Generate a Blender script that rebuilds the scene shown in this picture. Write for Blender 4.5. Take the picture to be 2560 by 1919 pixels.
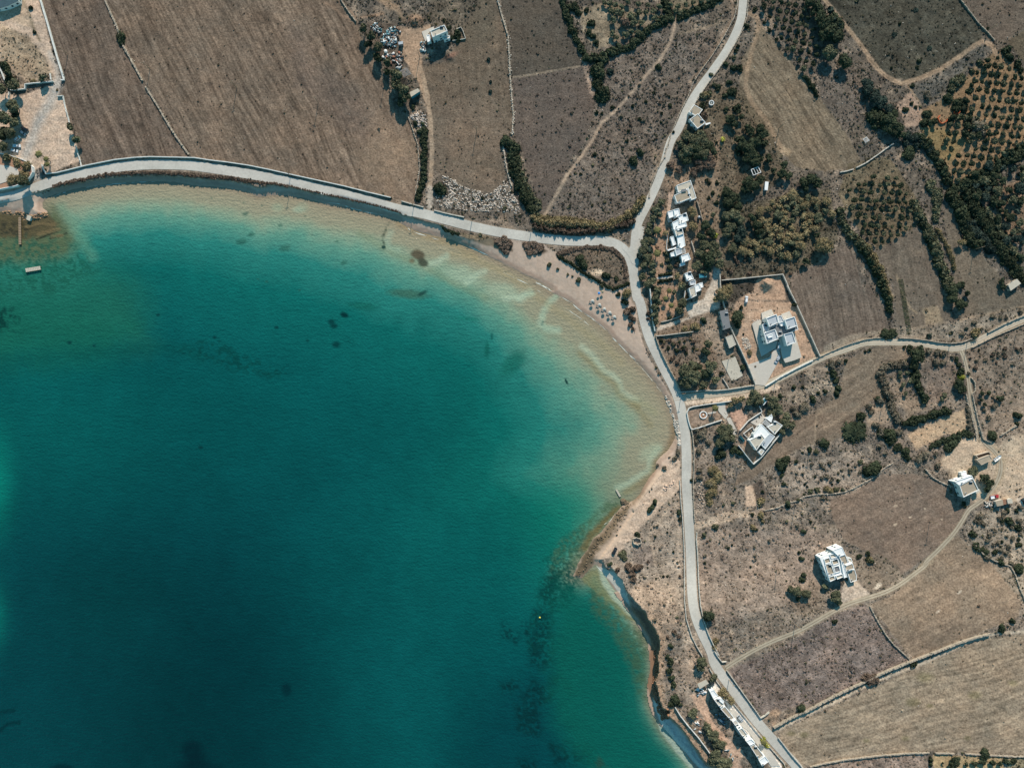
import bpy, bmesh, math, random
import numpy as np
from mathutils import Vector, Matrix
random.seed(7); rng = np.random.default_rng(11)
for o in list(bpy.data.objects): bpy.data.objects.remove(o, do_unlink=True)
SC = bpy.context.scene
COL = SC.collection
R = math.radians
# ---------------------------------------------------------------- camera: a drone looking straight down
K, CAMH = 0.23, 390.0            # metres per photo pixel at datum, flying height
cam = bpy.data.cameras.new("camera"); camo = bpy.data.objects.new("camera", cam); COL.objects.link(camo)
camo.location = (0, 0, CAMH); camo.rotation_euler = (0, 0, 0)
cam.sensor_width = 36.0; cam.lens = 36.0*CAMH/(2560*K); cam.clip_start = 1; cam.clip_end = 8000
SC.camera = camo
# ---------------------------------------------------------------- sky, sun, exposure
SUN_EL, SUN_AZ = R(30.0), math.atan2(0.17, 1.0)      # azimuth clockwise from +Y
w = bpy.data.worlds.new("World"); SC.world = w; w.use_nodes = True
nt = w.node_tree; nt.nodes.clear()
sky = nt.nodes.new('ShaderNodeTexSky'); sky.sky_type = 'NISHITA'; sky.sun_disc = False
sky.sun_elevation = SUN_EL; sky.sun_rotation = SUN_AZ; sky.altitude = 0
sky.air_density = 1.6; sky.dust_density = 0.2; sky.ozone_density = 4.5
bg = nt.nodes.new('ShaderNodeBackground'); bg.inputs[1].default_value = 0.084
wo = nt.nodes.new('ShaderNodeOutputWorld')
tint = nt.nodes.new('ShaderNodeMix'); tint.data_type = 'RGBA'; tint.blend_type = 'MULTIPLY'; tint.inputs[0].default_value = 1; tint.inputs[7].default_value = (.54, 1.05, 1.02, 1)
nt.links.new(sky.outputs[0], tint.inputs[6]); nt.links.new(tint.outputs[2], bg.inputs[0]); nt.links.new(bg.outputs[0], wo.inputs[0])
sl = bpy.data.lights.new("sun", 'SUN'); sl.energy = 4.35; sl.angle = R(0.53); sl.color = (1.0, 0.88, 0.76)
so = bpy.data.objects.new("sun", sl); COL.objects.link(so)
sd_ = Vector((-math.sin(SUN_AZ)*math.cos(SUN_EL), -math.cos(SUN_AZ)*math.cos(SUN_EL), -math.sin(SUN_EL)))
so.rotation_euler = sd_.to_track_quat('-Z', 'Y').to_euler(); so.location = (0, 300, 300)
vs = SC.view_settings; vs.view_transform = 'Standard'; vs.look = 'None'; vs.exposure = 0.50; vs.gamma = 1.0
SC.cycles.max_bounces = 4; SC.cycles.diffuse_bounces = 2; SC.cycles.glossy_bounces = 2
# ---------------------------------------------------------------- photo-survey coordinates -> metres
TS = 4.144
TILE = {}
for i, x0 in zip('ABCDEF', (0, 500, 900, 1300, 1700, 2060)):
    for j, y0 in enumerate((0, 350, 700, 1050, 1400)): TILE[i+str(j+1)] = (x0, y0, TS)
TILE['X'] = (1500, 1519, TS); TILE['Y'] = (1900, 1519, 3.3515); TILE['W'] = (0, 700, 2.3022); TILE['V'] = (700, 700, 2.3022)
TILE['Z'] = (0, 1200, 2.3056); TILE['Q'] = (900, 1300, 2.67875); TILE['O'] = (0, 0, .86406)
TILE['M'] = (900, 40, 7.536); TILE['L'] = (0, 290, 7.894); TILE['N'] = (1720, 1690, 4.158); TILE['U'] = (1440, 690, 10.36)
TILE['G'] = (1840, 760, 5.95); TILE['H'] = (2020, 1340, 5.95); TILE['J'] = (2370, 1110, 5.6); TILE['I'] = (1820, 990, 5.29); TILE['T'] = (1640, 440, 2.975)
TILE['K'] = (1840, 400, 10.575)
TILE['S'] = (0, 0, 1.0)
def P(t, s):
    x0, y0, k = TILE[t]; v = [float(a) for a in s.split()]
    return [(x0+v[i]/k, y0+v[i+1]/k) for i in range(0, len(v), 2)]
def U(px, py, z=0.0):
    f = (CAMH-z)/CAMH
    return ((px-1280)*K*f, (959.5-py)*K*f, z)
def s2l(c):
    c = np.asarray(c, float)/255.0
    return np.where(c <= .04045, c/12.92, ((c+.055)/1.055)**2.4)
# ---------------------------------------------------------------- noise
_T = rng.random((512, 512)).astype(np.float32)
def vn(x, y, seed=0):
    x = x+seed*37.7; y = y+seed*91.3
    xi = np.floor(x).astype(np.int32); yi = np.floor(y).astype(np.int32)
    fx = (x-xi); fy = (y-yi); fx = fx*fx*(3-2*fx); fy = fy*fy*(3-2*fy)
    a = _T[xi & 511, yi & 511]; b = _T[(xi+1) & 511, yi & 511]; c = _T[xi & 511, (yi+1) & 511]; d = _T[(xi+1) & 511, (yi+1) & 511]
    return (a*(1-fx)+b*fx)*(1-fy)+(c*(1-fx)+d*fx)*fy
def fbm(x, y, seed=0, n=4):
    s = 0; a = .5; t = 0
    for i in range(n):
        s = s+a*vn(x, y, seed+i*3); t += a; a *= .55; x = x*2.03; y = y*2.03
    return s/t
# ---------------------------------------------------------------- survey grid (photo pixels), denser inside the frame
def axis(n, step, far):
    inner = np.arange(-12, n+12.1, step)
    e = []; s = step; v = 0
    while v < far: s *= 1.35; v += s; e.append(v)
    e = np.array(e)
    return np.concatenate([inner[0]-e[::-1], inner, inner[-1]+e])
AX = axis(2560, 2.5, 3200); AY = axis(1919, 2.5, 3200)
GX, GY = np.meshgrid(AX, AY); SH = GX.shape
GX = GX.astype(np.float32); GY = GY.astype(np.float32)
def sl_(pts, pad):
    p = np.array(pts)
    x0, y0 = p.min(0)-pad; x1, y1 = p.max(0)+pad
    a, b = np.searchsorted(AX, (x0, x1)); c, d = np.searchsorted(AY, (y0, y1))
    return (slice(c, max(d, c+1)), slice(a, max(b, a+1)))
def segdist(X, Y, pts, closed=False):
    D = np.full(X.shape, 1e12, np.float32); n = len(pts)
    for i in range(n if closed else n-1):
        (ax, ay), (bx, by) = pts[i], pts[(i+1) % n]
        dx, dy = bx-ax, by-ay; L = dx*dx+dy*dy+1e-9
        t = np.clip(((X-ax)*dx+(Y-ay)*dy)/L, 0, 1)
        D = np.minimum(D, (X-ax-t*dx)**2+(Y-ay-t*dy)**2)
    return np.sqrt(D)
def inside(X, Y, pts):
    r = np.zeros(np.shape(X), bool); n = len(pts)
    for i in range(n):
        (ax, ay), (bx, by) = pts[i], pts[(i+1) % n]
        if ay == by: continue
        c = ((ay > Y) != (by > Y)) & (X < (bx-ax)*(Y-ay)/(by-ay)+ax)
        r ^= c
    return r
def sdf(X, Y, pts):
    d = segdist(X, Y, pts, True); return np.where(inside(X, Y, pts), d, -d)
def smooth(a, b, x):
    t = np.clip((x-a)/(b-a), 0, 1); return t*t*(3-2*t)
WN = (fbm(GX/9, GY/9, 1, 3)-.5)*2      # warp noise
WN2 = (fbm(GX/40, GY/40, 5, 4)-.5)*2
# ---------------------------------------------------------------- shoreline and upland outlines
SHORE = [(-4000, 545), (-60, 535)]+P('A2', '0 745 60 742 130 768 190 760 240 800 300 835 360 822 430 800 495 795 490 740 445 705 437 655 460 620 520 580 600 558 700 528 850 492 1000 476 1200 447 1400 432 1600 427 1800 435 1950 460')\
 + P('B2', '0 478 200 485 400 520 500 545 600 590 740 575 900 577 1050 597 1200 632 1350 682 1500 692 1700 752 1900 792 2040 830')\
 + P('C2', '420 868 600 950 800 1000 950 1030 1050 1080 1300 1190 1500 1290 1700 1390 1900 1490 2000 1560')\
 + P('D3', '170 30 250 62 300 110 400 165 520 220 600 300 700 370 800 440 900 520 960 600 1050 690 1150 790 1250 890 1350 1000 1450 1130 1520 1250 1570 1370 1600 1480')\
 + P('D4', '1605 60 1615 150 1590 230 1530 310 1450 380 1405 440 1420 500 1340 600 1280 690 1240 780 1180 830 1110 860 1045 900 1000 960 930 1040 880 1110 830 1170 760 1220 700 1340 625 1440 545 1615 640 1640 690 1570 770 1500 800 1500 870 1600')\
 + P('D5', '900 190 970 300 1040 350 1100 400 1150 520 1220 620 1280 740 1340 850 1392 940 1385 1010 1400 1080 1392 1200 1375 1250 1372 1400 1388 1500 1440 1640')\
 + P('X', '620 1170 700 1290 800 1400 900 1500 980 1600 1040 1660')+[(1900, 2150), (2300, 2700), (3200, 6000), (9000, 6000), (9000, -6000), (-4000, -6000)]
UPL = [(-4000, 500), (-60, 505)]+P('A2', '0 640 300 562 450 528 560 500 750 455 900 428 1100 392 1400 372 1700 372 2072 400')\
 + P('B2', '300 425 500 462 620 500 750 458 950 492 1200 562 1500 615 1800 685 2072 765')\
 + P('C2', '300 732 500 795 700 855 850 895 1020 990 1200 1035 1400 1015 1600 1035 1900 1085')\
 + P('D2', '380 1180 400 1240 560 1290 700 1380 860 1470 960 1560 1110 1500 1150 1640')+P('D3', '1190 280 1215 480 1250 620 1310 760 1380 890 1485 1070 1565 1210 1622 1370 1655 1500')\
 + P('D4', '1650 200 1600 330 1500 520 1380 650 1280 780 1180 930 1120 1100 1010 1250 880 1400 860 1460')\
 + P('D5', '880 72 912 98 950 78 990 130 1010 172 1060 205 1075 260 1110 330 1170 400 1240 480 1305 550 1330 620 1390 700 1435 790 1448 870 1440 930 1425 1000 1440 1100 1428 1195 1395 1250 1430 1340 1442 1440 1480 1540 1560 1560')\
 + P('X', '700 1120 740 1150 820 1220 900 1320 950 1400 1010 1480 1060 1560 1100 1620 1180 1658')+[(1960, 2150), (2360, 2700), (3260, 6000), (9000, 6000), (9000, -6000), (-4000, -6000)]
SL = -2.5
jit = WN*1.6
SD = sdf(GX, GY, SHORE).astype(np.float32)+jit      # >0 land
UD = sdf(GX, GY, UPL).astype(np.float32)+jit*.7
HU = 4.4*smooth(1380, 1560, GY)-1.35*np.exp(-((GX-1665)/90)**2-((GY-980)/210)**2)
beachh = SL+np.where(SD > 0, np.minimum(SD*.062, 40), np.maximum(SD*.10, -1.6))
rocky = inside(GX, GY, P('D4', '1130 850 1000 880 760 1200 500 1620 650 1660 800 1480 1000 1200 1180 950'))
rockn = fbm(GX/5, GY/5, 22, 3)
H = np.where(UD > 0, HU, np.minimum(beachh, HU))
edge = smooth(0, 6, UD)
tb = np.clip(SD/np.maximum(SD-UD, 1), 0, 1)
H = np.where((UD <= 0) & (SD > 0) & (GX > 1120) & (GY < 1400), SL+(HU-SL)*tb**.8, H)
H = np.where((UD > -30) & (UD < 0) & (GY > 1480), np.maximum(H, SL+.25+np.where(SD > 0, (rockn*1.4+.2)*smooth(0, 8, SD), 0)), H)
H = np.where(rocky & (SD > -2), np.maximum(np.minimum(H, SL+1.6), SL-.15+rockn*2.0*smooth(-2, 16, SD+WN*5)), H)
relief = (fbm(GX/14, GY/14, 31, 3)-.5)*.55+(fbm(GX/3.4, GY/3.4, 33, 2)-.5)*.22
ROADMASK = np.zeros(SH, np.float32)
# ---------------------------------------------------------------- paint: soil colours, upper right with vignette darkening
C = np.empty(SH+(3,), np.float32); C[:] = s2l((112, 100, 87))
GR = np.ones(SH, np.float32)            # grain / bump amount
SCR = np.full(SH, .9, np.float32)         # scrub tuft density
CLS = np.zeros(SH, np.int8)             # 0 ground 1 beach 2 field
def mixc(s, a, col):
    C[s] = C[s]*(1-a[..., None])+s2l(col).astype(np.float32)*a[..., None]
def poly(pts, col, soft=2.5, warp=3, alpha=1.0, grain=None, scrub=None, cls=None, stripes=None, tone=None, twn=0):
    s = sl_(pts, soft+warp+4); d = sdf(GX[s], GY[s], pts)+WN[s]*warp
    a = smooth(-soft, soft, d)*alpha
    if twn: a = a*smooth(.5-twn, .5+twn, fbm(GX[s]/14, GY[s]/14, 44, 4))
    if stripes is not None:
        dx, dy, amp = stripes; L = math.hypot(dx, dy); dx /= L; dy /= L
        u = GX[s]*dx+GY[s]*dy; v = -GX[s]*dy+GY[s]*dx
        v = v+ (fbm(GX[s]/160, GY[s]/160, 8, 2)-.5)*18
        st = (vn(u/120, v/5.0, 2)-.5)*.7+(vn(u/260, v/15, 3)-.5)*.35+(vn(u/30, v/2.6, 4)-.5)*1.1+(vn(GX[s]/2.6, GY[s]/2.6, 6)-.5)*.5
        m = 1+amp*st
        cc = s2l(col).astype(np.float32)[None, None, :]*m[..., None]*np.array([1.0, .99+.0, .97], np.float32)
        C[s] = C[s]*(1-a[..., None])+cc*a[..., None]
    else: mixc(s, a, col)
    if grain is not None: GR[s] = GR[s]*(1-a)+grain*a
    if scrub is not None: SCR[s] = SCR[s]*(1-a)+scrub*a
    if cls is not None: CLS[s] = np.where(d > 0, cls, CLS[s])
def line(pts, wd, col, soft=1.5, alpha=1.0, grain=None, scrub=None, warp=1.0, road=False):
    s = sl_(pts, wd+soft+4); d = segdist(GX[s], GY[s], pts)
    a = smooth(-soft, soft, wd/2-d+WN[s]*warp)*alpha
    if col is not None: mixc(s, a, col)
    if grain is not None: GR[s] = GR[s]*(1-a)+grain*a
    if scrub is not None: SCR[s] = SCR[s]*(1-a)+scrub*a
    if road: ROADMASK[s] = np.maximum(ROADMASK[s], smooth(-4, 1, wd/2-d))
def spot(t, x, y, rx, ry, col, alpha=.7, ang=0, target=None, soft=1.0):
    (px, py), = P(t, f'{x} {y}'); k = TILE[t][2]; rx /= k; ry /= k
    s = sl_([(px-rx*1.7, py-ry*1.7), (px+rx*1.7, py+ry*1.7), (px-ry*1.7, py-rx*1.7), (px+ry*1.7, py+rx*1.7)], 5)
    c, n = math.cos(ang), math.sin(ang); X = GX[s]-px; Y = GY[s]-py
    q = np.sqrt(((X*c+Y*n)/rx)**2+((-X*n+Y*c)/ry)**2)+WN[s]*.18
    a = (1-smooth(1-.55*soft, 1+.55*soft, q))*alpha
    T_ = C if target is None else target
    T_[s] = T_[s]*(1-a[..., None])+s2l(col).astype(np.float32)*a[..., None]
# broad land tone, upper right darkened in the colour for the vignette
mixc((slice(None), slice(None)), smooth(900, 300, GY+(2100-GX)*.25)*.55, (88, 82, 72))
mixc((slice(None), slice(None)), smooth(1000, 1300, GY)*.6, (128, 114, 99))
mixc((slice(None), slice(None)), smooth(.45, .62, fbm(GX/30, GY/30, 12, 4))*.55, (92, 86, 78))
mixc((slice(None), slice(None)), smooth(.55, .72, fbm(GX/22, GY/22, 17, 4))*.7, (148, 130, 110))
# --- fields, plots and bare ground
poly([(100, -900)]+P('A1', '430 0 500 250 600 600 680 830 600 1010 700 1260 800 1530 850 1640')+P('A2', '900 262 1200 207 1560 176 1960 186')+P('A1', '1960 1600 1850 1450 1700 1210 1560 960 1400 700 1270 470 1210 290 1100 0')+[(230, -900)], (102, 88, 76), grain=.7, scrub=.03, cls=2, stripes=(.4, 1, .62))
poly([(262, -900)]+P('A1', '1110 0 1220 290 1290 470 1420 700 1580 960 1720 1210 1870 1450 1980 1600 2040 1640')+P('B2', '0 195 300 230 600 275 900 345 1200 410 1600 510 1980 598')+P('C2', '330 590 430 620 560 640 600 300 600 100')+P('C1', '600 1600 560 1400 495 1230 350 1100 290 900 230 800 150 620 40 450 0 350')+P('B1', '1620 170 1480 10')+[(840, -900)], (112, 96, 81), grain=.7, scrub=.03, cls=2, stripes=(.5, 1, .62))
poly(P('C1', '20 1100 200 1150 420 1300 560 1500 600 1658 0 1658'), (134, 112, 91), soft=30, alpha=.55)
poly(P('C2', '0 0 600 0 610 400 430 620 330 600 0 420'), (136, 114, 92), soft=25, alpha=.55)
poly(P('B1', '900 250 1100 380 1200 700 1500 800 1800 1200 1700 1500 1000 900'), (96, 84, 76), soft=30, alpha=.5)
line(P('B1', '1300 30 1400 90 1480 170 1600 205'), 5, (150, 122, 98), alpha=.6, soft=4)
poly(P('C1', '620 690 900 640 1400 -300 1440 100 1530 400 1550 800 1570 1100 1590 1400 1440 1400')+P('C2', '1450 0 1500 400 1370 545 1230 530 1050 460 860 370 770 300 768 0')+P('C1', '745 1400 740 1200 690 950'), (102, 90, 76), grain=.8, scrub=.1, cls=2, stripes=(.1, 1, .25))
poly(P('C1', '800 1100 1400 1000 1560 1500 1440 1658 770 1658')+P('C2', '1490 350 1370 520 1000 420 800 300'), (126, 107, 89), soft=25, alpha=.5)
poly(P('C1', '750 -300 1400 -300 1400 400 1100 500 950 300 700 200'), (92, 84, 70), soft=15, alpha=.6)
poly([(1246, -900)]+P('C1', '1445 0 1560 380 1575 790 1700 780')+P('D1', '200 755 640 690 620 560 500 330 455 100 420 0')+[(1370, -900)], (84, 77, 68), grain=.8, scrub=.12, cls=2, stripes=(.15, 1, .15))
poly(P('C1', '1570 820 1700 790')+P('D1', '200 770 640 700 700 850 780 1030 770 1130 700 1400 600 1600')+P('D2', '560 150 400 480 260 730 210 700 150 500 60 300 0 0')+P('C1', '1640 1500 1600 1400'), (96, 85, 76), grain=.9, scrub=.2, cls=2)
poly(P('D1', '650 680 700 860 780 1030 800 1180 700 1450 600 1658')+P('D2', '700 0 480 430 280 750 600 800 1000 830 1200 650 1400 250 1500 0')+P('D1', '1560 1480 1720 1020 2072 520 2000 250 1640 350 1560 250 1100 500'), (108, 97, 86), soft=6, grain=1.2, scrub=.95)
poly(P('D1', '620 100 900 20 1540 180 1400 280 1000 440 780 520 640 300'), (132, 118, 96), warp=5, grain=1, scrub=.25, cls=0)
poly(P('D1', '1560 0 2072 -200 2072 60 1600 190'), (118, 106, 84), scrub=.3)
poly(P('E1', '830 250 980 430 1240 750 1450 1010 1700 1350 1870 1640')+P('E2', '1880 190 1750 285 1500 325 1200 285 1060 120 970 0')+P('E1', '990 1560 700 1180 610 950 640 620 770 400'), (112, 99, 81), grain=.8, scrub=.02, cls=2, stripes=(.62, 1, .62))
poly(P('E1', '1010 1480 1150 1560 1130 1620 1020 1600'), (158, 134, 104), soft=5, alpha=.8)
poly(P('E2', '1000 0 1110 100 1080 130 1000 80'), (160, 136, 108), soft=6, alpha=.8)
poly(P('F1', '60 -800 1380 -800 1400 0 1640 330 1640 420 1430 550 1200 710 900 830 720 820 600 730 300 330 40 0'), (74, 72, 62), grain=1, scrub=.3, stripes=(.5, 1, .2))  # dark tone partly lens vignette put into the soil colour
poly(P('F1', '1400 -600 3200 -600 3200 400 2072 290 1860 420 1740 400 1640 300 1420 0'), (98, 87, 76), grain=.8, scrub=.12, cls=2, stripes=(1, -.8, .22))
poly(P('F1', '1900 430 2072 310 3000 300 3000 900 2072 650'), (92, 82, 66), grain=.8, scrub=.1)
poly(P('F1', '1780 540 1560 690 1280 1000 1030 1130 1000 1350 1200 1658 1300 2000 1420 2060')+P('F2', '1700 410 2072 20')+[(2900, 300)]+P('F1', '2600 700 2072 740 1850 530'), (132, 109, 80), warp=6, grain=.7, scrub=.2)
poly(P('F1', '1000 1300 1250 1340 1500 1450 1300 1700 1150 1600'), (128, 112, 70), soft=8, alpha=.7)
poly(P('F1', '740 1080 900 950 1000 1100 1010 1290 850 1320'), (150, 126, 106), warp=3, grain=.6, scrub=.15)
poly(P('F1', '880 920 1200 780 1500 560 1640 470 1740 520 1560 690 1280 930 1030 1100'), (84, 84, 78), alpha=.7, scrub=.6)
poly(P('E1', '1450 750 1800 700 1900 900 1880 1250 1700 1350 1450 1000'), (104, 93, 82), soft=6, scrub=.8)
poly(P('F2', '250 250 660 170 760 280 980 640 960 900 560 1140 250 800 150 550'), (104, 92, 68), alpha=.75, scrub=.3)
poly(P('F2', '1750 500 2072 400 2800 800 2500 1400 1800 900'), (128, 104, 80), alpha=.7, scrub=.2)
poly(P('E2', '700 640 1550 500 1640 1050 1400 1280 1100 1400 420 1430 420 1100'), (84, 78, 60), alpha=.7, scrub=1.0)
poly(P('E2', '0 -300 500 -600 950 -200 1050 130 1100 400 700 620 440 1000 240 880 150 420'), (98, 86, 66), alpha=.7, scrub=.9)
poly(P('E2', '1740 1080 1550 1180 1430 1290 1130 1390 1180 1658')+P('E3', '1180 200 1440 780 1700 640 2072 560')+P('F3', '300 590 560 560 680 440 570 200 440 0')+P('F2', '420 1640 330 1250 240 1080'), (104, 92, 81), grain=.6, scrub=.02, cls=2, stripes=(.25, 1, .5))
poly(P('F2', '520 1160 850 970 980 940 1060 1120 1200 1450 1260 1658')+P('F3', '1280 150 1330 380 1200 470 750 470 730 200')+P('F2', '720 1500 600 1250'), (106, 95, 82), grain=.7, scrub=.05, cls=2, stripes=(.25, 1, .22))
poly(P('F2', '1230 740 1320 720 1400 950 1440 1130 1600 1140 1700 1270 1820 1400 1830 1560 2072 1570 2900 1600')+P('F3', '2900 150 2072 270 1340 390 1500 280 1500 120 1380 20 1270 40')+P('F2', '1270 1500 1350 1400'), (106, 96, 82), grain=.7, scrub=.05, cls=2, stripes=(.3, 1, .2))
poly(P('F3', '1020 300 1180 250 1240 450 1060 460'), (150, 130, 102), alpha=.6, warp=4)
line(P('F3', '750 -50 820 150 900 300 960 340'), 5, (146, 126, 100), alpha=.8)
poly(P('F3', '0 680 300 560 700 500 1200 480 1500 400 2072 300 2900 150 2900 350 2072 360 1500 600 1200 640 600 600 0 780'), (136, 123, 106), warp=2, scrub=.5)
poly(P('F3', '120 860 560 700 830 690 870 800 600 880 545 940 620 1190 520 1230 400 1310 300 1460 180 1620 0 1700')+P('E3', '1150 1700 1400 1350 1640 1190 1710 880'), (122, 107, 90), grain=.7, scrub=.03, cls=2, stripes=(1, -.75, .35))
poly(P('E4', '1200 -50 1900 -100 1680 130 1400 200 1000 420 760 600 560 680 600 560 900 350 1100 100'), (122, 105, 88), grain=.7, scrub=.03, cls=2, stripes=(1, -.6, .35))
poly(P('F3', '860 1600 1450 1330 1490 1560 1240 1600')+P('F4', '1180 190 950 310 870 150'), (164, 138, 108), grain=.7, scrub=.15)
poly(P('F3', '440 1320 680 1280 700 1470 450 1530'), (150, 128, 105), grain=.7, scrub=.2)
poly(P('F3', '720 1010 800 980 860 1200 740 1200')+P('F3', '860 1200 1000 1200 1050 1340 880 1400 760 1250'), (140, 120, 98), alpha=.8, soft=6, scrub=.4)
poly(P('F3', '1060 920 1380 830 1380 1010 1250 1250 1080 1280'), (122, 106, 92), alpha=.8, scrub=.6)
poly(P('F3', '1480 750 2072 470 3000 300 3000 1700 1700 1700 1560 1200'), (130, 114, 97), alpha=.85, scrub=.45)
poly(P('F4', '60 820 300 750 600 560 900 548 1150 620 1300 740 1400 890 1480 900 1400 1080 1200 1300 900 1540 720 1640')+P('F5', '700 230 480 300 380 120')+P('F4', '500 1380 400 1340 200 1230 80 1000'), (122, 104, 89), grain=.6, scrub=.02, cls=2, stripes=(1, -.5, .28))
poly(P('F4', '830 1658 1100 1400 1390 1190 1500 1290 1700 1430 1950 1600')+P('F5', '2060 400 2010 590 1500 790 930 1030 700 750 480 450 700 370 950 160 1120 0'), (132, 114, 95), grain=.6, scrub=.02, cls=2, stripes=(1, -.5, .28))
poly(P('F4', '560 1380 760 1500 820 1658')+P('F5', '700 240 480 340 380 200 330 0'), (120, 106, 90), scrub=.4)
poly(P('F5', '0 630 160 540 420 460 900 1030 400 1250 0 1450')+P('X', '1680 1110 1320 640 1900 400'), (112, 98, 89), grain=1.1, scrub=.75)
poly(P('X', '1680 1130 1820 1030 1880 1080 1800 1220'), (150, 122, 96), soft=4, alpha=.8, scrub=.1)
poly(P('Y', '150 1040 600 830 1200 545 1900 250 2212 215 3600 100 3600 1240 2212 1225 1450 1200 900 1240 420 1320 300 1300'), (142, 125, 104), grain=.65, scrub=.02, cls=2, stripes=(1, -.28, .5))
for x, y, r in ((1380, 580, 70), (1800, 730, 55), (2120, 630, 40), (260, 1050, 35), (370, 1060, 40), (1280, 790, 60), (1220, 1090, 35), (890, 1110, 30), (1740, 1090, 30), (1420, 820, 30)):
    spot('Y', x, y, r, r*.6, (104, 98, 62), .55)
poly(P('Y', '430 1350 1000 1250 1400 1230 1420 1400 1300 2500 400 2500'), (128, 110, 96), scrub=.6)
poly(P('Y', '1450 1230 2040 1240 2050 1400 2100 2500 1430 2500'), (150, 128, 92), grain=.8, scrub=.2)
poly(P('Y', '2070 1240 3400 1250 3400 2500 2100 2500'), (122, 112, 86), scrub=.6)
poly(P('D5', '1130 370 1300 520 1400 720 1500 900 1640 700 1660 0 1280 150'), (150, 129, 108), alpha=.75, soft=8, scrub=.55)
poly(P('D4', '1280 800 1680 800 1690 1658 1000 1658 900 1500 1150 1150'), (140, 124, 107), soft=10, alpha=.9, scrub=.5)
poly(P('D4', '1160 1350 1380 1280 1420 1500 1180 1500'), (112, 98, 88), soft=8, alpha=.7, scrub=.7)
poly(P('E4', '200 1150 700 1100 1700 1150 1500 1350 1400 1658 150 1658'), (130, 113, 98), soft=12, alpha=.85, scrub=.42)
poly(P('E5', '100 0 1400 0 1500 300 1000 480 500 640 200 500'), (130, 113, 98), soft=12, alpha=.85, scrub=.42)
# lots and yards
poly([(-300, -300), (105, -300)]+P('A1', '400 0 520 450 610 800 620 870 600 990 660 1010 720 1270 800 1530 840 1660')+P('A2', '500 350 450 260 330 340 300 560 -300 700')+P('A1', '-1200 1700 -1200 900 0 950 200 1000 560 870 540 760 300 860 0 620')+[(-300, 100)], (186, 160, 136), grain=.3, scrub=.0, warp=2)
poly(P('A1', '0 250 300 380 480 620 540 780 300 860 0 620'), (150, 130, 105), soft=8, grain=.8, scrub=.45)
poly(P('A1', '-1000 -900 200 -900 250 60 350 300 0 180'), (168, 145, 118), soft=6, alpha=.7)
line(P('A1', '230 0 290 110 350 300 410 420'), 6, (120, 108, 84), soft=5, alpha=.8, scrub=.4)
line(P('A1', '590 870 520 1060 400 1250 300 1500')+P('A2', '250 200 320 330 400 400'), 24, (166, 160, 150), soft=12, alpha=.85)
line(P('A1', '520 560 590 700 600 860'), 12, (172, 164, 152), soft=8, alpha=.7)
poly(P('A2', '0 560 330 560 440 520 440 640 400 760 0 745 -800 745 -800 560'), (186, 160, 138), soft=3, grain=.4, scrub=.02)
poly(P('C1', '410 270 560 290 740 250 720 330 640 440 640 560 640 700 720 1000 740 1300 690 1100 600 850 500 680 440 600 400 400'), (154, 128, 103), grain=.35, scrub=.02, warp=2)
poly(P('C1', '460 250 380 130 250 60 180 0 230 -60 400 60 470 200'), (146, 122, 97), soft=5, alpha=.8, scrub=.05)
line(P('C1', '0 180 120 170 240 140'), 5, (150, 122, 96), soft=4, alpha=.8)
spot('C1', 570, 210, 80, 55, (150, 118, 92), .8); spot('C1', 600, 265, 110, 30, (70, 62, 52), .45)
spot('C1', 940, 580, 70, 25, (140, 104, 86), .8, -.5)
poly(P('C1', '60 230 400 240 420 500 440 700 520 900 560 1060 400 1000 250 700'), (96, 84, 72), scrub=.3, soft=4)
poly(P('D1', '640 640 690 650 780 1030 740 1010'), (160, 136, 116), soft=5, alpha=.8, scrub=.1)
# compound gardens and drives
poly(P('D2', '1300 0 1500 560 1470 700 1360 900 1260 1000 1210 1200 1250 1640')+P('D3', '1340 80 1390 540 1650 1150 2000 1140 2072 900 2072 -1500')+P('D2', '1700 300'), (140, 118, 96), alpha=.65, soft=6, scrub=.45)
poly(P('D2', '1470 700 1540 760 1500 1000 1500 1300 1560 1658 1420 1658 1400 1300 1360 1100 1420 900'), (160, 128, 101), grain=.5, scrub=.15)
poly(P('D3', '1450 60 1680 60 1620 330 1440 430'), (158, 128, 102), grain=.5, scrub=.2)
poly(P('D2', '1530 540 1600 520 1600 700 1530 740'), (165, 140, 120), grain=.4, scrub=.05)
poly(P('D3', '1400 535 1450 470 1700 400 1760 380 1700 260 1900 200 1990 0 2010 -150 2072 -140 2072 290 1850 360 1560 480'), (184, 170, 152), grain=.25, scrub=0, warp=1)
poly(P('D3', '1420 600 1760 545 1900 700 1850 900 1600 880 1500 780'), (112, 98, 84), soft=5, alpha=.8, scrub=.7)
poly(P('E3', '210 380 400 380 430 600 560 800 620 1000 430 1020 380 780 260 600'), (150, 132, 112), grain=.6, scrub=.35, alpha=.8)
poly(P('E2', '560 1560 720 1450 1040 1400 1080 1500 1100 1658 540 1658')+P('E3', '1180 230 1440 790 1200 900 890 1090 780 1060 690 870 540 560 520 400 600 180'), (168, 138, 112), grain=.45, scrub=.04, warp=1.5)
poly(P('E2', '430 1465 800 1425 760 1560 620 1640 560 1700 440 1620'), (78, 70, 60), warp=3, scrub=.6)
line(P('E3', '640 560 700 400 760 330 900 300 1100 300'), 10, (180, 152, 126), soft=6, alpha=.6)
poly(P('E3', '1440 1050 1000 1180 1050 1280 1400 1230 1640 1150 1560 1000'), (138, 124, 106), warp=5, alpha=.8, scrub=.9)
poly(P('E3', '90 1330 540 1260 560 1400 420 1440 120 1530 80 1400'), (132, 112, 94), grain=.5, scrub=.2)
poly(P('E3', '520 1380 640 1330 700 1420 690 1470 610 1560'), (170, 135, 112), grain=.3, scrub=.02)
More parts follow.
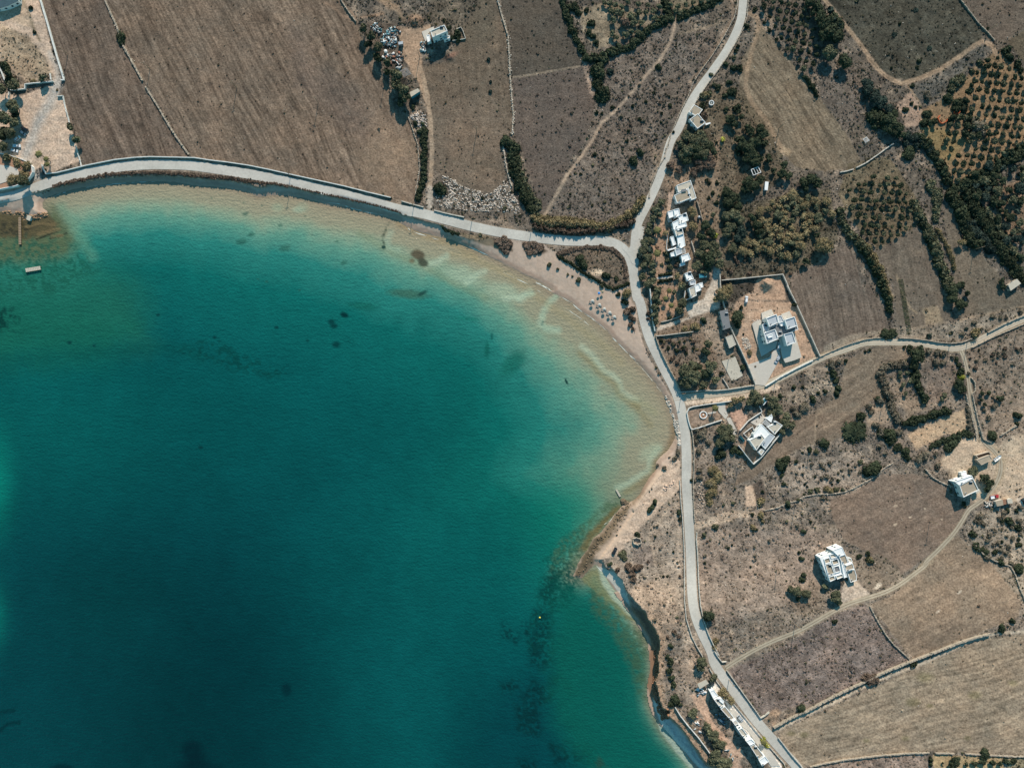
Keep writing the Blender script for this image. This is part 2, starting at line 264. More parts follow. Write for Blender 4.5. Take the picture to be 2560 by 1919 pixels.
poly(P('E3', '0 1180 250 1150 520 1135 900 1090 1000 1050 1050 1120 700 1220 500 1250 120 1290 0 1320'), (188, 168, 145), grain=.3, scrub=.02, warp=1)
poly(P('E4', '30 1080 250 1050 420 960 680 930 900 990 600 1010 400 1080 160 1130'), (166, 144, 120), alpha=.75, warp=4, scrub=.25)
poly(P('E4', '680 680 760 680 800 880 680 900'), (176, 148, 122), soft=3, grain=.3, scrub=.03)
poly(P('E4', '740 660 860 600 900 800 800 860'), (70, 58, 50), soft=4, alpha=.7, scrub=.3)
poly(P('E4', '1100 480 1900 300 1900 620 1500 740 1120 760'), (138, 123, 107), alpha=.8, warp=5, scrub=.75)
poly(P('F4', '1500 150 1800 250 2072 130 3000 100 3000 800 2072 860 1960 850 1700 800 1560 860 1350 600 1180 430 1400 200'), (164, 144, 120), soft=8, grain=.5, scrub=.12)
poly(P('F4', '1560 950 2072 880 3000 880 3000 1900 2072 1900 1700 1450 1500 1250'), (132, 120, 103), alpha=.9, warp=5, scrub=.85)
poly(P('F4', '2000 820 2072 800 2072 900'), (200, 186, 168), soft=6, alpha=.8)
poly(P('F5', '220 200 290 240 330 200 400 280 470 350 300 440 150 520 180 330'), (160, 144, 126), grain=.3, scrub=.02)
poly(P('E5', '1100 320 1380 180 1500 300 1500 540 1200 600'), (118, 102, 84), alpha=.5, soft=6)
poly(P('X', '930 900 1130 880 1120 1050 1180 1200 1300 1320 1480 1480 1450 1600 1480 1700 1330 1700 1330 1500 1150 1250 1040 1080'), (166, 136, 112), grain=.45, scrub=.04)
poly(P('X', '1180 780 1230 800 1260 870 1420 1040 1600 1230 1750 1450 1900 1658 1780 1658 1640 1430 1500 1260 1400 1180 1250 900 1150 860'), (196, 188, 176), grain=.15, scrub=0, warp=.5)
poly(P('X', '830 450 960 560 940 800 880 900 860 700 790 560'), (142, 124, 106), soft=8, alpha=.8, scrub=.3)
line(P('X', '860 200 900 400 950 520 940 640'), 12, (170, 146, 122), soft=7, alpha=.6, scrub=.1)
line(P('D4', '1600 870 1640 1100 1640 1400 1650 1658')+P('D5', '1640 0 1640 350 1700 600 1780 850'), 8, (166, 146, 124), soft=5, alpha=.6, scrub=.1)
line(P('D4', '1560 820 1500 980 1400 1100 1330 1200 1380 1330 1400 1500'), 6, (168, 146, 122), soft=4, alpha=.7, scrub=.1)
# dune and bank plants' soil
poly(P('D2', '380 1170 600 1110 850 1095 1000 1130 1090 1220 1130 1400 1130 1560 950 1560 850 1440 700 1360 560 1280 420 1240'), (110, 96, 80), soft=4, warp=3, scrub=.9)
spot('D2', 790, 1370, 70, 35, (205, 182, 152), .9)
# paths painted where they are only trodden soil
T1 = P('C2', '720 700 722 560 738 300 750 0')+P('C1', '742 1500 730 1250 700 1050 655 800 620 700')
line(T1, 11, (156, 134, 110), grain=.4, scrub=0, soft=2.5)
line(P('C2', '715 760 722 600 730 500'), 14, (172, 160, 144), soft=4, alpha=.8)
line(P('C1', '1575 800 1760 775')+P('D1', '0 800 300 740 620 690'), 4.5, (140, 124, 104), alpha=.8, scrub=.05)
P2 = P('D1', '1600 200 1600 280 1560 430 1450 620 1300 790 1150 970 1000 1140 850 1270 750 1450 620 1640')+P('D2', '490 360 380 560 280 740 210 850')
line(P2, 12, None, scrub=0, soft=3)
line(P2, 7, (158, 137, 115), soft=2, alpha=.95, scrub=.0, grain=.4)
line(P('E1', '480 -60 540 60 555 150 500 270 400 430 250 680 100 860'), 8, (132, 112, 92), soft=3, alpha=.8, scrub=.05)
line(P('E1', '480 210 250 290 0 350')+P('D1', '1640 360'), 8, (132, 116, 96), soft=3, alpha=.8, scrub=.05)
T3 = P('E1', '700 120 800 190 815 280 750 500 700 700 680 900 740 1060 880 1230 980 1400 1050 1560')
line(T3, 11, (148, 124, 98), soft=3, alpha=.75, scrub=0)
T2 = P('E1', '1480 -300 1500 0 1700 250 1900 500 2072 740')+P('F1', '460 600 540 700 640 790 800 870')
T2b = P('F1', '800 870 1000 810 1200 720 1400 590 1550 480 1640 430 1740 470 1790 570')
for t in (T2, T2b):
    line(t, 10, (154, 130, 104), soft=2.5, scrub=0, grain=.4)
    line(t, 1.6, (92, 80, 64), soft=1.5, alpha=.65)
line(P('F1', '870 890 980 1050 1010 1150 1005 1290'), 5, (150, 126, 100), soft=2, alpha=.9)
line(P('F1', '1040 1080 1300 920 1480 700'), 5, (110, 98, 76), soft=2, alpha=.6)
line(P('F3', '1400 420 1600 370 1800 330 2072 280'), 6, (150, 130, 106), soft=3, alpha=.8)
line(P('F3', '720 500 1000 490 1300 430'), 5, (150, 132, 110), soft=3, alpha=.7)
line(P('E1', '830 130 1100 480 1300 720'), 5, (132, 120, 104), soft=3, alpha=.7)
T5 = P('Y', '130 1030 350 910 600 800 1000 600 1400 450 1800 260 2000 210 2212 200 3400 180')
line(T5, 7, (164, 148, 126), soft=2, scrub=0, grain=.4)
line(P('E3', '1400 1658 1400 1500 1420 1400 1550 1300'), 4, (160, 138, 112), soft=2, alpha=.6)
line(P('E3', '1480 1540 1700 1420 1850 1300'), 7, (142, 122, 100), soft=3, alpha=.6)
for p in ((1405, 330, 25, 10), (1180, 530, 25, 9), (560, 265, 40, 20)): spot('F5', *p, (205, 190, 168), .8, -.7)
for p in ((740, 885, 20, 7), (740, 1080, 20, 9), (1045, 915, 14, 6), (890, 1005, 16, 6), (735, 740, 9, 5), (1220, 1025, 10, 6)): spot('F4', *p, (210, 186, 156), .8, -.4)
for rx_, ry_, se_ in ((26, 26, 141), (9, 9, 143)):
    nn_ = fbm(GX/rx_, GY/ry_, se_, 4)-.5
    C *= (1+nn_*.75*(CLS != 2)*(SCR > .2))[..., None]
_se = smooth(850, 1200, GY)*(CLS == 0); C *= (1+.22*_se)[..., None]*np.array([1.02, .995, .97], np.float32)
_pv = (fbm(GX/30, GY/30, 151, 4)-.5)[..., None]*np.array([.42, .40, .36], np.float32)+(fbm(GX/55, GY/55, 153, 3)-.5)[..., None]*np.array([.30, .16, .05], np.float32)
C *= (1+_pv)
_g = C.mean(-1, keepdims=True); C[:] = C*.84+_g*.16*np.array([1.0, 1.0, .98], np.float32); C *= 1.05
# road beds (flattened); the roads themselves are built as strips
RD1 = [(-400, 480)]+P('A2', '-100 622 100 590 250 548 400 478 560 428 750 375 1000 318 1300 268 1600 252 1900 258')+P('B2', '0 275 300 320 600 368 900 430 1200 498 1500 568 1800 645 2072 725')+P('C2', '600 748 900 828 1200 906 1500 966')+P('D2', '150 1008 300 1030 600 1050 850 1040 1000 1072 1100 1150 1165 1280 1190 1480 1210 1640')\
 + P('D3', '1240 200 1285 420 1345 620 1425 780 1510 950 1580 1080 1635 1200 1675 1350 1700 1500')+P('D4', '1700 60 1718 200 1728 400 1722 650 1738 850 1752 1100 1765 1300 1772 1500')+P('D5', '1772 50 1778 250 1790 450 1830 620 1900 780 1990 960')+P('X', '1180 580 1310 760 1460 960 1610 1160 1760 1330 1910 1500 2060 1658')+[(2120, 2100), (2300, 2600)]
RD2 = P('D2', '1180 1250 1185 1060 1200 930 1240 820 1330 650 1425 450 1500 230 1560 0')+P('D1', '1640 1350 1740 1110 1850 930')+P('E1', '330 750 480 540 580 350 635 200 652 50')+[(1862, -60), (1870, -600)]
RD3 = P('E3', '-60 1235 200 1195 500 1165 780 1115 1000 1035 1200 930 1500 785 1800 690')+P('F3', '400 645 700 640 1000 652 1200 690 1400 715 1600 630 1800 520 2072 400')+[(2700, 740), (3300, 500)]
RD4 = P('F3', '1420 730 1450 800 1490 950 1512 1150 1540 1350 1590 1500 1612 1658')+P('F4', '1600 120 1660 230 1760 310 1840 420 1820 600 1700 780 1600 860 1500 920 1440 1030 1350 1170 1200 1330 1000 1520')+P('F5', '1110 10 950 130 800 245 650 325 450 390 250 450 100 525')+P('X', '2072 235 1800 338 1600 435 1420 540 1300 620')
WROAD = {'RD1': 24, 'RD2': 21, 'RD3': 15.5, 'RD4': 10.5}
line(RD1, 30, (150, 134, 116), scrub=0, road=True, warp=2, alpha=.8); line(RD2, 25, (130, 116, 98), scrub=0, road=True, warp=2, alpha=.8)
line(RD3, 20, (156, 140, 118), scrub=0, road=True, alpha=.9); line(RD4, 13, (150, 134, 112), scrub=0, road=True, alpha=.8)
line(P('F4', '1760 310 1840 420 1820 600 1700 780'), 22, (170, 150, 124), soft=8, alpha=.8)
# --- beach, wet sand, bank
m = smooth(3, -3, UD+WN*3)
A_ = (slice(None), slice(None))
cb = np.where(True, 1, 1)
m = np.maximum(m, smooth(-2, 2, sdf(GX, GY, P('D3', '1100 300 1210 300 1215 450 1270 640 1330 790 1410 930 1500 1090 1580 1230 1640 1400 1640 1500 1560 1300 1400 1000 1200 600'))))
mixc(A_, m, (190, 167, 148)); GR[:] = GR*(1-m)+.25*m; SCR[:] = SCR*(1-m)
mixc(A_, m*smooth(.42, .6, fbm(GX/6, GY/30, 51, 3))*.3, (172, 148, 128))
mixc(A_, m*smooth(11, 3, SD)*.75, (160, 138, 120))
mixc(A_, m*smooth(6, 1, np.abs(SD-9+WN*2))*.4, (140, 112, 96))
poly(P('C2', '1020 960 1400 1010 1500 1170 1380 1110 1200 1060 1040 1000'), (120, 106, 84), soft=3, warp=3, alpha=.8, scrub=.6)
poly(P('C2', '1360 1010 1560 1020 1580 1150 1500 1150 1400 1080'), (92, 80, 68), soft=3, warp=3, scrub=1.0)
poly(P('C2', '1680 1060 1850 1060 1940 1150 1850 1200 1700 1150'), (92, 80, 68), soft=3, warp=3, scrub=1.0)
poly(P('D3', '1560 -1500 1600 -1450 1600 -1400 1500 -1400'), (90, 80, 70))
poly(P('D4', '1500 470 1660 400 1670 700 1300 1050 1180 1180 1000 1400 880 1430 760 1500 800 1380 1000 1150 1180 900 1350 650 1430 530'), (190, 166, 144), soft=4, grain=.3, scrub=.03)
poly(P('D4', '1250 700 1180 830 1120 870 1000 960 880 1110 820 1180 700 1340 560 1600 640 1640 690 1570 770 1490 800 1380 900 1250 1000 1130 1090 980 1180 850 1260 760'), (116, 100, 80), soft=10, warp=9, grain=1.4, scrub=.1)
poly(P('D4', '760 1210 830 1180 850 1230 760 1370 700 1500 640 1560 600 1600 560 1580 660 1400'), (88, 78, 62), soft=4, warp=6, alpha=.8)
poly(P('D4', '1380 520 1430 500 1300 720 1240 790 1200 830 1240 700'), (140, 112, 92), soft=3, warp=4, alpha=.6)
poly(P('D4', '1620 0 1650 0 1670 250 1640 300 1625 150'), (196, 182, 166), soft=2, warp=2, alpha=.8)
poly(P('D5', '780 60 870 80 900 100 990 130 1020 180 1060 210 1080 290 1110 340 1140 480 1060 380 920 200'), (200, 192, 178), soft=2, grain=.3)
mixc(A_, smooth(2, -3, UD)*smooth(-3, 1, SD)*smooth(1730, 1760, GY), (196, 192, 182))
# red-orange cliff edge in the south
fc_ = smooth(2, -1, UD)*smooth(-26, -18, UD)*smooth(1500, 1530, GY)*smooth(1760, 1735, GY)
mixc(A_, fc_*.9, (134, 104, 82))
cl = smooth(10, 0, np.abs(UD-1)+WN*3)*smooth(1590, 1640, GY)*(UD > -6)
mixc(A_, cl*.85, (158, 122, 98)); SCR[:] *= (1-cl)
mixc(A_, smooth(22, 8, UD)*smooth(-2, 2, UD)*smooth(1500, 1560, GY)*.6, (166, 138, 112))
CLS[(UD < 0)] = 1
H = H+relief*(1-ROADMASK)*np.where(UD > 0, 1, .35)*smooth(-6, 3, SD)*np.where(CLS == 2, .6, 1)
# heaps of earth, the pond hollow by the lane
def mound(t, x, y, r, hh):
    global H
    (px, py), = P(t, f'{x} {y}'); r /= TILE[t][2]
    H = H+hh*np.exp(-((GX-px)**2+(GY-py)**2)/(r*r)*1.6)*(.7+.6*rockn)
mound('E2', 900, 1480, 75, 3.0); mound('C1', 570, 200, 75, 1.8); mound('C1', 930, 580, 60, 1.2); mound('X', 1790, 1120, 60, 1.0); mound('D4', 1065, 830, 40, 1.7)
# plough micro-relief
for nm, msk in (('f', CLS == 2),):
    H = H+np.where(msk, (vn((GX*.45-GY*.0)/2.6+GY*.17, GY/60, 61)-.5)*.06, 0)
C *= (1+rng.normal(0, 1, SH)*.085*np.clip(GR, .35, 1)).astype(np.float32)[..., None]
def bil(F, px, py):
    px = np.clip(np.asarray(px, float), AX[0], AX[-1]-1e-3); py = np.clip(np.asarray(py, float), AY[0], AY[-1]-1e-3)
    i = np.clip(np.searchsorted(AX, px, 'right')-1, 0, len(AX)-2); j = np.clip(np.searchsorted(AY, py, 'right')-1, 0, len(AY)-2)
    fx = (px-AX[i])/(AX[i+1]-AX[i]); fy = (py-AY[j])/(AY[j+1]-AY[j])
    return (F[j, i]*(1-fx)+F[j, i+1]*fx)*(1-fy)+(F[j+1, i]*(1-fx)+F[j+1, i+1]*fx)*fy
def G(px, py): return float(bil(H, px, py))

# ---------------------------------------------------------------- materials
def mat(name, col=(.5, .5, .5), rough=.9, attr=None, noise=(0, 1), noise2=None, bump=0, bscale=1, spec=.2, metal=0, rand=0, bdist=.2, transl=0, grain=False, coords='Object'):
    m = bpy.data.materials.new(name); m.use_nodes = True; n = m.node_tree; N = n.nodes; Lk = n.links
    b = N['Principled BSDF']; b.inputs['Roughness'].default_value = rough; b.inputs['Specular IOR Level'].default_value = spec; b.inputs['Metallic'].default_value = metal
    if attr:
        a = N.new('ShaderNodeAttribute'); a.attribute_name = attr; out = a.outputs['Color']
        if col != (.5, .5, .5):
            mx = N.new('ShaderNodeMix'); mx.data_type = 'RGBA'; mx.blend_type = 'MULTIPLY'; mx.inputs[0].default_value = 1
            Lk.new(out, mx.inputs[6]); mx.inputs[7].default_value = (*col, 1); out = mx.outputs[2]
    else:
        rgb = N.new('ShaderNodeRGB'); rgb.outputs[0].default_value = (*col, 1); out = rgb.outputs[0]
    tc = N.new('ShaderNodeNewGeometry')
    def nz(scale, detail=3):
        t = N.new('ShaderNodeTexNoise'); t.inputs['Scale'].default_value = scale; t.inputs['Detail'].default_value = detail; Lk.new(tc.outputs['Position'], t.inputs['Vector']); return t.outputs[0]
    def mulv(out, fac, lo, hi):
        mr = N.new('ShaderNodeMapRange'); mr.inputs[1].default_value = .25; mr.inputs[2].default_value = .75; mr.inputs[3].default_value = lo; mr.inputs[4].default_value = hi; Lk.new(fac, mr.inputs[0])
        v = N.new('ShaderNodeVectorMath'); v.operation = 'SCALE'; Lk.new(out, v.inputs[0]); Lk.new(mr.outputs[0], v.inputs['Scale']); return v.outputs[0]
    if noise[0]: out = mulv(out, nz(noise[1]), 1-noise[0], 1+noise[0])
    if noise2: out = mulv(out, nz(noise2[1], 2), 1-noise2[0], 1+noise2[0])
    if rand:
        oi = N.new('ShaderNodeObjectInfo'); mr = N.new('ShaderNodeMapRange'); mr.inputs[3].default_value = 1-rand; mr.inputs[4].default_value = 1+rand; Lk.new(oi.outputs['Random'], mr.inputs[0])
        v = N.new('ShaderNodeVectorMath'); v.operation = 'SCALE'; Lk.new(out, v.inputs[0]); Lk.new(mr.outputs[0], v.inputs['Scale']); out = v.outputs[0]
    Lk.new(out, b.inputs['Base Color'])
    if bump:
        bp = N.new('ShaderNodeBump'); bp.inputs['Strength'].default_value = bump; bp.inputs['Distance'].default_value = bdist
        Lk.new(nz(bscale, 4), bp.inputs['Height']); Lk.new(bp.outputs[0], b.inputs['Normal'])
        if grain:
            g = N.new('ShaderNodeAttribute'); g.attribute_name = 'grain'; ml = N.new('ShaderNodeMath'); ml.operation = 'MULTIPLY'; ml.inputs[1].default_value = bump
            Lk.new(g.outputs['Fac'], ml.inputs[0]); Lk.new(ml.outputs[0], bp.inputs['Strength'])
    return m
M = {}
def tag(o, label=None, cat=None, group=None, kind=None):
    if label: o['label'] = label
    if cat: o['category'] = cat
    if group: o['group'] = group
    if kind: o['kind'] = kind
    return o
def npmesh(name, V, F, mt, col=None, smooth_=False, extra=None):
    me = bpy.data.meshes.new(name); V = np.asarray(V, np.float32); F = np.asarray(F, np.int32); k = F.shape[1]
    me.vertices.add(len(V)); me.vertices.foreach_set('co', V.ravel())
    me.loops.add(F.size); me.loops.foreach_set('vertex_index', F.ravel())
    me.polygons.add(len(F)); me.polygons.foreach_set('loop_start', np.arange(0, F.size, k, dtype=np.int32)); me.polygons.foreach_set('loop_total', np.full(len(F), k, np.int32))
    if smooth_: me.polygons.foreach_set('use_smooth', np.ones(len(F), bool))
    me.update(calc_edges=True)
    if col is not None:
        a = me.color_attributes.new('Col', 'FLOAT_COLOR', 'POINT'); c = np.ones((len(V), 4), np.float32); c[:, :3] = col; a.data.foreach_set('color', c.ravel())
    if extra is not None:
        a = me.attributes.new('grain', 'FLOAT', 'POINT'); a.data.foreach_set('value', np.asarray(extra, np.float32).ravel())
    me.materials.append(mt); return me
def obj(name, me, parent=None, loc=None):
    o = bpy.data.objects.new(name, me); COL.objects.link(o)
    if parent: o.parent = parent
    if loc is not None: o.location = loc
    return o
def empty(name, loc, rz=0):
    o = bpy.data.objects.new(name, None); COL.objects.link(o); o.location = loc; o.rotation_euler = (0, 0, rz); o.empty_display_size = .5; return o
class MB:
    """collects polygons, links them as one mesh object"""
    def __init__(s): s.v = []; s.f = []
    def add(s, V, F):
        b = len(s.v); s.v += [tuple(p) for p in V]; s.f += [tuple(i+b for i in q) for q in F]; return s
    def box(s, x0, y0, z0, x1, y1, z1):
        return s.add([(x0, y0, z0), (x1, y0, z0), (x1, y1, z0), (x0, y1, z0), (x0, y0, z1), (x1, y0, z1), (x1, y1, z1), (x0, y1, z1)], [(3, 2, 1, 0), (4, 5, 6, 7), (0, 1, 5, 4), (1, 2, 6, 5), (2, 3, 7, 6), (3, 0, 4, 7)])
    def tbox(s, x0, y0, z0, x1, y1, z1, i=.1, j=None):
        j = i if j is None else j
        return s.add([(x0, y0, z0), (x1, y0, z0), (x1, y1, z0), (x0, y1, z0), (x0+i, y0+j, z1), (x1-i, y0+j, z1), (x1-i, y1-j, z1), (x0+i, y1-j, z1)], [(3, 2, 1, 0), (4, 5, 6, 7), (0, 1, 5, 4), (1, 2, 6, 5), (2, 3, 7, 6), (3, 0, 4, 7)])
    def cyl(s, x, y, z0, z1, r0, r1=None, n=10, cap=True):
        r1 = r0 if r1 is None else r1
        V = [(x+r0*math.cos(2*math.pi*i/n), y+r0*math.sin(2*math.pi*i/n), z0) for i in range(n)]+[(x+r1*math.cos(2*math.pi*i/n), y+r1*math.sin(2*math.pi*i/n), z1) for i in range(n)]
        F = [(i, (i+1) % n, n+(i+1) % n, n+i) for i in range(n)]
        if cap: F += [tuple(range(n-1, -1, -1)), tuple(range(n, 2*n))]
        return s.add(V, F)
    def tube(s, a, b, r0, r1=None, n=6):
        r1 = r0 if r1 is None else r1; a = Vector(a); b = Vector(b); d = (b-a).normalized(); u = d.orthogonal().normalized(); w_ = d.cross(u)
        V = [a+(u*math.cos(2*math.pi*i/n)+w_*math.sin(2*math.pi*i/n))*r0 for i in range(n)]+[b+(u*math.cos(2*math.pi*i/n)+w_*math.sin(2*math.pi*i/n))*r1 for i in range(n)]
        return s.add(V, [(i, (i+1) % n, n+(i+1) % n, n+i) for i in range(n)]+[tuple(range(n-1, -1, -1)), tuple(range(n, 2*n))])
    def build(s, name, mt, parent=None, loc=None, bevel=0):
        me = bpy.data.meshes.new(name); me.from_pydata(s.v, [], s.f); me.update()
        if bevel:
            bm = bmesh.new(); bm.from_mesh(me); bmesh.ops.bevel(bm, geom=bm.edges[:], offset=bevel, segments=2, affect='EDGES', clamp_overlap=True); bm.to_mesh(me); bm.free()
        me.materials.append(mt); return obj(name, me, parent, loc)
M['soil'] = mat('soil', attr='Col', noise=(.42, 1.0), noise2=(.2, .28), bump=.85, bscale=1.6, bdist=.4, rough=1, spec=.05, grain=True)
M['sand'] = mat('sand', attr='Col', noise=(.07, .9), bump=.35, bscale=1.2, bdist=.2, rough=1, spec=.05, grain=True)
# ---------------------------------------------------------------- ground sheet, split by what it is
WX = (GX-1280)*K*(CAMH-H)/CAMH; WY = (959.5-GY)*K*(CAMH-H)/CAMH
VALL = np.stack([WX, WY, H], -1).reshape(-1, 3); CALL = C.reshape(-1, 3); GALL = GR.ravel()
ny, nx = SH; idx = np.arange(ny*nx).reshape(SH)
Q = np.stack([idx[:-1, :-1], idx[1:, :-1], idx[1:, 1:], idx[:-1, 1:]], -1).reshape(-1, 4)
keep = (np.maximum.reduce([SD[:-1, :-1], SD[1:, 1:]]) > -11).ravel()
qc = CLS[:-1, :-1].ravel()
def submesh(name, sel, mt, kind='structure'):
    q = Q[sel]; u, inv = np.unique(q, return_inverse=True)
    o = obj(name, npmesh(name, VALL[u], inv.reshape(q.shape), mt, CALL[u], True, GALL[u])); o['kind'] = kind; return o
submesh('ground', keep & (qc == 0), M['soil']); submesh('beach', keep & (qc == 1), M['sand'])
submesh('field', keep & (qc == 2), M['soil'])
# ---------------------------------------------------------------- the sea: one sheet, colour = the bed and depth below it
S = -SD
f_ = 1+2.4*smooth(1180, 1400, GY)*smooth(1000, 1400, GX)
f_ = f_*(1-.38*smooth(1150, 1450, GX+(GY-700)*.2)*smooth(1330, 1150, GY))*(.92+.22*smooth(1000, 300, GX))
de = S*f_+WN2*16*smooth(10, 80, S)
ks = [-10, 4, 12, 42, 66, 96, 150, 240, 420, 650, 950, 4000]
cs = [(132, 118, 100), (144, 132, 114), (149, 141, 121), (145, 144, 124), (128, 151, 132), (90, 142, 128), (40, 120, 114), (13, 97, 94), (7, 83, 84), (5, 74, 77), (4, 61, 67), (4, 59, 65)]
cl_ = np.array([s2l(c) for c in cs])
SC_ = np.stack([np.interp(de, ks, cl_[:, i]) for i in range(3)], -1).astype(np.float32)
def smix(a, col): SC_[...] = SC_*(1-a[..., None])+s2l(col).astype(np.float32)*a[..., None]
def g2(x, y, rx, ry): return np.exp(-((GX-x)/rx)**2-((GY-y)/ry)**2)
smix(g2(480, 1900, 330, 420)*.85, (2, 44, 48)); smix(g2(250, 1500, 180, 150)*.5, (3, 52, 54)); smix(g2(640, 1640, 200, 260)*.5, (2, 48, 54))
smix(g2(-14, 1190, 42, 120)*.8, (8, 132, 116)); smix(g2(-14, 1540, 30, 75)*.6, (8, 110, 100)); smix(g2(100, 1050, 260, 160)*.35, (6, 92, 86))
smix(g2(1250, 1200, 240, 300)*.35, (10, 96, 86)); smix(g2(1450, 1290, 130, 130)*.6, (16, 112, 92))
smix(g2(1000, 1650, 180, 300)*.35, (5, 76, 80))
smix(g2(200, 1000, 600, 300)*smooth(870, 960, GY)*.45, (5, 82, 82))
def sp(pts, col, soft=8, warp=8, alpha=1, tw=0, thr=.5, sc=8):
    s = sl_(pts, soft+warp+4); d = sdf(GX[s], GY[s], pts)+WN[s]*warp+WN2[s]*warp
    a = smooth(-soft, soft, d)*alpha
    if tw: a = a*smooth(thr-tw, thr+tw, fbm(GX[s]/sc, GY[s]/sc, 81, 4))
    SC_[s] = SC_[s]*(1-a[..., None])+s2l(col).astype(np.float32)*a[..., None]
def sl2(pts, wd, col, soft=6, alpha=.7, tw=0, warp=3, thr=.5):
    s = sl_(pts, wd+soft+6); d = segdist(GX[s], GY[s], pts)+WN[s]*warp
    a = smooth(wd/2+soft, max(wd/2-soft, 0), d)*alpha
    if tw: a = a*smooth(thr-tw, thr+tw, fbm(GX[s]/7, GY[s]/7, 83, 4))
    SC_[s] = SC_[s]*(1-a[..., None])+s2l(col).astype(np.float32)*a[..., None]
# green rocky shelf by the restaurant
sp(P('A2', '-900 900 0 900 400 800 560 760 760 900 900 1150 1000 1300 1300 1400 1500 1658 1500 2100 -900 2300'), (34, 100, 80), soft=70, warp=14, alpha=.6)
sp(P('A2', '-900 1700 0 1700 900 1800 1400 1900 1100 2300 -900 2400'), (10, 90, 74), soft=70, warp=14, alpha=.45)
sp(P('A2', '-900 700 0 740 500 780 520 640 620 760 740 900 800 1050 700 1200 300 1250 -900 1250'), (84, 96, 70), soft=22, warp=8, alpha=.9)
sp(P('A2', '-900 700 0 740 500 780 600 880 520 980 300 1030 0 1020 -900 1000'), (86, 76, 54), soft=8, warp=6, alpha=.9)
sp(P('A2', '0 850 200 830 360 900 200 1000 0 1000'), (54, 52, 40), soft=8, warp=6, alpha=.9, tw=.15)
sp(P('A2', '-900 1000 0 1000 900 1050 1000 1400 500 1600 -900 1650'), (24, 84, 70), soft=20, alpha=.7, tw=.12, thr=.55)
for l in ('250 930 400 890 520 850', '380 1030 480 990 600 950', '520 1020 600 1000 690 965'): sl2(P('A2', l), 3, (30, 34, 26), 2, .9)
for l in ('280 900 450 860 560 870', '400 980 520 940 610 925', '540 1000 640 985'): sl2(P('A2', l), 8, (118, 102, 74), 4, .7)
sl2(P('A2', '640 700 700 800 790 920 830 1000 900 1120 960 1200'), 12, (96, 146, 126), 18, .4)
sp(P('W', '-200 170 60 160 110 230 60 300 -200 330'), (8, 52, 46), soft=10, alpha=.9, tw=.2)
sl2(P('W', '-300 470 0 455 300 440 700 405 900 380 1050 400 1150 440'), 10, (6, 72, 68), 26, .35, warp=9)
sp(P('W', '1000 400 1250 320 1450 440 1650 520 1600 560 1380 540'), (6, 64, 62), soft=12, alpha=.8, tw=.14, thr=.54)
for x, y, r in ((1980, 200, 18), (1905, 240, 20), (1920, 265, 22), (1935, 370, 24), (1590, 272, 12), (1235, 330, 12), (910, 200, 12), (1770, 348, 9), (1155, 962, 14), (540, 378, 10), (400, 360, 14)): spot('W', x, y, r, r*.7, (5, 46, 48), .8, target=SC_)
spot('V', 370, 200, 25, 14, (5, 44, 46), .85, .5, target=SC_); spot('V', 740, 80, 110, 26, (58, 96, 82), .8, .1, target=SC_); spot('V', 820, 75, 30, 10, (26, 62, 58), .8, -.5, target=SC_)
spot('V', 480, 150, 80, 22, (20, 92, 84), .8, .1, target=SC_); spot('V', 1340, 480, 90, 45, (22, 96, 86), .75, -.8, target=SC_); spot('V', 1190, 400, 45, 14, (18, 90, 82), .8, 1.6, target=SC_); spot('V', 1220, 325, 20, 8, (20, 84, 78), .8, 1.6, target=SC_)
spot('V', 1080, 222, 70, 10, (24, 104, 94), .7, .1, target=SC_)
spot('V', 1648, 583, 19, 7, (14, 52, 50), .95, 1.1, soft=.5, target=SC_); spot('V', 1513, 240, 7, 6, (16, 52, 52), .95, soft=.5, target=SC_); spot('V', 1508, 255, 8, 7, (16, 52, 52), .95, soft=.5, target=SC_)
spot('Z', 1652, 1205, 28, 38, (2, 34, 40), .75, target=SC_); spot('Z', 1110, 1560, 60, 60, (2, 30, 36), .8, target=SC_); spot('Z', 1130, 1660, 120, 60, (2, 30, 36), .8, target=SC_)
sl2(P('Z', '0 1440 50 1400 110 1395'), 6, (2, 38, 42), 6, .8); sl2(P('Z', '0 1335 80 1325'), 5, (2, 40, 44), 6, .7); spot('Z', 360, 1655, 60, 20, (2, 34, 40), .8, target=SC_)
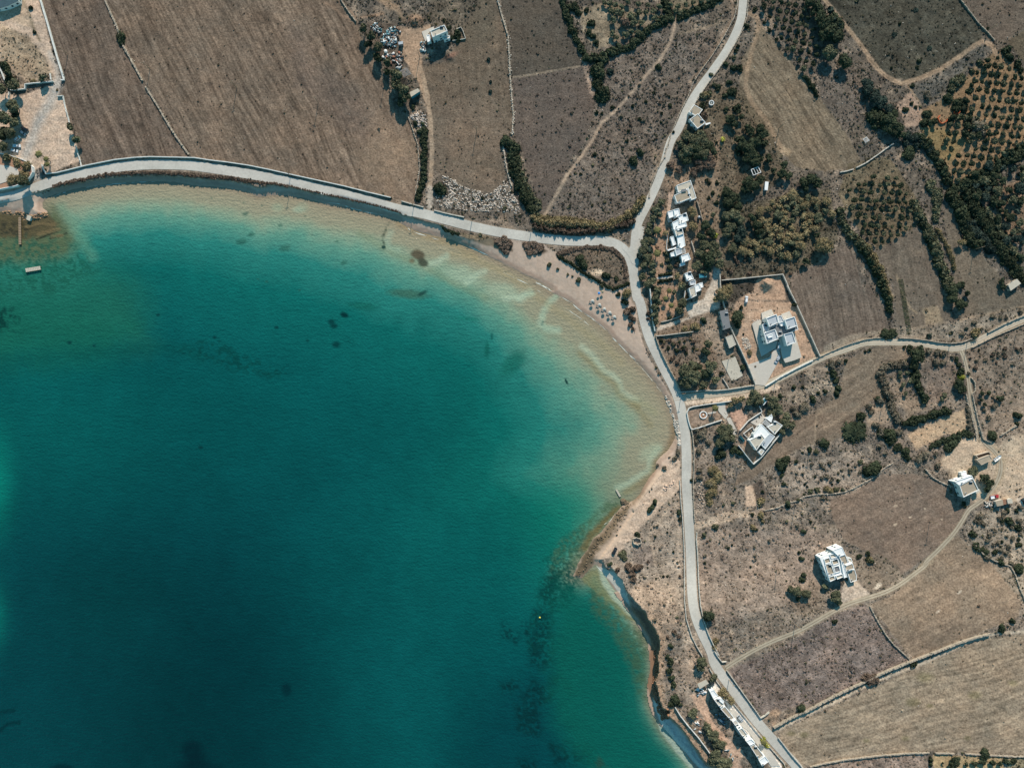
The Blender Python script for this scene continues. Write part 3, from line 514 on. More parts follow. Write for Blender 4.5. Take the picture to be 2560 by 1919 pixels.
# sand ripples, pale scour marks and bars
for x, y, rx, ry, a in ((1050, 1400, 170, 90, .2), (1500, 1570, 170, 80, .3), (1020, 720, 60, 30, 0), (1620, 880, 60, 25, .2)): spot('C2' if x != 1020 else 'B2', x, y, rx, ry, (152, 172, 152), .6, a, target=SC_)
spot('B2', 800, 700, 60, 40, (148, 160, 138), .6, target=SC_); spot('B2', 1060, 700, 60, 50, (148, 158, 138), .5, target=SC_)
for t, l, wd, c, al in (
  ('C2', '680 1310 800 1260 900 1200', 6, (164, 184, 164), .8), ('C2', '1100 1480 1200 1400 1290 1360', 7, (164, 184, 164), .7), ('C2', '1500 1640 1650 1620 1760 1570', 7, (164, 184, 164), .7),
  ('C2', '950 1180 1100 1210 1250 1260 1400 1330 1560 1420 1700 1500', 9, (160, 144, 108), .5), ('C2', '400 860 700 1000 950 1080 1200 1200', 10, (150, 132, 96), .6),
  ('C2', '320 960 280 1040 300 1130 380 1150', 10, (150, 172, 154), .6), ('C2', '0 960 300 1150 700 1330 1000 1500 1300 1640', 14, (120, 130, 104), .6),
  ('D3', '370 170 280 260 235 350 215 440 260 500 400 520', 8, (152, 182, 162), .8), ('D3', '640 690 750 790 830 890 870 950 960 990 1020 1050 1050 1160 1120 1210 1190 1240', 9, (162, 180, 160), .85),
  ('D3', '620 760 740 860 810 950 900 1020 1000 1090 1020 1170 1100 1240 1220 1310', 10, (124, 116, 84), .8), ('D3', '1190 1240 1300 1290 1400 1380', 10, (150, 150, 120), .6),
  ('D3', '100 130 300 260 500 400 700 560 900 700 1050 850', 14, (150, 138, 106), .5), ('D3', '1180 1300 1280 1400 1350 1500', 12, (128, 118, 84), .6),
  ('D3', '0 210 60 160 120 140', 7, (160, 186, 166), .7), ('D4', '1430 290 1350 400 1340 520 1220 590 1100 670 1010 700', 12, (158, 178, 158), .8), ('D4', '1560 290 1480 370 1400 450 1370 560 1250 650 1100 740', 14, (122, 108, 72), .7),
  ('D4', '1590 60 1590 150 1560 240', 8, (118, 92, 60), .7)): sl2(P(t, l), wd*.7, tuple(min(255, v+8) for v in c) if sum(c) > 420 else c, 12, al*.62)
spot('D4', 1350, 330, 130, 70, (156, 168, 146), .6, -.6, target=SC_)
# boulders under water
spot('C2', 600, 1190, 75, 50, (84, 74, 58), .9, .3, soft=.6, target=SC_); spot('C2', 650, 1265, 60, 40, (62, 66, 54), .9, .6, soft=.6, target=SC_); spot('C2', 540, 1250, 28, 26, (96, 80, 58), .7, target=SC_)
sl2(P('C2', '300 860 265 950 235 1010 245 1070'), 6, (56, 70, 58), 3, .9, tw=.2, thr=.45); spot('C2', 245, 1110, 22, 20, (28, 62, 56), .95, soft=.5, target=SC_); sl2(P('C2', '270 940 330 935'), 4, (90, 98, 78), 2, .7, tw=.2)
for x, y, r in ((470, 765, 30), (530, 980, 35), (430, 1055, 55), (880, 1120, 60), (1490, 1270, 35), (1160, 985, 12), (1420, 1050, 20), (690, 1465, 18), (600, 1440, 14), (1030, 1555, 16), (830, 885, 25), (640, 680, 14), (450, 650, 12), (1090, 790, 14), (120, 600, 12)): spot('B2', x, y, r, r*.55, (38, 84, 74), .65, -.2, target=SC_)
# rocky fringe and sea-grass beds in the south-east
sp(P('D4', '1040 790 1050 900 900 1080 780 1200 640 1400 540 1560 430 1620 300 1658 300 1500 420 1250 560 1130 760 980 900 850'), (66, 92, 68), soft=8, warp=5, alpha=.7, tw=.2, thr=.45)
sp(P('D4', '1130 840 1040 900 960 1000 860 1110 740 1250 700 1350 620 1350 700 1180 860 1020 980 900'), (110, 96, 62), soft=6, warp=5, alpha=.8)
sl2(P('D4', '860 1080 980 1010 1000 950'), 2, (150, 140, 112), 1.5, .5); sl2(P('D4', '700 1340 760 1220 830 1170'), 2, (140, 130, 100), 1.5, .6)
QB = ['1290 330 1350 420 1290 500 1240 560 1200 480', '1400 420 1440 450 1390 560 1340 520', '1170 600 1290 620 1300 760 1310 980 1240 1000 1140 960 1150 800 1160 700', '1100 680 1150 720 1130 800 1090 760',
      '1280 1020 1360 1040 1450 1150 1380 1140 1270 1080', '1150 1050 1290 1160 1280 1200 1160 1290 1080 1180', '1040 1230 1200 1280 1230 1420 1160 1460 1040 1400', '1260 1480 1400 1540 1560 1540 1560 1640 1300 1640', '1380 1480 1530 1500 1580 1600', '1060 1600 1180 1600 1200 1700 1060 1700', '930 1090 1060 1050 1080 1130 950 1160', '960 700 1050 760 1060 820 950 800']
for q in QB: sp(P('Q', q), (5, 44, 46), soft=14, warp=8, alpha=.85, tw=.12, thr=.44, sc=6)
sp(P('Q', '1230 380 1400 300 1470 400 1430 560 1330 600 1220 560'), (8, 62, 56), soft=12, alpha=.85, tw=.12, thr=.46, sc=5)
sp(P('D4', '420 1180 620 1100 760 1180 620 1400 480 1600 300 1650 250 1450'), (12, 72, 62), soft=14, warp=7, alpha=.45, tw=.12, thr=.48, sc=4)
sp(P('D5', '240 0 480 0 560 160 480 420 300 700 120 1000 80 800 140 400'), (8, 60, 54), soft=14, warp=8, alpha=.5, tw=.1, thr=.52, sc=4)
sp(P('D5', '420 260 640 200 760 330 900 520 1060 700 1200 850 1330 1000 1340 1250 1330 1500 1420 1700 1700 2100 1400 2300 700 2200 350 1700 300 900'), (10, 86, 76), soft=40, warp=8, alpha=.8)
sp(P('Q', '1510 400 1640 480 1780 640 1900 740 1960 860 1900 960 1980 1200 2000 1330 1880 1200 1820 1000 1700 760 1560 600'), (62, 88, 66), soft=14, warp=4, alpha=.75, tw=.25, thr=.4)
sp(P('D5', '640 190 800 70 900 190 1000 330 1130 480 1230 640 1100 600 900 420 760 300'), (116, 118, 84), soft=6, alpha=.7)
sp(P('D5', '800 60 880 140 900 200 980 310 1060 370 1120 460 1180 600 1100 540 960 400 860 260'), (158, 174, 158), soft=5, warp=2, alpha=.9)
sp(P('X', '1040 1700 900 1510 760 1370 640 1200 600 1180 640 1290 760 1450 900 1620 960 1700'), (150, 168, 158), soft=4, warp=2, alpha=.9)
sp(P('X', '-20 1540 60 1600 100 1658 -60 1658'), (40, 66, 54), soft=8, alpha=.6)
# shade side of nothing here: foam is separate. open-water patchiness
q_ = 1+(fbm(GX/26, GY/26, 91, 4)-.5)*.22*smooth(30, 200, S)+(fbm(GX/130, GY/130, 93, 3)-.5)*.25*smooth(100, 400, S)
SC_ *= q_[..., None]*np.array([.97, .94, .86], np.float32)*(1+(vn(GX*.5+GY*.1, GY/2.6, 97)-.5)*.16+(vn(GX/2.6, GY/2.6, 98)-.5)*.12)[..., None]
WXs = (GX-1280)*K*(CAMH-SL)/CAMH; WYs = (959.5-GY)*K*(CAMH-SL)/CAMH
VS = np.stack([WXs, WYs, np.full(SH, SL)], -1).reshape(-1, 3)
selw = (np.minimum(SD[:-1, :-1], SD[1:, 1:]) < 4).ravel()
qw = Q[selw]; u, inv = np.unique(qw, return_inverse=True)
mw = bpy.data.materials.new('sea_water'); mw.use_nodes = True; N = mw.node_tree.nodes; Lk = mw.node_tree.links
b = N['Principled BSDF']; b.inputs['Roughness'].default_value = .12; b.inputs['IOR'].default_value = 1.333; b.inputs['Specular IOR Level'].default_value = .5
a = N.new('ShaderNodeAttribute'); a.attribute_name = 'Col'
ge = N.new('ShaderNodeNewGeometry'); mp = N.new('ShaderNodeMapping'); mp.inputs['Rotation'].default_value = (0, 0, R(22)); mp.inputs['Scale'].default_value = (.35, 1.0, 1)
Lk.new(ge.outputs['Position'], mp.inputs['Vector'])
n1 = N.new('ShaderNodeTexNoise'); n1.inputs['Scale'].default_value = .55; n1.inputs['Detail'].default_value = 3; Lk.new(mp.outputs[0], n1.inputs['Vector'])
n2 = N.new('ShaderNodeTexNoise'); n2.inputs['Scale'].default_value = .9; n2.inputs['Detail'].default_value = 2; Lk.new(ge.outputs['Position'], n2.inputs['Vector'])
ad = N.new('ShaderNodeMath'); ad.operation = 'ADD'; Lk.new(n1.outputs[0], ad.inputs[0]); Lk.new(n2.outputs[0], ad.inputs[1])
bp = N.new('ShaderNodeBump'); bp.inputs['Strength'].default_value = .9; bp.inputs['Distance'].default_value = .35; Lk.new(ad.outputs[0], bp.inputs['Height']); Lk.new(bp.outputs[0], b.inputs['Normal'])
Lk.new(a.outputs['Color'], b.inputs['Base Color'])
sea = obj('sea', npmesh('sea', VS[u], inv.reshape(qw.shape), mw, SC_.reshape(-1, 3)[u], True)); sea['kind'] = 'structure'

# ---------------------------------------------------------------- roads as draped strips
M['road'] = mat('concrete_road', tuple(s2l((182, 178, 168))), noise=(.1, .8), noise2=(.12, .09), bump=.1, bscale=3, rough=.95)
M['dirt_road'] = mat('dirt_road', tuple(s2l((186, 174, 154))), noise=(.09, .5), noise2=(.08, .12), bump=.25, bscale=2, rough=1)
M['lane'] = mat('lane', tuple(s2l((166, 154, 134))), noise=(.12, .5), noise2=(.1, .15), bump=.25, bscale=2, rough=1)
M['rut'] = mat('rut', tuple(s2l((128, 114, 96))), noise=(.15, .6), rough=1)
def resample(pts, step):
    out = [pts[0]]
    for a, b in zip(pts[:-1], pts[1:]):
        n = max(1, int(math.dist(a, b)/step))
        out += [(a[0]+(b[0]-a[0])*i/n, a[1]+(b[1]-a[1])*i/n) for i in range(1, n+1)]
    return out
def smoothline(pts, it=2):
    for _ in range(it):
        q = [pts[0]]
        for a, b in zip(pts[:-1], pts[1:]): q += [(a[0]*.75+b[0]*.25, a[1]*.75+b[1]*.25), (a[0]*.25+b[0]*.75, a[1]*.25+b[1]*.75)]
        pts = q+[pts[-1]]
    return pts
def strip(name, pts, width, mt, lift, offs=(0,), kind='structure', label=None, jit_=.5, nc=5):
    pts = resample(smoothline(pts), 5); a = np.array(pts); t = np.gradient(a, axis=0); t /= np.linalg.norm(t, axis=1)[:, None]+1e-9; nr = np.stack([-t[:, 1], t[:, 0]], 1)
    for _ in range(3): nr[1:-1] = (nr[:-2]+nr[1:-1]+nr[2:])/3
    V = []; F = []
    for of in offs:
        base = len(V); e = (fbm(np.arange(len(a))/3.0, np.zeros(len(a)), 71, 2)-.5)*jit_*2
        for i in range(len(a)):
            for j in range(nc):
                w_ = (j/(nc-1)-.5)*(width+ (e[i] if j in (0, nc-1) else 0))+of
                x, y = a[i]+nr[i]*w_; z = G(x, y)+lift; V.append(U(x, y, z))
        for i in range(len(a)-1):
            for j in range(nc-1):
                p = base+i*nc+j; F.append((p, p+nc, p+nc+1, p+1))
    me = npmesh(name, V, F, mt, None, True); me.update()
    if me.polygons[0].normal.z < 0: me.flip_normals()
    o = obj(name, me); o['kind'] = kind; return o
strip('coastal_road', RD1, 24, M['road'], .12); strip('side_road', RD2, 20.5, M['road'], .16)
strip('dirt_road', RD3, 15, M['dirt_road'], .08); strip('lane', RD4, 10, M['lane'], .07)
strip('wheel_ruts', RD4, 1.3, M['rut'], .11, offs=(0,), nc=2, jit_=.6)

jp = P('D2', '1060 1125 1130 1120 1170 1040 1175 960 1200 880 1290 900 1270 1050 1240 1180 1225 1300 1160 1280 1120 1190')
jv = [U(x, y, G(x, y)+.2) for x, y in jp]; jc = P('D2', '1190 1120')[0]; jv.append(U(*jc, G(*jc)+.2))
me = bpy.data.meshes.new('road_junction'); me.from_pydata(jv, [], [(i, (i+1) % len(jp), len(jp)) for i in range(len(jp))]); me.update()
if me.polygons[0].normal.z < 0: me.flip_normals()
me.materials.append(M['road']); obj('road_junction', me)['kind'] = 'structure'

M['worn'] = mat('worn_concrete', tuple(s2l((158, 154, 146))), noise=(.14, .8), rough=1)
strip('wheel_ruts', RD3, 1.5, mat('dusty_rut', tuple(s2l((172, 159, 140))), noise=(.14, .6), rough=1), .13, offs=(-3, 3), nc=2, jit_=1.2)

# ---------------------------------------------------------------- leafy meshes
def ico(sub):
    bm = bmesh.new(); bmesh.ops.create_icosphere(bm, subdivisions=sub, radius=1)
    V = np.array([v.co[:] for v in bm.verts]); F = np.array([[v.index for v in f.verts] for f in bm.faces]); bm.free(); return V, F
IV1, IF1 = ico(1); IV2, IF2 = ico(2)
def crown(seed, lobes, leaves, lsize, flat=.8, spread=.62, spiky=0, hmin=-.35):
    """unit-radius crown of leaf quads over lumpy lobes; z from about hmin to 1"""
    r = np.random.default_rng(seed); V = []; F = []; Cc = []; nb = 0
    L = []
    for i in range(lobes):
        a = r.uniform(0, 2*math.pi); q = math.sqrt(r.uniform(0, 1))*spread; rr = r.uniform(.26, .46)*(1.15 if lobes < 7 else 1)
        L.append((q*math.cos(a), q*math.sin(a), r.uniform(-.1, .55)*(1-q*.6)*flat, rr, r.uniform(.78, 1.22)))
    L.append((0, 0, .15, .5, 1.0))
    for (x, y, z, rr, tn) in L:
        v = IV1*rr*.86*(1+.18*r.standard_normal((len(IV1), 1)))+np.array([x, y, z]); v[:, 2] = np.maximum(v[:, 2], hmin)
        V.append(v); F.append(np.concatenate([IF1, IF1[:, -1:]], 1)+nb); nb += len(v); Cc.append(np.full((len(v), 3), tn*.9))
    n = leaves; k = r.integers(0, len(L), n); La = np.array(L)[k]
    d = r.standard_normal((n, 3)); d[:, 2] = np.abs(d[:, 2])*.9-.25; d /= np.linalg.norm(d, axis=1)[:, None]
    c = La[:, :3]+d*La[:, 3:4]*(r.uniform(.85, 1.15+spiky*.4, (n, 1))); c[:, 2] = np.maximum(c[:, 2], hmin)
    nn = d+r.standard_normal((n, 3))*.55; nn /= np.linalg.norm(nn, axis=1)[:, None]
    u = np.cross(nn, r.standard_normal((n, 3))); u /= np.linalg.norm(u, axis=1)[:, None]+1e-9; w_ = np.cross(nn, u)
    s = lsize*r.uniform(.6, 1.3, (n, 1)); e = 1.0-.45*spiky
    q = np.stack([c-u*s-w_*s*e*.6, c+u*s*.4-w_*s*e, c+u*s*1.1+w_*s*e*.5, c-u*s*.3+w_*s*e], 1).reshape(-1, 3)
    V.append(q); F.append((np.arange(n*4).reshape(n, 4))+nb)
    t = (La[:, 4]*r.uniform(.62, 1.4, n))[:, None]*np.array([1, 1, 1]); t = np.repeat(t, 4, 0); Cc.append(t)
    return np.concatenate(V), np.concatenate(F), np.concatenate(Cc)
TINT = {'b': (44, 50, 36), 'o': (70, 71, 54), 'y': (100, 90, 66), 'g': (86, 80, 68), 'l': (122, 122, 54), 'n': (80, 68, 58), 'd': (40, 50, 44)}
for k, c in TINT.items():
    M['leaf_'+k] = mat('foliage_'+k, tuple(s2l(c)*1.6), attr='Col', noise=(.25, 2.2), rough=.85, spec=.12, rand=.18)
M['bark'] = mat('bark', tuple(s2l((96, 84, 72))), noise=(.2, 5), rough=1)
PR = {}
def proto(form, tint, size, i):
    """size 0 small 1 medium 2 large"""
    key = (form, tint, size, i)
    if key not in PR:
        lob = (4, 8, 14)[size]; lv = (110, 380, 1100)[size]; ls = (.24, .13, .075)[size]
        sp_ = {'y': 1.0, 'g': .8, 'l': .6}.get(tint, 0)
        V, F, Cc = crown(100+i*7+size*31+ord(tint), lob, lv, ls, flat=.9 if form == 'tree' else .75, spiky=sp_, hmin=-.42 if form == 'tree' else -.05)
        if form == 'bush': V[:, 2] = np.maximum(V[:, 2], -.05)
        PR[key] = (npmesh('crown' if form == 'tree' else 'bush', V, F, M['leaf_'+tint], Cc), V, F, Cc)
    return PR[key]
def trunk_mesh(seed, n=5):
    r = random.Random(seed); b = MB(); b.tube((0, 0, -.4), (r.uniform(-.05, .05), r.uniform(-.05, .05), .45), .11, .075, 7)
    for k in range(n):
        a = k*2*math.pi/n+r.uniform(-.4, .4); b.tube((0, 0, .35), (.45*math.cos(a), .45*math.sin(a), .85), .055, .02, 5)
    me = bpy.data.meshes.new('trunk'); me.from_pydata(b.v, [], b.f); me.materials.append(M['bark']); return me
TRK = [trunk_mesh(s) for s in range(3)]
# ---------------------------------------------------------------- names of places, to say where a thing stands
LM = [('restaurant terrace', 30, 440), ('pale parking yard', 120, 300), ('upper-left plot', 60, 120), ('scrap yard', 985, 90), ('tall white house', 1095, 85), ('white boulder field', 1150, 490),
      ('roadside cottage', 1745, 295), ('white house row', 1710, 560), ('reed bank', 1460, 560), ('beach umbrellas', 1505, 770), ('big walled villa', 1945, 830), ('garden house', 1905, 1080),
      ('round stone fountain', 1757, 1037), ('long grey shed', 1812, 800), ('lone white villa', 2095, 1410), ('white farmhouse', 2415, 1215), ('roofless stone house', 2458, 1145), ('orange-soil orchard', 2430, 220), ('walled olive grove', 1530, 60), ('terraced olive plot', 2200, 560),
      ('triangular ploughed field', 1960, 230), ('seaside row house', 1850, 1840), ('red cliff edge', 1650, 1680), ('small white cove', 1520, 1440), ('black shore car', 1536, 1376), ('sandy track fork', 2265, 205), ('rocky shore jetty', 1548, 1240), ('striped bottom field', 2300, 1780), ('sunken garden', 2290, 960), ('big round bush', 2140, 1078),
      ('walled lane entrance', 2410, 870), ('vegetable strip', 2260, 700), ('farm track mouth', 1120, 520), ('yellow thicket', 1960, 600), ('dirt pit', 1880, 1230), ('rounded ploughed field', 2250, 1290), ('lower scrub plot', 2000, 1690), ('upper olive grove', 1990, 90), ('junction dune', 1480, 680)]
ORD = ['nearest', 'second nearest', 'third nearest', 'fourth nearest', 'fifth nearest', 'sixth nearest', 'seventh nearest', 'eighth nearest', 'ninth nearest', 'tenth nearest', 'eleventh nearest', 'twelfth nearest', 'thirteenth nearest', 'fourteenth nearest', 'fifteenth nearest', 'sixteenth nearest']
NUM = lambda i: ORD[i] if i < len(ORD) else f'{i+1}th nearest'
PEND = []
def want_label(objs, adj, noun, px, py): PEND.append((objs, adj, noun, px, py))
def flush_labels():
    groups = {}
    for it in PEND:
        objs, adj, noun, px, py = it
        d = sorted(((math.hypot(px-x, py-y)), n, x, y) for n, x, y in LM)[0]
        dx, dy = px-d[2], py-d[3]
        side = ('right of' if dx > 0 else 'left of') if abs(dx) > 2*abs(dy) else (('above' if dy < 0 else 'below') if abs(dy) > 2*abs(dx) else (('upper ' if dy < 0 else 'lower ')+('right of' if dx > 0 else 'left of')))
        groups.setdefault((adj, noun, side, d[1]), []).append((d[0], objs))
    for (adj, noun, side, n), l in groups.items():
        l.sort(key=lambda q: q[0])
        for i, (dd, o) in enumerate(l):
            o['label'] = f'{adj} {noun} {side} the {n}'+(f', {NUM(i)}' if len(l) > 1 else '')
PADJ = {'b': 'dark green', 'o': 'grey-green', 'y': 'yellowish', 'g': 'dull grey-brown', 'l': 'bright lime', 'n': 'brownish', 'd': 'blue-green'}
CNT = {'n': 0}
def wpos(px, py, dz=0):
    z = G(px, py); return U(px, py, z+dz)
SPEC_B = []; SPEC_T = []
def add_bush(*a, **k):
    SPEC_B.append((a[2], a, k))
def add_tree(*a, **k):
    if k.get('name') == 'olive_tree': return _tree(*a, **k)
    SPEC_T.append((a[2], a, k))
def _bush(px, py, r, tint, hm=1.0, ry=None, noun='bush', group='bushes scattered over the slopes'):
    """px,py: apparent centre; r in metres"""
    size = 0 if r < 1.3 else (1 if r < 2.9 else 2); me = proto('bush', tint, size, CNT['n'] % 3)[0]; CNT['n'] += 1
    hz = (r*.95+.25)*hm; z = G(px, py); x, y, _ = U(px, py, z+hz*.45)
    o = obj('bush', me, None, (x, y, z-.05)); o.scale = (r*1.05, (ry or r)*1.05, hz); 
    if ry is None: o.rotation_euler = (0, 0, random.uniform(0, 6.28))
    else: o.rotation_euler = (0, 0, 0)
    tag(o, None, 'bush', group); sz = 'tiny' if r < .9 else 'small' if r < 1.6 else 'mid-sized' if r < 2.8 else 'large'
    want_label(o, f'{sz} {PADJ[tint]}', noun, px, py); return o
def _tree(px, py, r, tint, hm=1.0, group='trees around the bay', name='tree', cat='tree', noun='tree', label=True):
    size = 0 if r < 1.2 else (1 if r < 2.9 else 2); me = proto('tree', tint, size, CNT['n'] % 3)[0]; CNT['n'] += 1
    th = (r*1.25+1.2)*hm; z = G(px, py); hz = max(r*.7, th*.5); zc = z+th-hz; x, y, _ = U(px, py, zc)
    e = empty(name, (x, y, z), random.uniform(0, 6.28)); tag(e, None, cat, group)
    c = obj('crown', me, e, (0, 0, zc-z)); c.scale = (r*1.05, r*1.05, hz)
    t = obj('trunk', TRK[CNT['n'] % 3], e, (0, 0, 0)); t.scale = (r*.8, r*.8, max(.5, (zc-z)/.8))
    sz = 'small' if r < 1.7 else 'mid-sized' if r < 3 else 'tall'
    if label: want_label(e, f'{sz} {PADJ[tint]}', noun, px, py)
    return e
def hedge(name, label, cat, tint, pts, rs, hm=1.0, group=None, form='bush'):
    """a hedge is one thing: one leafy mesh along its line"""
    Vs, Fs, Cs = [], [], []; nb = 0; cx, cy = np.mean(pts, 0); z0 = G(cx, cy); ox, oy, _ = U(cx, cy, z0)
    for i, ((px, py), r) in enumerate(zip(pts, rs)):
        size = 0 if r < 1.3 else (1 if r < 3.4 else 2); _, V, F, Cc = proto(form, tint, size, i % 3)
        hz = (r*.95+.3)*hm*random.uniform(.85, 1.15); z = G(px, py); x, y, _ = U(px, py, z+hz*.45); a = random.uniform(0, 6.28); c, s = math.cos(a), math.sin(a)
        W_ = V.copy(); W_[:, 0] = (V[:, 0]*c-V[:, 1]*s)*r*1.1+x-ox; W_[:, 1] = (V[:, 0]*s+V[:, 1]*c)*r*1.1+y-oy; W_[:, 2] = V[:, 2]*hz+z-z0-.05
        Vs.append(W_); Fs.append(F+nb); nb += len(W_); Cs.append(Cc*random.uniform(.8, 1.2))
    o = obj(name, npmesh(name, np.concatenate(Vs), np.concatenate(Fs), M['leaf_'+tint], np.concatenate(Cs)), None, (ox, oy, z0)); tag(o, label, cat, group); return o
def hz(t, s, r, step=None):
    """hedge line in tile t, radius r (tile px) -> dense centres"""
    k = TILE[t][2]; pts = resample(P(t, s), (step or r*.75)/k); out = []; rr = []
    for x, y in pts: out.append((x+random.uniform(-.25, .25)*r/k, y+random.uniform(-.25, .25)*r/k)); rr.append(r/k*K*random.uniform(.85, 1.15))
    return out, rr
def rd(t, s, f, **kw):
    v = [float(a) for a in s.split()]; k = TILE[t][2]
    for i in range(0, len(v), 3):
        (px, py), = P(t, f'{v[i]} {v[i+1]}'); f(px, py, v[i+2]/k*K, **kw)
def B(t, tint, s, **kw): rd(t, s, add_bush, tint=tint, **kw)
def T(t, tint, s, **kw): rd(t, s, add_tree, tint=tint, **kw)
# bushes
add_bush(*P('A1', '1245 385')[0], 3.0, 'b', 1.0, ry=4.9)
B('A1', 'b', '350 330 22 40 680 60 90 820 50 310 80 28 30 1340 50'); B('A1', 'y', '340 840 30 590 930 16')
T('A1', 'o', '430 805 42 150 880 65 20 930 55 150 1110 72 60 1225 75 140 1260 60 100 1380 66 40 1530 58 75 1640 45 740 1320 46 775 1442 42', hm=1.35); T('A1', 'b', '160 1180 50 10 1400 60 90 760 50', hm=1.3)
T('A2', 'y', '80 195 46 175 240 48 280 262 52 250 355 52 130 410 55 190 395 50 160 200 34', hm=.9); T('A2', 'o', '250 430 62', hm=1.8, noun='long-shadowed tree')
T('C1', 'o', '40 290 48 110 385 52 190 505 55 275 645 46 370 790 72 440 945 74 380 890 58 470 1010 60', hm=1.75); T('C1', 'b', '90 460 46 190 600 50 270 740 44 420 1060 50', hm=1.4)
B('C1', 'b', '550 1100 32 570 1270 30 625 1360 48 680 1415 32 1530 405 20 925 285 30 1000 350 48 1020 410 36 960 395 30 870 210 22'); B('C1', 'y', '785 250 18'); B('C1', 'd', '1330 615 27 1355 845 20 1355 950 24')
B('C2', 'b', '830 500 76'); B('C2', 'o', '1500 710 30 1850 775 34'); B('C2', 'o', '1915 560 12 240 560 14')
B('D1', 'b', '560 60 60 600 120 50 690 100 36 740 240 44 715 330 46 760 370 40 790 430 34 800 470 26 1440 690 36 1385 965 22 960 1110 26 790 1165 26 850 1170 17 1300 1050 24 1560 1090 30 1240 1580 36 1110 1460 20 860 1640 20 770 1600 18')
B('D1', 'b', '820 735 102 865 965 98 800 860 66', hm=.9); B('D1', 'd', '935 735 42')
T('D1', 'o', '930 30 34 980 50 34 940 105 34 1000 120 34 970 195 38 1060 70 32 1050 140 34 1150 165 52 1170 235 50 1230 120 34 1260 235 34 1310 120 32 1380 110 32 1330 50 30 1230 40 30 1440 60 32 960 340 34 1000 385 32 1100 355 36 1150 320 30 1220 330 34 1400 180 32 870 20 30 1120 20 32', hm=.8, group='olive trees of the walled grove', noun='olive tree'); T('D1', 'n', '1090 235 56', hm=.8)
T('D1', 'o', '1640 60 30 1720 40 30 1800 20 30 1880 10 30 1660 130 28 1560 40 30 1610 110 26 1960 0 28', hm=.8, group='olive trees of the walled grove', noun='olive tree')
T('D1', 'o', '1720 1400 66 1810 1450 66 1750 1550 74 1900 1600 66 1660 1500 48 1920 1500 56 1860 1390 52 1690 1610 50'); T('D1', 'b', '1800 1530 62 1840 1610 56'); B('D1', 'y', '1925 985 46'); B('D1', 'b', '1900 1095 42'); B('D1', 'n', '1905 1195 50')
B('D2', 'b', '1185 215 60 1245 118 46 775 150 22 860 190 18 525 555 18 630 350 18'); B('D2', 'b', '620 1230 56 665 1290 56 890 1400 48 1000 1440 36'); B('D2', 'o', '300 1295 28 395 1335 17 495 1390 15 545 1410 12 610 1445 33')
T('D2', 'n', '1720 60 60 1800 30 56 1700 200 58 1560 260 44 1900 200 60 1980 260 60 1850 290 52 1800 340 50 1640 310 46', hm=.7); T('D2', 'b', '1850 100 60 1950 60 60 2000 120 50 1760 130 44')
B('D2', 'b', '2000 540 25 2040 650 25 1935 420 26 2040 440 24')
T('D2', 'o', '1460 640 46 1400 720 50 1440 765 36 1380 820 44 1340 880 36 1320 950 46 1300 1050 58 1360 1050 46 1280 1130 56 1320 1220 56 1280 1290 48 1360 1290 46 1260 1420 48 1320 1490 48 1380 1470 46 1420 1600 48 1380 1370 36', hm=.85); T('D2', 'd', '1385 955 40 1250 1200 46 1350 1140 44', hm=.85)
T('D2', 'y', '1790 745 56 1790 895 52 1640 1410 40 1680 1510 42 1450 930 26 1510 965 30', hm=.8); T('D2', 'b', '1920 890 60 1980 960 54 1870 1000 52 1950 1240 88'); T('D2', 'l', '2030 975 36', hm=.8)
T('D2', 'o', '1900 1080 66 2000 1110 66 1850 1180 60 1830 1300 58 2030 1190 60 1960 1340 38 1900 1370 40 2060 1280 56')
B('D2', 'n', '1625 1290 32 1430 1150 28'); B('D2', 'o', '1470 1290 20 1520 1180 38 1540 1240 38 1560 1320 38 1400 1540 30 1640 1270 24')
B('D3', 'y', '1110 135 56', hm=1.5); B('D3', 'b', '1085 225 42'); B('D3', 'n', '1120 330 52 1170 300 40 1150 380 36 1145 460 32 1170 495 22 1180 410 24'); B('D3', 'o', '850 60 28'); B('D3', 'b', '1020 150 26')
T('D3', 'o', '1330 30 48 1420 100 46 1400 180 46 1390 280 42 1400 350 42 1410 430 40 1440 230 34 1680 240 56 1650 320 52 1690 60 42 1600 120 30'); B('D3', 'n', '1325 340 26 1330 400 20'); B('D3', 'b', '1550 395 30'); B('D3', 'y', '1450 130 20 1730 170 20')
B('D3', 'n', '1560 620 24 1600 660 20 1480 680 18 1720 720 26 1660 720 22 1640 850 26 1600 790 20 1800 640 22')
T('E2', 'y', '485 1560 66', hm=1.1); T('E3', 'y', '440 150 74 370 190 44', hm=1.1); T('E3', 'b', '585 380 76 600 460 50', hm=.9)
B('E3', 'b', '640 290 28 250 420 40 655 910 40 660 560 14 30 710 24 50 640 20'); B('E3', 'y', '170 490 50 140 470 36 720 750 36 50 500 36 100 540 30')
T('E3', 'o', '285 655 50 60 950 88 150 1010 80 320 890 74 60 1060 70 130 890 60 240 1080 52 370 1040 44', hm=.95); T('E3', 'b', '260 740 52 270 960 66 180 890 50', hm=.8); B('E3', 'b', '435 965 28')
T('E3', 'y', '570 1245 46 640 1240 42 530 1300 30', hm=.9); T('E3', 'o', '770 1195 68 820 1250 58 720 1270 50 960 1260 66 1010 1340 66 950 1390 50 1080 1470 64 1110 1420 50 1060 1560 50 1150 1500 46 900 1210 42', hm=.85); B('E3', 'b', '1185 1110 28 1272 1105 22 1505 1155 25 1380 1230 44 1440 1165 24 1040 1200 34'); B('E3', 'g', '1290 1320 58 1220 1390 46 1180 1330 38')
B('E3', 'g', '1580 880 50 1640 850 40'); B('E3', 'b', '1590 970 46 1620 1050 42 1650 1120 44 1630 1180 40'); B('E3', 'b', '1720 830 28 1970 720 22 1920 740 18')
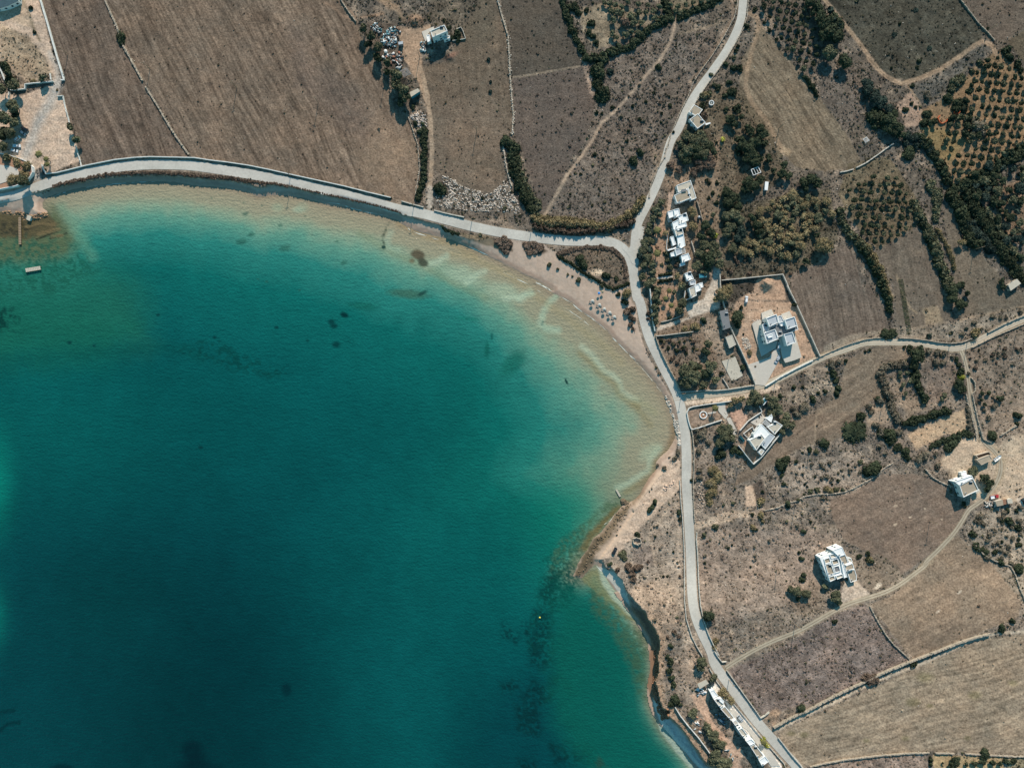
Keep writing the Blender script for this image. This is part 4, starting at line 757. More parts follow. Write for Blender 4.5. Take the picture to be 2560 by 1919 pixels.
B('E3', 'b', '1195 250 32', hm=1.6)
B('E3', 'b', '1880 1410 50', hm=.8); B('E4', 'b', '1820 130 136', hm=.42, noun='rounded bush')
T('E4', 'o', '430 90 62 500 100 62 470 180 70 420 240 58 540 180 50', hm=.9); B('E4', 'b', '440 345 58 560 300 50 610 330 46 400 380 46'); B('E4', 'y', '345 520 60 390 590 62 330 660 60 330 750 62 310 850 42 360 680 40 300 800 40', hm=.8)
B('E4', 'g', '210 590 38 200 525 32 230 160 56 190 330 40 260 100 44 170 100 34 290 240 36 300 660 46 170 230 30'); B('E4', 'b', '1060 470 74 1100 410 60'); B('E4', 'b', '1060 570 30 1350 310 38 1500 245 58 1210 425 27 1080 660 30 860 740 20 1125 880 42 1290 765 18 1970 520 74 2040 480 60 755 980 22 1290 1155 34 1260 1435 32 1240 1370 22 1290 1605 34 1970 1450 46 1955 1380 28 505 1320 20 410 1270 14 1270 335 14 1850 1420 24 800 1130 22')
B('E4', 'o', '1420 330 32 1870 435 28 1230 825 24 1350 735 32 1430 720 34 555 860 22 365 1105 42 250 1185 27 450 880 18'); B('E4', 'y', '850 845 44 1520 715 36 1565 735 34 845 990 44 765 1115 40 860 1050 28'); B('E4', 'o', '1630 720 34 1690 725 24'); B('E4', 'g', '1440 220 36 1490 805 24 1220 1100 20')
B('F4', 'b', '620 140 66 700 210 66 770 290 56 850 330 58 870 380 40 1340 240 62 1290 290 56 1400 180 46 1520 150 48 1750 175 54 1450 860 28 370 1410 28 1550 1180 42 1590 1310 46 1680 1370 50 1640 1340 40 1840 1480 40 1920 1050 48 2010 1120 44 1910 940 32 2030 1550 56 2020 1230 26 2035 1290 24 1850 1050 28 1470 890 20', hm=.85)
B('F4', 'g', '540 60 46 780 130 46 1060 370 56 1000 410 52 1160 350 26 1180 480 40 640 340 28 570 270 26 1620 1000 38 430 470 30 1700 1430 40')
B('F4', 'y', '480 1455 40', hm=1.1); T('F4', 'o', '1545 520 66', hm=.8); T('F4', 'b', '1655 590 50 1710 650 54 1690 710 46', hm=.9); B('F4', 'b', '520 520 72')
T('F5', 'o', '120 370 66 150 430 46 20 280 34', hm=.9); T('E5', 'o', '1220 330 60 1300 350 54 1160 300 50', hm=.9); B('E5', 'b', '1270 200 34 1230 400 32')
B('F5', 'b', '1835 20 42 2030 90 56 1850 710 44 1960 630 32 120 640 26'); B('F5', 'n', '1600 470 16')
B('F3', 'b', '640 560 62 705 565 66', hm=.7); B('F3', 'd', '1105 575 36 1330 540 20 1480 500 24'); B('F3', 'y', '1590 545 52', hm=1.3); B('F3', 'b', '835 700 24 900 710 40 1380 820 34 1405 880 34 1420 950 46')
T('F3', 'b', '960 790 84 1000 720 48 930 870 56', hm=.8); B('F3', 'g', '1090 735 40 1180 750 40 1260 760 38 1340 800 30 1160 860 46 1240 860 36'); B('F3', 'l', '1440 1010 44', hm=1.1); T('F3', 'b', '1400 1080 56 1430 1140 46', hm=.8)
T('F3', 'o', '790 960 28 870 960 28 820 1090 28 850 1180 28 900 1040 30 1250 1190 34 1225 1240 26 790 1010 22', hm=.7); B('F3', 'g', '590 1250 46 470 1310 40 500 1370 36 600 1580 52 1710 1430 28 1770 1300 40 1660 1350 26'); B('F3', 'b', '385 1410 44 700 1600 66 1750 1610 54 2010 1400 48 2000 1490 28 560 1230 40')
T('F3', 'b', '1640 1170 28 1715 1165 30 1640 1240 24 1670 1285 24 1830 1230 36', hm=.7, group='small trees on the bare slope right of the lane'); B('F3', 'g', '1750 1210 18 1500 960 24')
T('F3', 'b', '1440 45 34 1490 140 34 1380 60 48', hm=.8); T('F3', 'b', '1330 100 60 1330 190 66 1400 250 60 1450 250 46', hm=.85)
B('F3', 'g', '1560 440 30 1750 380 30 1830 390 30 1890 390 24 1640 500 22 1440 560 26 1540 620 20 2040 330 24')
T('F3', 'b', '1860 60 40 1850 20 40', hm=.7)
B('F2', 'b', '885 125 84', hm=.7, noun='round bush'); T('F2', 'y', '1420 1065 46', hm=.9); T('F2', 'y', '20 1090 74', hm=1.0); T('E2', 'y', '1450 1090 74 1510 1140 52', hm=1.0, noun='bright tree')
T('F1', 'b', '90 210 80 150 260 70 60 330 86 130 380 78 20 250 70', hm=1.1); T('F1', 'd', '130 260 50 110 320 40', hm=1.4); T('F1', 'o', '70 555 86', hm=1.0); T('F1', 'b', '220 640 84', hm=.9)
T('F1', 'd', '430 850 56 460 930 66 520 1000 76 600 1060 74 660 1120 66 480 880 50', hm=.8); B('F1', 'b', '550 1210 122', hm=.75, noun='round bush'); T('F1', 'b', '680 1250 86 740 1330 86 720 1180 56 650 1320 60 790 1400 50', hm=.85)
B('F1', 'd', '870 1400 56 950 1430 56 1040 1480 56 860 1470 44 960 1500 50 1100 1540 56'); B('F1', 'b', '1900 510 52 1940 590 52 2010 660 46 2050 720 36 1700 290 18')
B('F1', 'o', '1380 840 68 1440 800 58 1330 900 56 1620 640 44 1540 730 36'); B('F1', 'b', '1300 1010 58 1400 1060 58 1460 1110 56 1370 1120 50 1080 1180 56 1050 1260 56 1130 1260 46 1320 1240 50'); B('F1', 'g', '1610 1310 86 1560 1240 50 1650 1380 50 1080 990 50')
B('F1', 'b', '850 1130 34 910 1070 24 955 1110 20 765 1120 12 842 1205 12 990 630 30 970 700 22 920 890 26', hm=.8); B('F1', 'd', '965 100 34 730 350 36 1105 495 36', hm=.5); B('F1', 'b', '790 240 20 700 700 18')
T('E1', 'b', '1350 30 66 1430 80 66 1380 130 50 1450 170 76 1500 250 86 1550 320 86 1480 370 70 1620 350 60 1640 260 60', hm=1.1); T('E1', 'd', '1580 220 50 1560 110 44 1620 300 40', hm=1.5)
B('E1', 'b', '780 100 30 690 265 38 600 480 24 480 660 36 560 700 46 630 700 38 400 900 42 540 950 58 520 850 38 590 1110 46 480 1130 38 870 230 24 930 310 26 1000 400 26 470 985 34 580 520 24'); B('E1', 'o', '330 770 30 360 880 30 300 960 36 230 990 36 560 600 26')
T('E1', 'b', '520 1240 56 560 1290 48 640 1200 38 610 1160 30 700 1340 46 740 1370 48 830 1340 56 860 1400 60 870 1480 40 640 1450 50 620 1520 48 700 1530 74 780 1480 66 760 1600 58 920 1620 36 600 1440 40', hm=.95); T('E1', 'l', '440 1440 28', hm=.6); B('E1', 'b', '380 1470 20 340 1400 16')
T('E1', 'o', '240 1440 60 180 1400 50', hm=.9); B('E1', 'n', '240 1200 36')
T('E2', 'b', '60 210 58 720 140 66 690 200 56 780 230 56 830 180 44 1080 255 48 1060 345 56 1130 370 46 920 200 38 970 310 32 700 430 68 760 470 66 830 420 56 680 510 56 500 560 66 560 600 66 500 650 66 600 690 56 480 500 40', hm=.95)
T('E2', 'n', '200 220 60 290 170 60 250 260 50 150 170 46 330 230 46', hm=.75); B('E2', 'b', '300 440 24 340 550 24 300 600 20 380 650 26 620 110 50')
T('E2', 'o', '480 800 58 560 780 66 620 840 56 520 900 66 480 960 56 340 780 30', hm=.9); T('E2', 'd', '640 950 66 600 1010 56 655 1030 46 1390 400 46 640 890 40', hm=.85); T('E2', 'b', '800 880 56 820 940 46 740 800 46 1280 440 56 1350 400 60 1300 500 46 1420 450 52 1310 1250 40 1420 990 36')
T('X', 'b', '1125 75 72', hm=.9); T('X', 'o', '1060 565 62 1030 620 50 1170 710 52', hm=1.0); T('X', 'y', '1265 860 46 1300 910 44 1350 960 46 1250 900 36', hm=.8)
B('X', 'b', '740 400 32 700 510 32 730 560 40 720 650 38 740 730 38 760 800 36 780 960 56 740 1000 34 820 1000 34'); T('X', 'o', '975 1070 50 950 1110 40 1100 1230 48 1180 1320 62 1210 1400 56 1260 1420 52 1200 1530 72 1260 1600 70 1330 1600 54 1130 1300 44 1160 1600 50', hm=.8); B('X', 'l', '1690 1370 36 1720 1410 36 1740 1440 26', hm=.9); B('X', 'y', '1910 1640 24 1200 350 36 1190 410 30')
B('X', 'n', '765 255 26 700 300 20 820 300 20')
B('D5', 'n', '1215 85 50 1250 70 32 1140 95 46 1120 60 40 1180 200 42 1160 150 40 1010 100 34'); B('D5', 'b', '935 40 30'); B('D5', 'g', '1390 620 24 1600 760 24 1500 460 20')
B('D4', 'o', '1070 1385 52 1080 1430 46', hm=.7); B('D4', 'b', '1215 1190 34 1365 910 42 1400 855 36 1345 930 34 1005 1190 9'); B('D4', 'g', '1500 505 28 1640 340 30 1600 390 26 1548 385 12 1420 470 18 1600 410 22'); B('D4', 'b', '1650 960 34 1660 1030 28 1366 708 9 1340 740 9 1780 620 22 1800 640 18')
B('Y', 'b', '350 850 44 1290 470 32 2030 180 34 630 115 24 1890 1225 50 1430 1270 22 1430 1310 22 2070 1290 34 2130 1290 30'); B('Y', 'n', '900 595 44 960 600 46 930 620 44')
T('Y', 'b', '1640 1285 48 1620 1320 36 1730 1312 19 1800 1308 24 1870 1295 28 1950 1300 28 2020 1310 26 1535 1300 12', hm=.7, group='small trees of the bottom orchard')
# scatter of bushes on the dune, bank and scrub slopes
def field_of(t, poly_s, n, tints, rmin, rmax, seed, tree=False, **kw):
    r = random.Random(seed); pts = P(t, poly_s); a = np.array(pts); x0, y0 = a.min(0); x1, y1 = a.max(0); placed = []; tries = 0
    while len(placed) < n and tries < n*60:
        tries += 1; x = r.uniform(x0, x1); y = r.uniform(y0, y1)
        if not inside(np.array([x]), np.array([y]), pts)[0]: continue
        R_ = r.uniform(rmin, rmax)
        if any(math.hypot(x-p[0], y-p[1]) < (R_+p[2])*.78/K*.9 for p in placed): continue
        placed.append((x, y, R_)); (add_tree if tree else add_bush)(x, y, R_, r.choice(tints), **kw)
field_of('E2', '820 720 1100 570 1500 600 1600 760 1300 1000 1220 1200 1100 1250 900 1150 620 1190 500 1100 800 1000 850 850', 58, 'yyyyo', 1.9, 3.4, 1, tree=True, hm=.75, group='trees of the yellowish thicket')
field_of('F1', '1450 1100 1560 1120 1700 1400 1500 1440 1350 1640 1280 1500', 8, 'ob', 1.6, 2.6, 2, tree=True, hm=.7)
field_of('F2', '1560 330 1900 120 2072 100 2072 620 1760 700 1560 640', 26, 'bbdo', 2.2, 3.8, 3, tree=True, hm=.9)
field_of('F2', '1750 640 2072 600 2072 1300 1900 1150 1800 900', 22, 'bod', 1.6, 3.0, 4, tree=True, hm=.8)
field_of('E2', '420 1100 1400 1280 1130 1400 430 1440', 16, 'gn', 1.2, 2.2, 5)
field_of('E4', '200 1150 700 1100 1200 1180 1100 1500 700 1640 200 1640', 20, 'ggnb', .6, 1.1, 7)
field_of('E4', '1150 500 1850 320 1900 600 1500 690 1250 700', 26, 'ggb', .7, 1.4, 8)
field_of('F4', '1560 1000 2050 900 2060 1560 1760 1400 1540 1150', 34, 'gggb', .9, 2.0, 9)
field_of('F3', '1500 780 2060 620 2060 1000 1600 1000', 18, 'gn', .8, 1.7, 10)
field_of('D1', '1000 900 1900 700 1600 1400 700 1650 1000 1200', 30, 'gbn', .6, 1.3, 11)
field_of('D4', '1450 800 1660 740 1670 1640 1250 1640 1350 1200', 18, 'gnb', .6, 1.0, 12)
field_of('D3', '1430 620 1780 580 1860 760 1700 900 1560 860', 14, 'noyb', .8, 1.6, 14)
# orchards planted on a lattice
def orchard(t, poly_s, a, b, r, tint, group, noun, hm=.75, jitt=.12, skip=.06, seed=1, name='olive_tree'):
    rr = random.Random(seed); pts = P(t, poly_s); k = TILE[t][2]; A = np.array(pts); c = A.mean(0); ext = max(A.max(0)-A.min(0)); rows = {}
    n = int(ext/min(math.hypot(*a), math.hypot(*b))*k)+2
    for j in range(-n, n):
        for i in range(-n, n):
            x = c[0]+(a[0]*i+b[0]*j)/k; y = c[1]+(a[1]*i+b[1]*j)/k; x += rr.uniform(-1, 1)*jitt*abs(b[0])/k; y += rr.uniform(-1, 1)*jitt*abs(a[1])/k
            if -14 < x < 2574 and -14 < y < 1930 and inside(np.array([x]), np.array([y]), pts)[0] and rr.random() > skip: rows.setdefault(j, []).append((y, x))
    nth = ['first', 'second', 'third', 'fourth', 'fifth', 'sixth', 'seventh', 'eighth', 'ninth', 'tenth', 'eleventh', 'twelfth', 'thirteenth', 'fourteenth', 'fifteenth', 'sixteenth', 'seventeenth', 'eighteenth']
    for q, j in enumerate(sorted(rows)):
        for p, (y, x) in enumerate(sorted(rows[j])):
            e = add_tree(x, y, r/k*K*rr.uniform(.75, 1.25), tint if rr.random() > .3 else 'o', hm=hm, group=group, name=name, cat='olive tree', label=False)
            e['label'] = f'olive tree in the {noun}, {nth[min(p, 17)]} from the top, row {q+1} from left'
orchard('F1', '1800 560 1640 660 1540 760 1520 1000 1560 1160 1640 1200 1690 1330 1640 1450 1300 1658 1260 1500 1200 1300 1080 1330 1060 1280 1340 1160 1440 960 1480 800', (-26, 84), (78, 8), 31, 'b', 'olive trees in the orange-soil orchard', 'orange-soil orchard', hm=1.05)
orchard('F1', '1840 560 1930 680 2100 760 2110 1500 1700 2000 1500 2040 1330 1900 1300 1640 1650 1460 1700 1340 1650 1190 1570 1150 1540 1000 1550 780 1660 670 1800 580', (-26, 84), (78, 8), 31, 'b', 'olive trees in the orange-soil orchard', 'lower orange orchard', seed=3, hm=1.05)
orchard('F2', '210 520 420 400 640 300 760 340 850 470 960 650 960 880 840 960 720 1010 560 1120 500 1040 380 960 330 800 230 640', (-18, 84), (74, 4), 29, 'b', 'olive trees in the terraced plot', 'terraced plot', hm=.95, seed=5)
orchard('E1', '830 -60 1310 -60 1380 200 1420 330 1480 420 1440 740 1300 740 1100 520 1000 380 900 220', (-20, 86), (76, 20), 29, 'b', 'olive trees in the upper grove', 'upper grove', hm=1.0, seed=7)
# hedges
G1 = 'hedges between the fields'
def HG(label, tint, t, s, r, hm=1.0, step=None): p, rr = hz(t, s, r, step); return hedge('hedge', label, 'hedge', tint, p, rr, hm, G1)
HG('narrow clipped dark hedge between the big field and the farm track', 'b', 'C2', '655 -150 655 0 662 150 660 270 650 400 630 490 600 600', 38, 1.0)
HG('thick dark hedge between brown field and dark field', 'b', 'C2', '1500 20 1560 60 1590 130 1590 240 1610 340 1640 430 1690 520 1740 610 1780 700', 62, 1.0)
HG('dark bushy end of the thick hedge above the boulders', 'b', 'C1', '1500 1440 1550 1490 1600 1560 1570 1620', 55, 1.0)
HG('olive-green fringe of the thick hedge towards the footpath', 'o', 'C2', '1640 180 1660 320 1700 430 1760 540 1830 620 1850 700 1780 750', 36, 1.0)
HG('yellowish reed bank above the coast road before the junction', 'y', 'D2', '160 830 260 850 380 850 500 860 640 870 780 890 900 890 1000 850 1100 790 1190 730 1240 670 1270 620', 42, 1.3, 24)
HG('dull brown reeds at the road edge of the reed bank', 'n', 'D2', '150 900 300 925 480 945 640 955 800 930 950 900 1080 880 1160 850', 36, 1.5, 24)
HG('yellow-green top of the reed bank beside the footpath', 'y', 'D2', '220 800 360 815 520 815 640 840 780 860', 26, 1.0, 20)
HG('dark hedge along the right side of the dark field', 'b', 'D1', '440 0 480 110 500 190 530 270 570 360 600 430 640 510 680 580', 42)
HG('dark hedge between the walled grove and the rough triangle', 'b', 'D1', '700 600 860 600 960 520 1080 500 1200 410 1330 310 1460 230 1560 190', 52, .9)
HG('upright dark hedge dividing the walled grove', 'b', 'D1', '1490 -60 1510 40 1535 120 1560 190', 40)
HG('long dark hedge slanting to the road at the top', 'b', 'D1', '1640 170 1740 130 1860 90 1980 30 2072 -40', 42, .9)
HG('dark hedge along the top right of the triangular field', 'b', 'E1', '1310 800 1350 860 1390 920 1420 980', 30, 1.2)
HG('tall hedge left of the bare middle field', 'o', 'F2', '160 740 200 840 240 930 320 1000 400 1080', 50, 1.3)
HG('tall reed hedge between the two bare middle fields', 'y', 'F2', '420 1060 500 1180 560 1290 620 1400 660 1520 690 1640', 36, 1.6)
HG('dark core of the tall hedge between the two bare middle fields', 'b', 'F2', '380 1060 460 1200 530 1330 590 1450 640 1570 680 1700 700 1760', 42, 1.5)
HG('tall bushy hedge right of the vegetable strip', 'o', 'F2', '960 660 1010 770 1060 880 1120 1000 1160 1100 1200 1220 1240 1320 1280 1420 1320 1520', 56, 1.15)
HG('dark foot of the bushy hedge right of the vegetable strip', 'b', 'F2', '990 760 1050 900 1100 1020 1140 1130 1180 1240 1220 1340 1260 1450', 42, 1.1)
HG('yellow-green reeds along the narrow field strip', 'y', 'F2', '1180 920 1240 1020 1290 1120 1340 1240 1360 1340', 24, 1.2)
HG('broad dark hedge right of the narrow field strip', 'b', 'F2', '1340 560 1400 660 1440 780 1500 900 1540 1020 1580 1080', 74, 1.05)
HG('blue-green trees in the middle of the broad hedge', 'd', 'F2', '1520 880 1560 950 1700 1060 1740 1120', 66, 1.15)
HG('broad dark hedge running to the hut at the right edge', 'b', 'F2', '1480 560 1560 700 1660 830 1760 980 1820 1100 1900 1220 2000 1340 2090 1430', 70, 1.0)
HG('olive hedge row above the hut at the right edge', 'o', 'F2', '1700 720 1800 880 1880 1010 1960 1130 2050 1240', 42, 1.0)
HG('dark tree belt between the terraced plot and the orange orchard', 'b', 'F2', '980 -40 1080 40 1150 140 1200 220 1250 310 1280 400', 56, 1.0)
HG('olive bushes along the path under the tree belt', 'o', 'F2', '1100 470 1160 540 1200 620 1190 720 1170 800', 56, .8)
HG('dark belt under the orange orchard', 'b', 'F2', '1330 500 1450 470 1560 430 1680 370 1780 300 1900 210 2050 100', 62, .95)
HG('dark hedge around the left of the sunken garden', 'g', 'F3', '830 870 700 880 610 920 590 980 630 1080 670 1180 700 1280 730 1380 790 1460', 46, 1.1)
HG('dark middle hedge of the sunken garden', 'b', 'F3', '950 900 965 1000 980 1100 1030 1200 1070 1240', 46, 1.1)
HG('dark lower hedge of the sunken garden', 'b', 'F3', '860 1490 950 1460 1050 1430 1150 1385 1270 1360', 46, 1.2)
HG('hedge between the sandy terrace and the walled lane', 'g', 'F3', '1490 1320 1510 1420 1520 1520 1540 1620', 32, .9)
HG('dark hedge under the sandy terrace', 'b', 'F4', '1130 270 1220 220 1320 190 1420 150 1500 130', 34, .8)
HG('small clipped hedge in the garden of the house row, upper', 'b', 'D2', '1450 1400 1500 1390 1570 1380', 18, 1.2)
HG('small clipped hedge in the garden of the house row, lower', 'b', 'D2', '1440 1465 1500 1455 1570 1440', 18, 1.2)
HG('weedy edge on top of the coast road bank', 'n', 'A2', '560 470 750 425 900 395 1100 358 1300 340 1500 335 1700 340 1900 352 2072 368', 20, .7, 24)
HG('weedy edge of the bank by the steps to the beach', 'n', 'B2', '0 368 200 382 400 405 520 430 740 452 900 475', 18, .7, 24)
HG('thin weedy edge of the bank towards the track mouth', 'n', 'B2', '950 482 1200 540 1500 602 1800 672 2072 748', 12, .7, 22)
HG('dark bush line on the bank above the long beach', 'b', 'C2', '860 905 920 940 1010 975', 26, .9)
HG('brown dune scrub left of the two beach paths', 'n', 'C2', '1420 1050 1500 1040 1550 1090 1480 1110 1520 1140', 44, .5, 30)
HG('brown dune scrub right of the two beach paths', 'n', 'C2', '1720 1090 1800 1080 1880 1110 1840 1160 1760 1150', 44, .5, 30)
HG('dark scrub rim on the seaward side of the dune', 'b', 'D2', '390 1200 470 1250 560 1300 680 1390 800 1450 880 1500 960 1545 1060 1510 1120 1480', 20, .9, 16)
HG('brown scrub rim of the dune along the road bend', 'n', 'D2', '400 1180 560 1130 700 1110 860 1110 960 1130 1040 1200 1090 1300 1100 1420', 26, .6, 20)

def rest(specs, form, name, label):
    by = {}
    for r, a, k in specs:
        px, py, r = a[:3]; tint = a[3] if len(a) > 3 else k['tint']; hm = k.get('hm', 1.0) if len(a) < 5 else a[4]
        by.setdefault(tint, []).append((px, py, r, hm))
    root = None
    for tint, l in by.items():
        Vs, Fs, Cs = [], [], []; nb = 0
        for i, (px, py, r, hm) in enumerate(l):
            _, V, F, Cc = proto(form, tint, 0, i % 3); h_ = (r*.95+.25)*hm if form == 'bush' else max(r*.7, (r*1.25+1.2)*hm*.5); z = G(px, py); zc = z-.05 if form == 'bush' else z+(r*1.25+1.2)*hm-h_; x, y, _ = U(px, py, zc+h_*.4); a = random.uniform(0, 6.28); c, s_ = math.cos(a), math.sin(a); Wv = V.copy()
            Wv[:, 0] = (V[:, 0]*c-V[:, 1]*s_)*r*1.05+x; Wv[:, 1] = (V[:, 0]*s_+V[:, 1]*c)*r*1.05+y; Wv[:, 2] = V[:, 2]*h_+zc; Vs.append(Wv); Fs.append(F+nb); nb += len(Wv); Cs.append(Cc)
        o = obj(name if root is None else 'foliage', npmesh(name, np.concatenate(Vs), np.concatenate(Fs), M['leaf_'+tint], np.concatenate(Cs)), root)
        if root is None: root = o
    tag(root, label, 'bushes' if form == 'bush' else 'trees', None, 'stuff')
SPEC_B.sort(key=lambda q: -q[0]); SPEC_T.sort(key=lambda q: -q[0])
for r_, a_, k_ in SPEC_B[:290]: _bush(*a_, **k_)
for r_, a_, k_ in SPEC_T[:290]: _tree(*a_, **k_)
print('bush', len(SPEC_B), 'tree', len(SPEC_T)); rest(SPEC_B[290:], 'bush', 'small_bushes', 'the many small bushes dotted over the slopes between the fields'); rest(SPEC_T[290:], 'tree', 'small_trees', 'the smaller trees filling in the gardens and thickets')
def rock(seed):
    r = np.random.default_rng(seed); V = IV1*(1+.22*r.standard_normal((len(IV1), 1)))*np.array([1, .8, .6]); return V
def merge(V0, F0, pos, scl, ang, cols=None, vary=.25, seed=5):
    n = len(pos); r = np.random.default_rng(seed); c, s = np.cos(ang), np.sin(ang); V = np.empty((n, len(V0), 3), np.float32)
    jv = 1+vary*r.standard_normal((n, len(V0), 1)) if vary else 1
    W_ = V0[None]*jv*scl[:, None, :]
    V[..., 0] = W_[..., 0]*c[:, None]-W_[..., 1]*s[:, None]+pos[:, None, 0]; V[..., 1] = W_[..., 0]*s[:, None]+W_[..., 1]*c[:, None]+pos[:, None, 1]; V[..., 2] = W_[..., 2]+pos[:, None, 2]
    F = (F0[None]+(np.arange(n)*len(V0))[:, None, None]).reshape(-1, F0.shape[1]); Cc = None if cols is None else np.repeat(cols, len(V0), 0)
    return V.reshape(-1, 3), F, Cc
def upos(px, py, dz=0):
    z = bil(H, px, py)+dz; f = (CAMH-z)/CAMH; return np.stack([(px-1280)*K*f, (959.5-py)*K*f, z], -1)
# ---------------------------------------------------------------- scrub tufts (nobody could count them)
def tuftproto(n, seed):
    r = np.random.default_rng(seed); V = []; F = []
    for i in range(n):
        d = r.standard_normal(3); d[2] = abs(d[2])+.2; d /= np.linalg.norm(d); c = d*np.array([.62, .62, .5])*r.uniform(.5, 1)
        u = np.cross(d+r.standard_normal(3)*.6, r.standard_normal(3)); u /= np.linalg.norm(u); w_ = np.cross(d, u)
        b = len(V); V += [c-u*.5-w_*.35, c+u*.55-w_*.2, c+w_*.6+u*r.uniform(-.3, .3)]; F.append((b, b+1, b+2))
    return np.array(V), np.array(F)
def scatter(name, n, accept, size, colf, proto_, label, dz=0, flat=.8):
    px = rng.uniform(-8, 2568, n); py = rng.uniform(-8, 1927, n); a = accept(px, py); k = rng.random(n) < a; px, py = px[k], py[k]
    s = np.exp(rng.normal(0, .35, len(px)))*size; pos = upos(px, py, dz); scl = np.stack([s, s, s*flat], -1)
    V, F, Cc = merge(proto_[0], proto_[1], pos, scl, rng.uniform(0, 6.28, len(px)), colf(px, py), .1)
    o = obj(name, npmesh(name, V, F, M['tuft'], Cc)); tag(o, label, name.replace('_', ' '), None, 'stuff'); return o
M['tuft'] = mat('dry_scrub', attr='Col', rough=1, spec=.05)
def bcol(px, py):
    return np.stack([bil(C[..., i], px, py) for i in range(3)], -1)
CLUMP = smooth(.34, .60, fbm(GX/7, GY/7, 101, 3)*.55+fbm(GX/28, GY/28, 103, 3)*.45)
SCR *= (1-ROADMASK)*(UD > 1)
def acc_dry(px, py): return np.clip(bil(SCR, px, py), 0, 1)*(.10+.9*bil(CLUMP, px, py))
def col_dry(px, py):
    b = bcol(px, py); n = len(px); t = rng.random(n)
    c = b*rng.uniform(.5, 1.4, (n, 1)); gmix = s2l((86, 82, 62))[None]*rng.uniform(.5, 1.1, (n, 1)); c = np.where((t < .45)[:, None], c*.45+gmix*.55, c); return c
scatter('dry_scrub', 210000, acc_dry, .56, col_dry, tuftproto(7, 1), 'low dry grey-brown scrub covering the rough slopes between the fields')
CL2 = smooth(.50, .62, fbm(GX/11, GY/11, 111, 3))
def acc_g(px, py): return np.clip(bil(SCR, px, py), 0, 1)**1.5*bil(CL2, px, py)*np.where(py > 1000, .6, 1)
def col_g(px, py): n = len(px); return s2l((84, 82, 64))[None]*rng.uniform(.5, 1.5, (n, 1))
scatter('green_scrub', 52000, acc_g, .62, col_g, tuftproto(12, 2), 'darker green low scrub in clumps on the rough slopes')
def acc_s(px, py): return np.where(bil(SCR, px, py) > .3, .5, .03)*(bil(UD, px, py) > 0)*(1-bil(ROADMASK, px, py))
def col_s(px, py): n = len(px); return s2l((186, 176, 162))[None]*rng.uniform(.5, 1.1, (n, 1))
M['stone'] = mat('stone', attr='Col', rough=1, spec=.1, noise=(.15, 3))
px = rng.uniform(0, 2560, 9000); py = rng.uniform(0, 1919, 9000); k = rng.random(9000) < acc_s(px, py); px, py = px[k], py[k]
s = rng.uniform(.12, .42, len(px)); V, F, Cc = merge(rock(3), IF1, upos(px, py, .02), np.stack([s, s, s], -1), rng.uniform(0, 6.28, len(px)), col_s(px, py))
tag(obj('loose_stones', npmesh('loose_stones', V, F, M['stone'], Cc)), 'loose pale stones lying over the rough ground', 'stones', None, 'stuff')
# pale boulder field, rip-rap and other stone heaps
def stones(name, label, polys, n, smin, smax, col, kind='stuff', cat='stones', thr=.42, seed=9):
    r = np.random.default_rng(seed); X = []; Y = []
    for pts in polys:
        a = np.array(pts); x0, y0 = a.min(0); x1, y1 = a.max(0); x = r.uniform(x0, x1, n); y = r.uniform(y0, y1, n)
        k = inside(x, y, pts) & (fbm(x/6, y/6, 121, 3) > thr); X.append(x[k]); Y.append(y[k])
    x = np.concatenate(X); y = np.concatenate(Y); s = r.uniform(smin, smax, len(x))
    V, F, Cc = merge(rock(seed), IF1, upos(x, y, .05), np.stack([s, s, s], -1), r.uniform(0, 6.28, len(x)), s2l(col)[None]*r.uniform(.6, 1.15, (len(x), 1)), seed=seed)
    o = obj(name, npmesh(name, V, F, M['stone'], Cc)); return tag(o, label, cat, None, kind)
stones('boulders', 'field of white boulders dumped above the road between hedge and track', [P('C2', '820 370 900 370 1020 430 1040 470 1200 520 1350 560 1500 420 1560 430 1580 560 1640 640 1660 770 1540 760 1440 740 1250 740 1050 730 860 700 770 640 790 560 900 580 930 500 860 430')], 4200, .18, .62, (200, 188, 174), thr=.46)
stones('boulders', 'heap of whitish stones beside the track south of the trees', [P('C1', '500 1200 620 1150 680 1190 690 1360 640 1360 570 1260')], 300, .3, .8, (196, 184, 172), thr=.38)
stones('riprap', 'row of pale rip-rap stones along the narrow beach under the road', [P('D3', '1495 1190 1520 1190 1570 1310 1610 1450 1625 1560 1600 1560 1580 1450 1540 1330'), P('D4', '1600 0 1640 0 1650 120 1665 250 1640 260 1630 150 1595 60')], 260, .3, .7, (214, 204, 190), thr=.3)
stones('boulders', 'cluster of sunlit boulders at the head of the rocky shore', [P('D4', '1480 700 1500 680 1590 630 1600 650 1530 700 1500 730')], 60, .5, .9, (206, 180, 160), thr=.1)
stones('rubble', 'heap of broken stone beside the drive of the walled villa', [P('E3', '640 600 700 590 740 680 720 720 660 720')], 260, .25, .55, (190, 180, 166), thr=.3)
stones('rubble', 'building rubble at the west corner of the walled villa', [P('E3', '745 420 830 400 840 360 880 340 840 440 780 450')], 160, .25, .5, (190, 180, 170), thr=.2)
stones('shore_rocks', 'brown rocks along the shore below the sandy car park', [P('D4', '1110 840 1160 870 1050 1100 900 1220 800 1330 720 1500 600 1630 560 1600 700 1400 800 1220 950 1080 1040 920'), P('D4', '1020 790 1060 800 1130 860 1060 870')], 1700, .2, .75, (118, 104, 86), thr=.5)
stones('shore_rocks', 'dark and tan rocks on the shore under the restaurant', [P('A2', '0 735 180 740 340 780 480 740 500 800 380 840 250 850 120 790 0 780')], 420, .3, .9, (160, 132, 104), thr=.42)
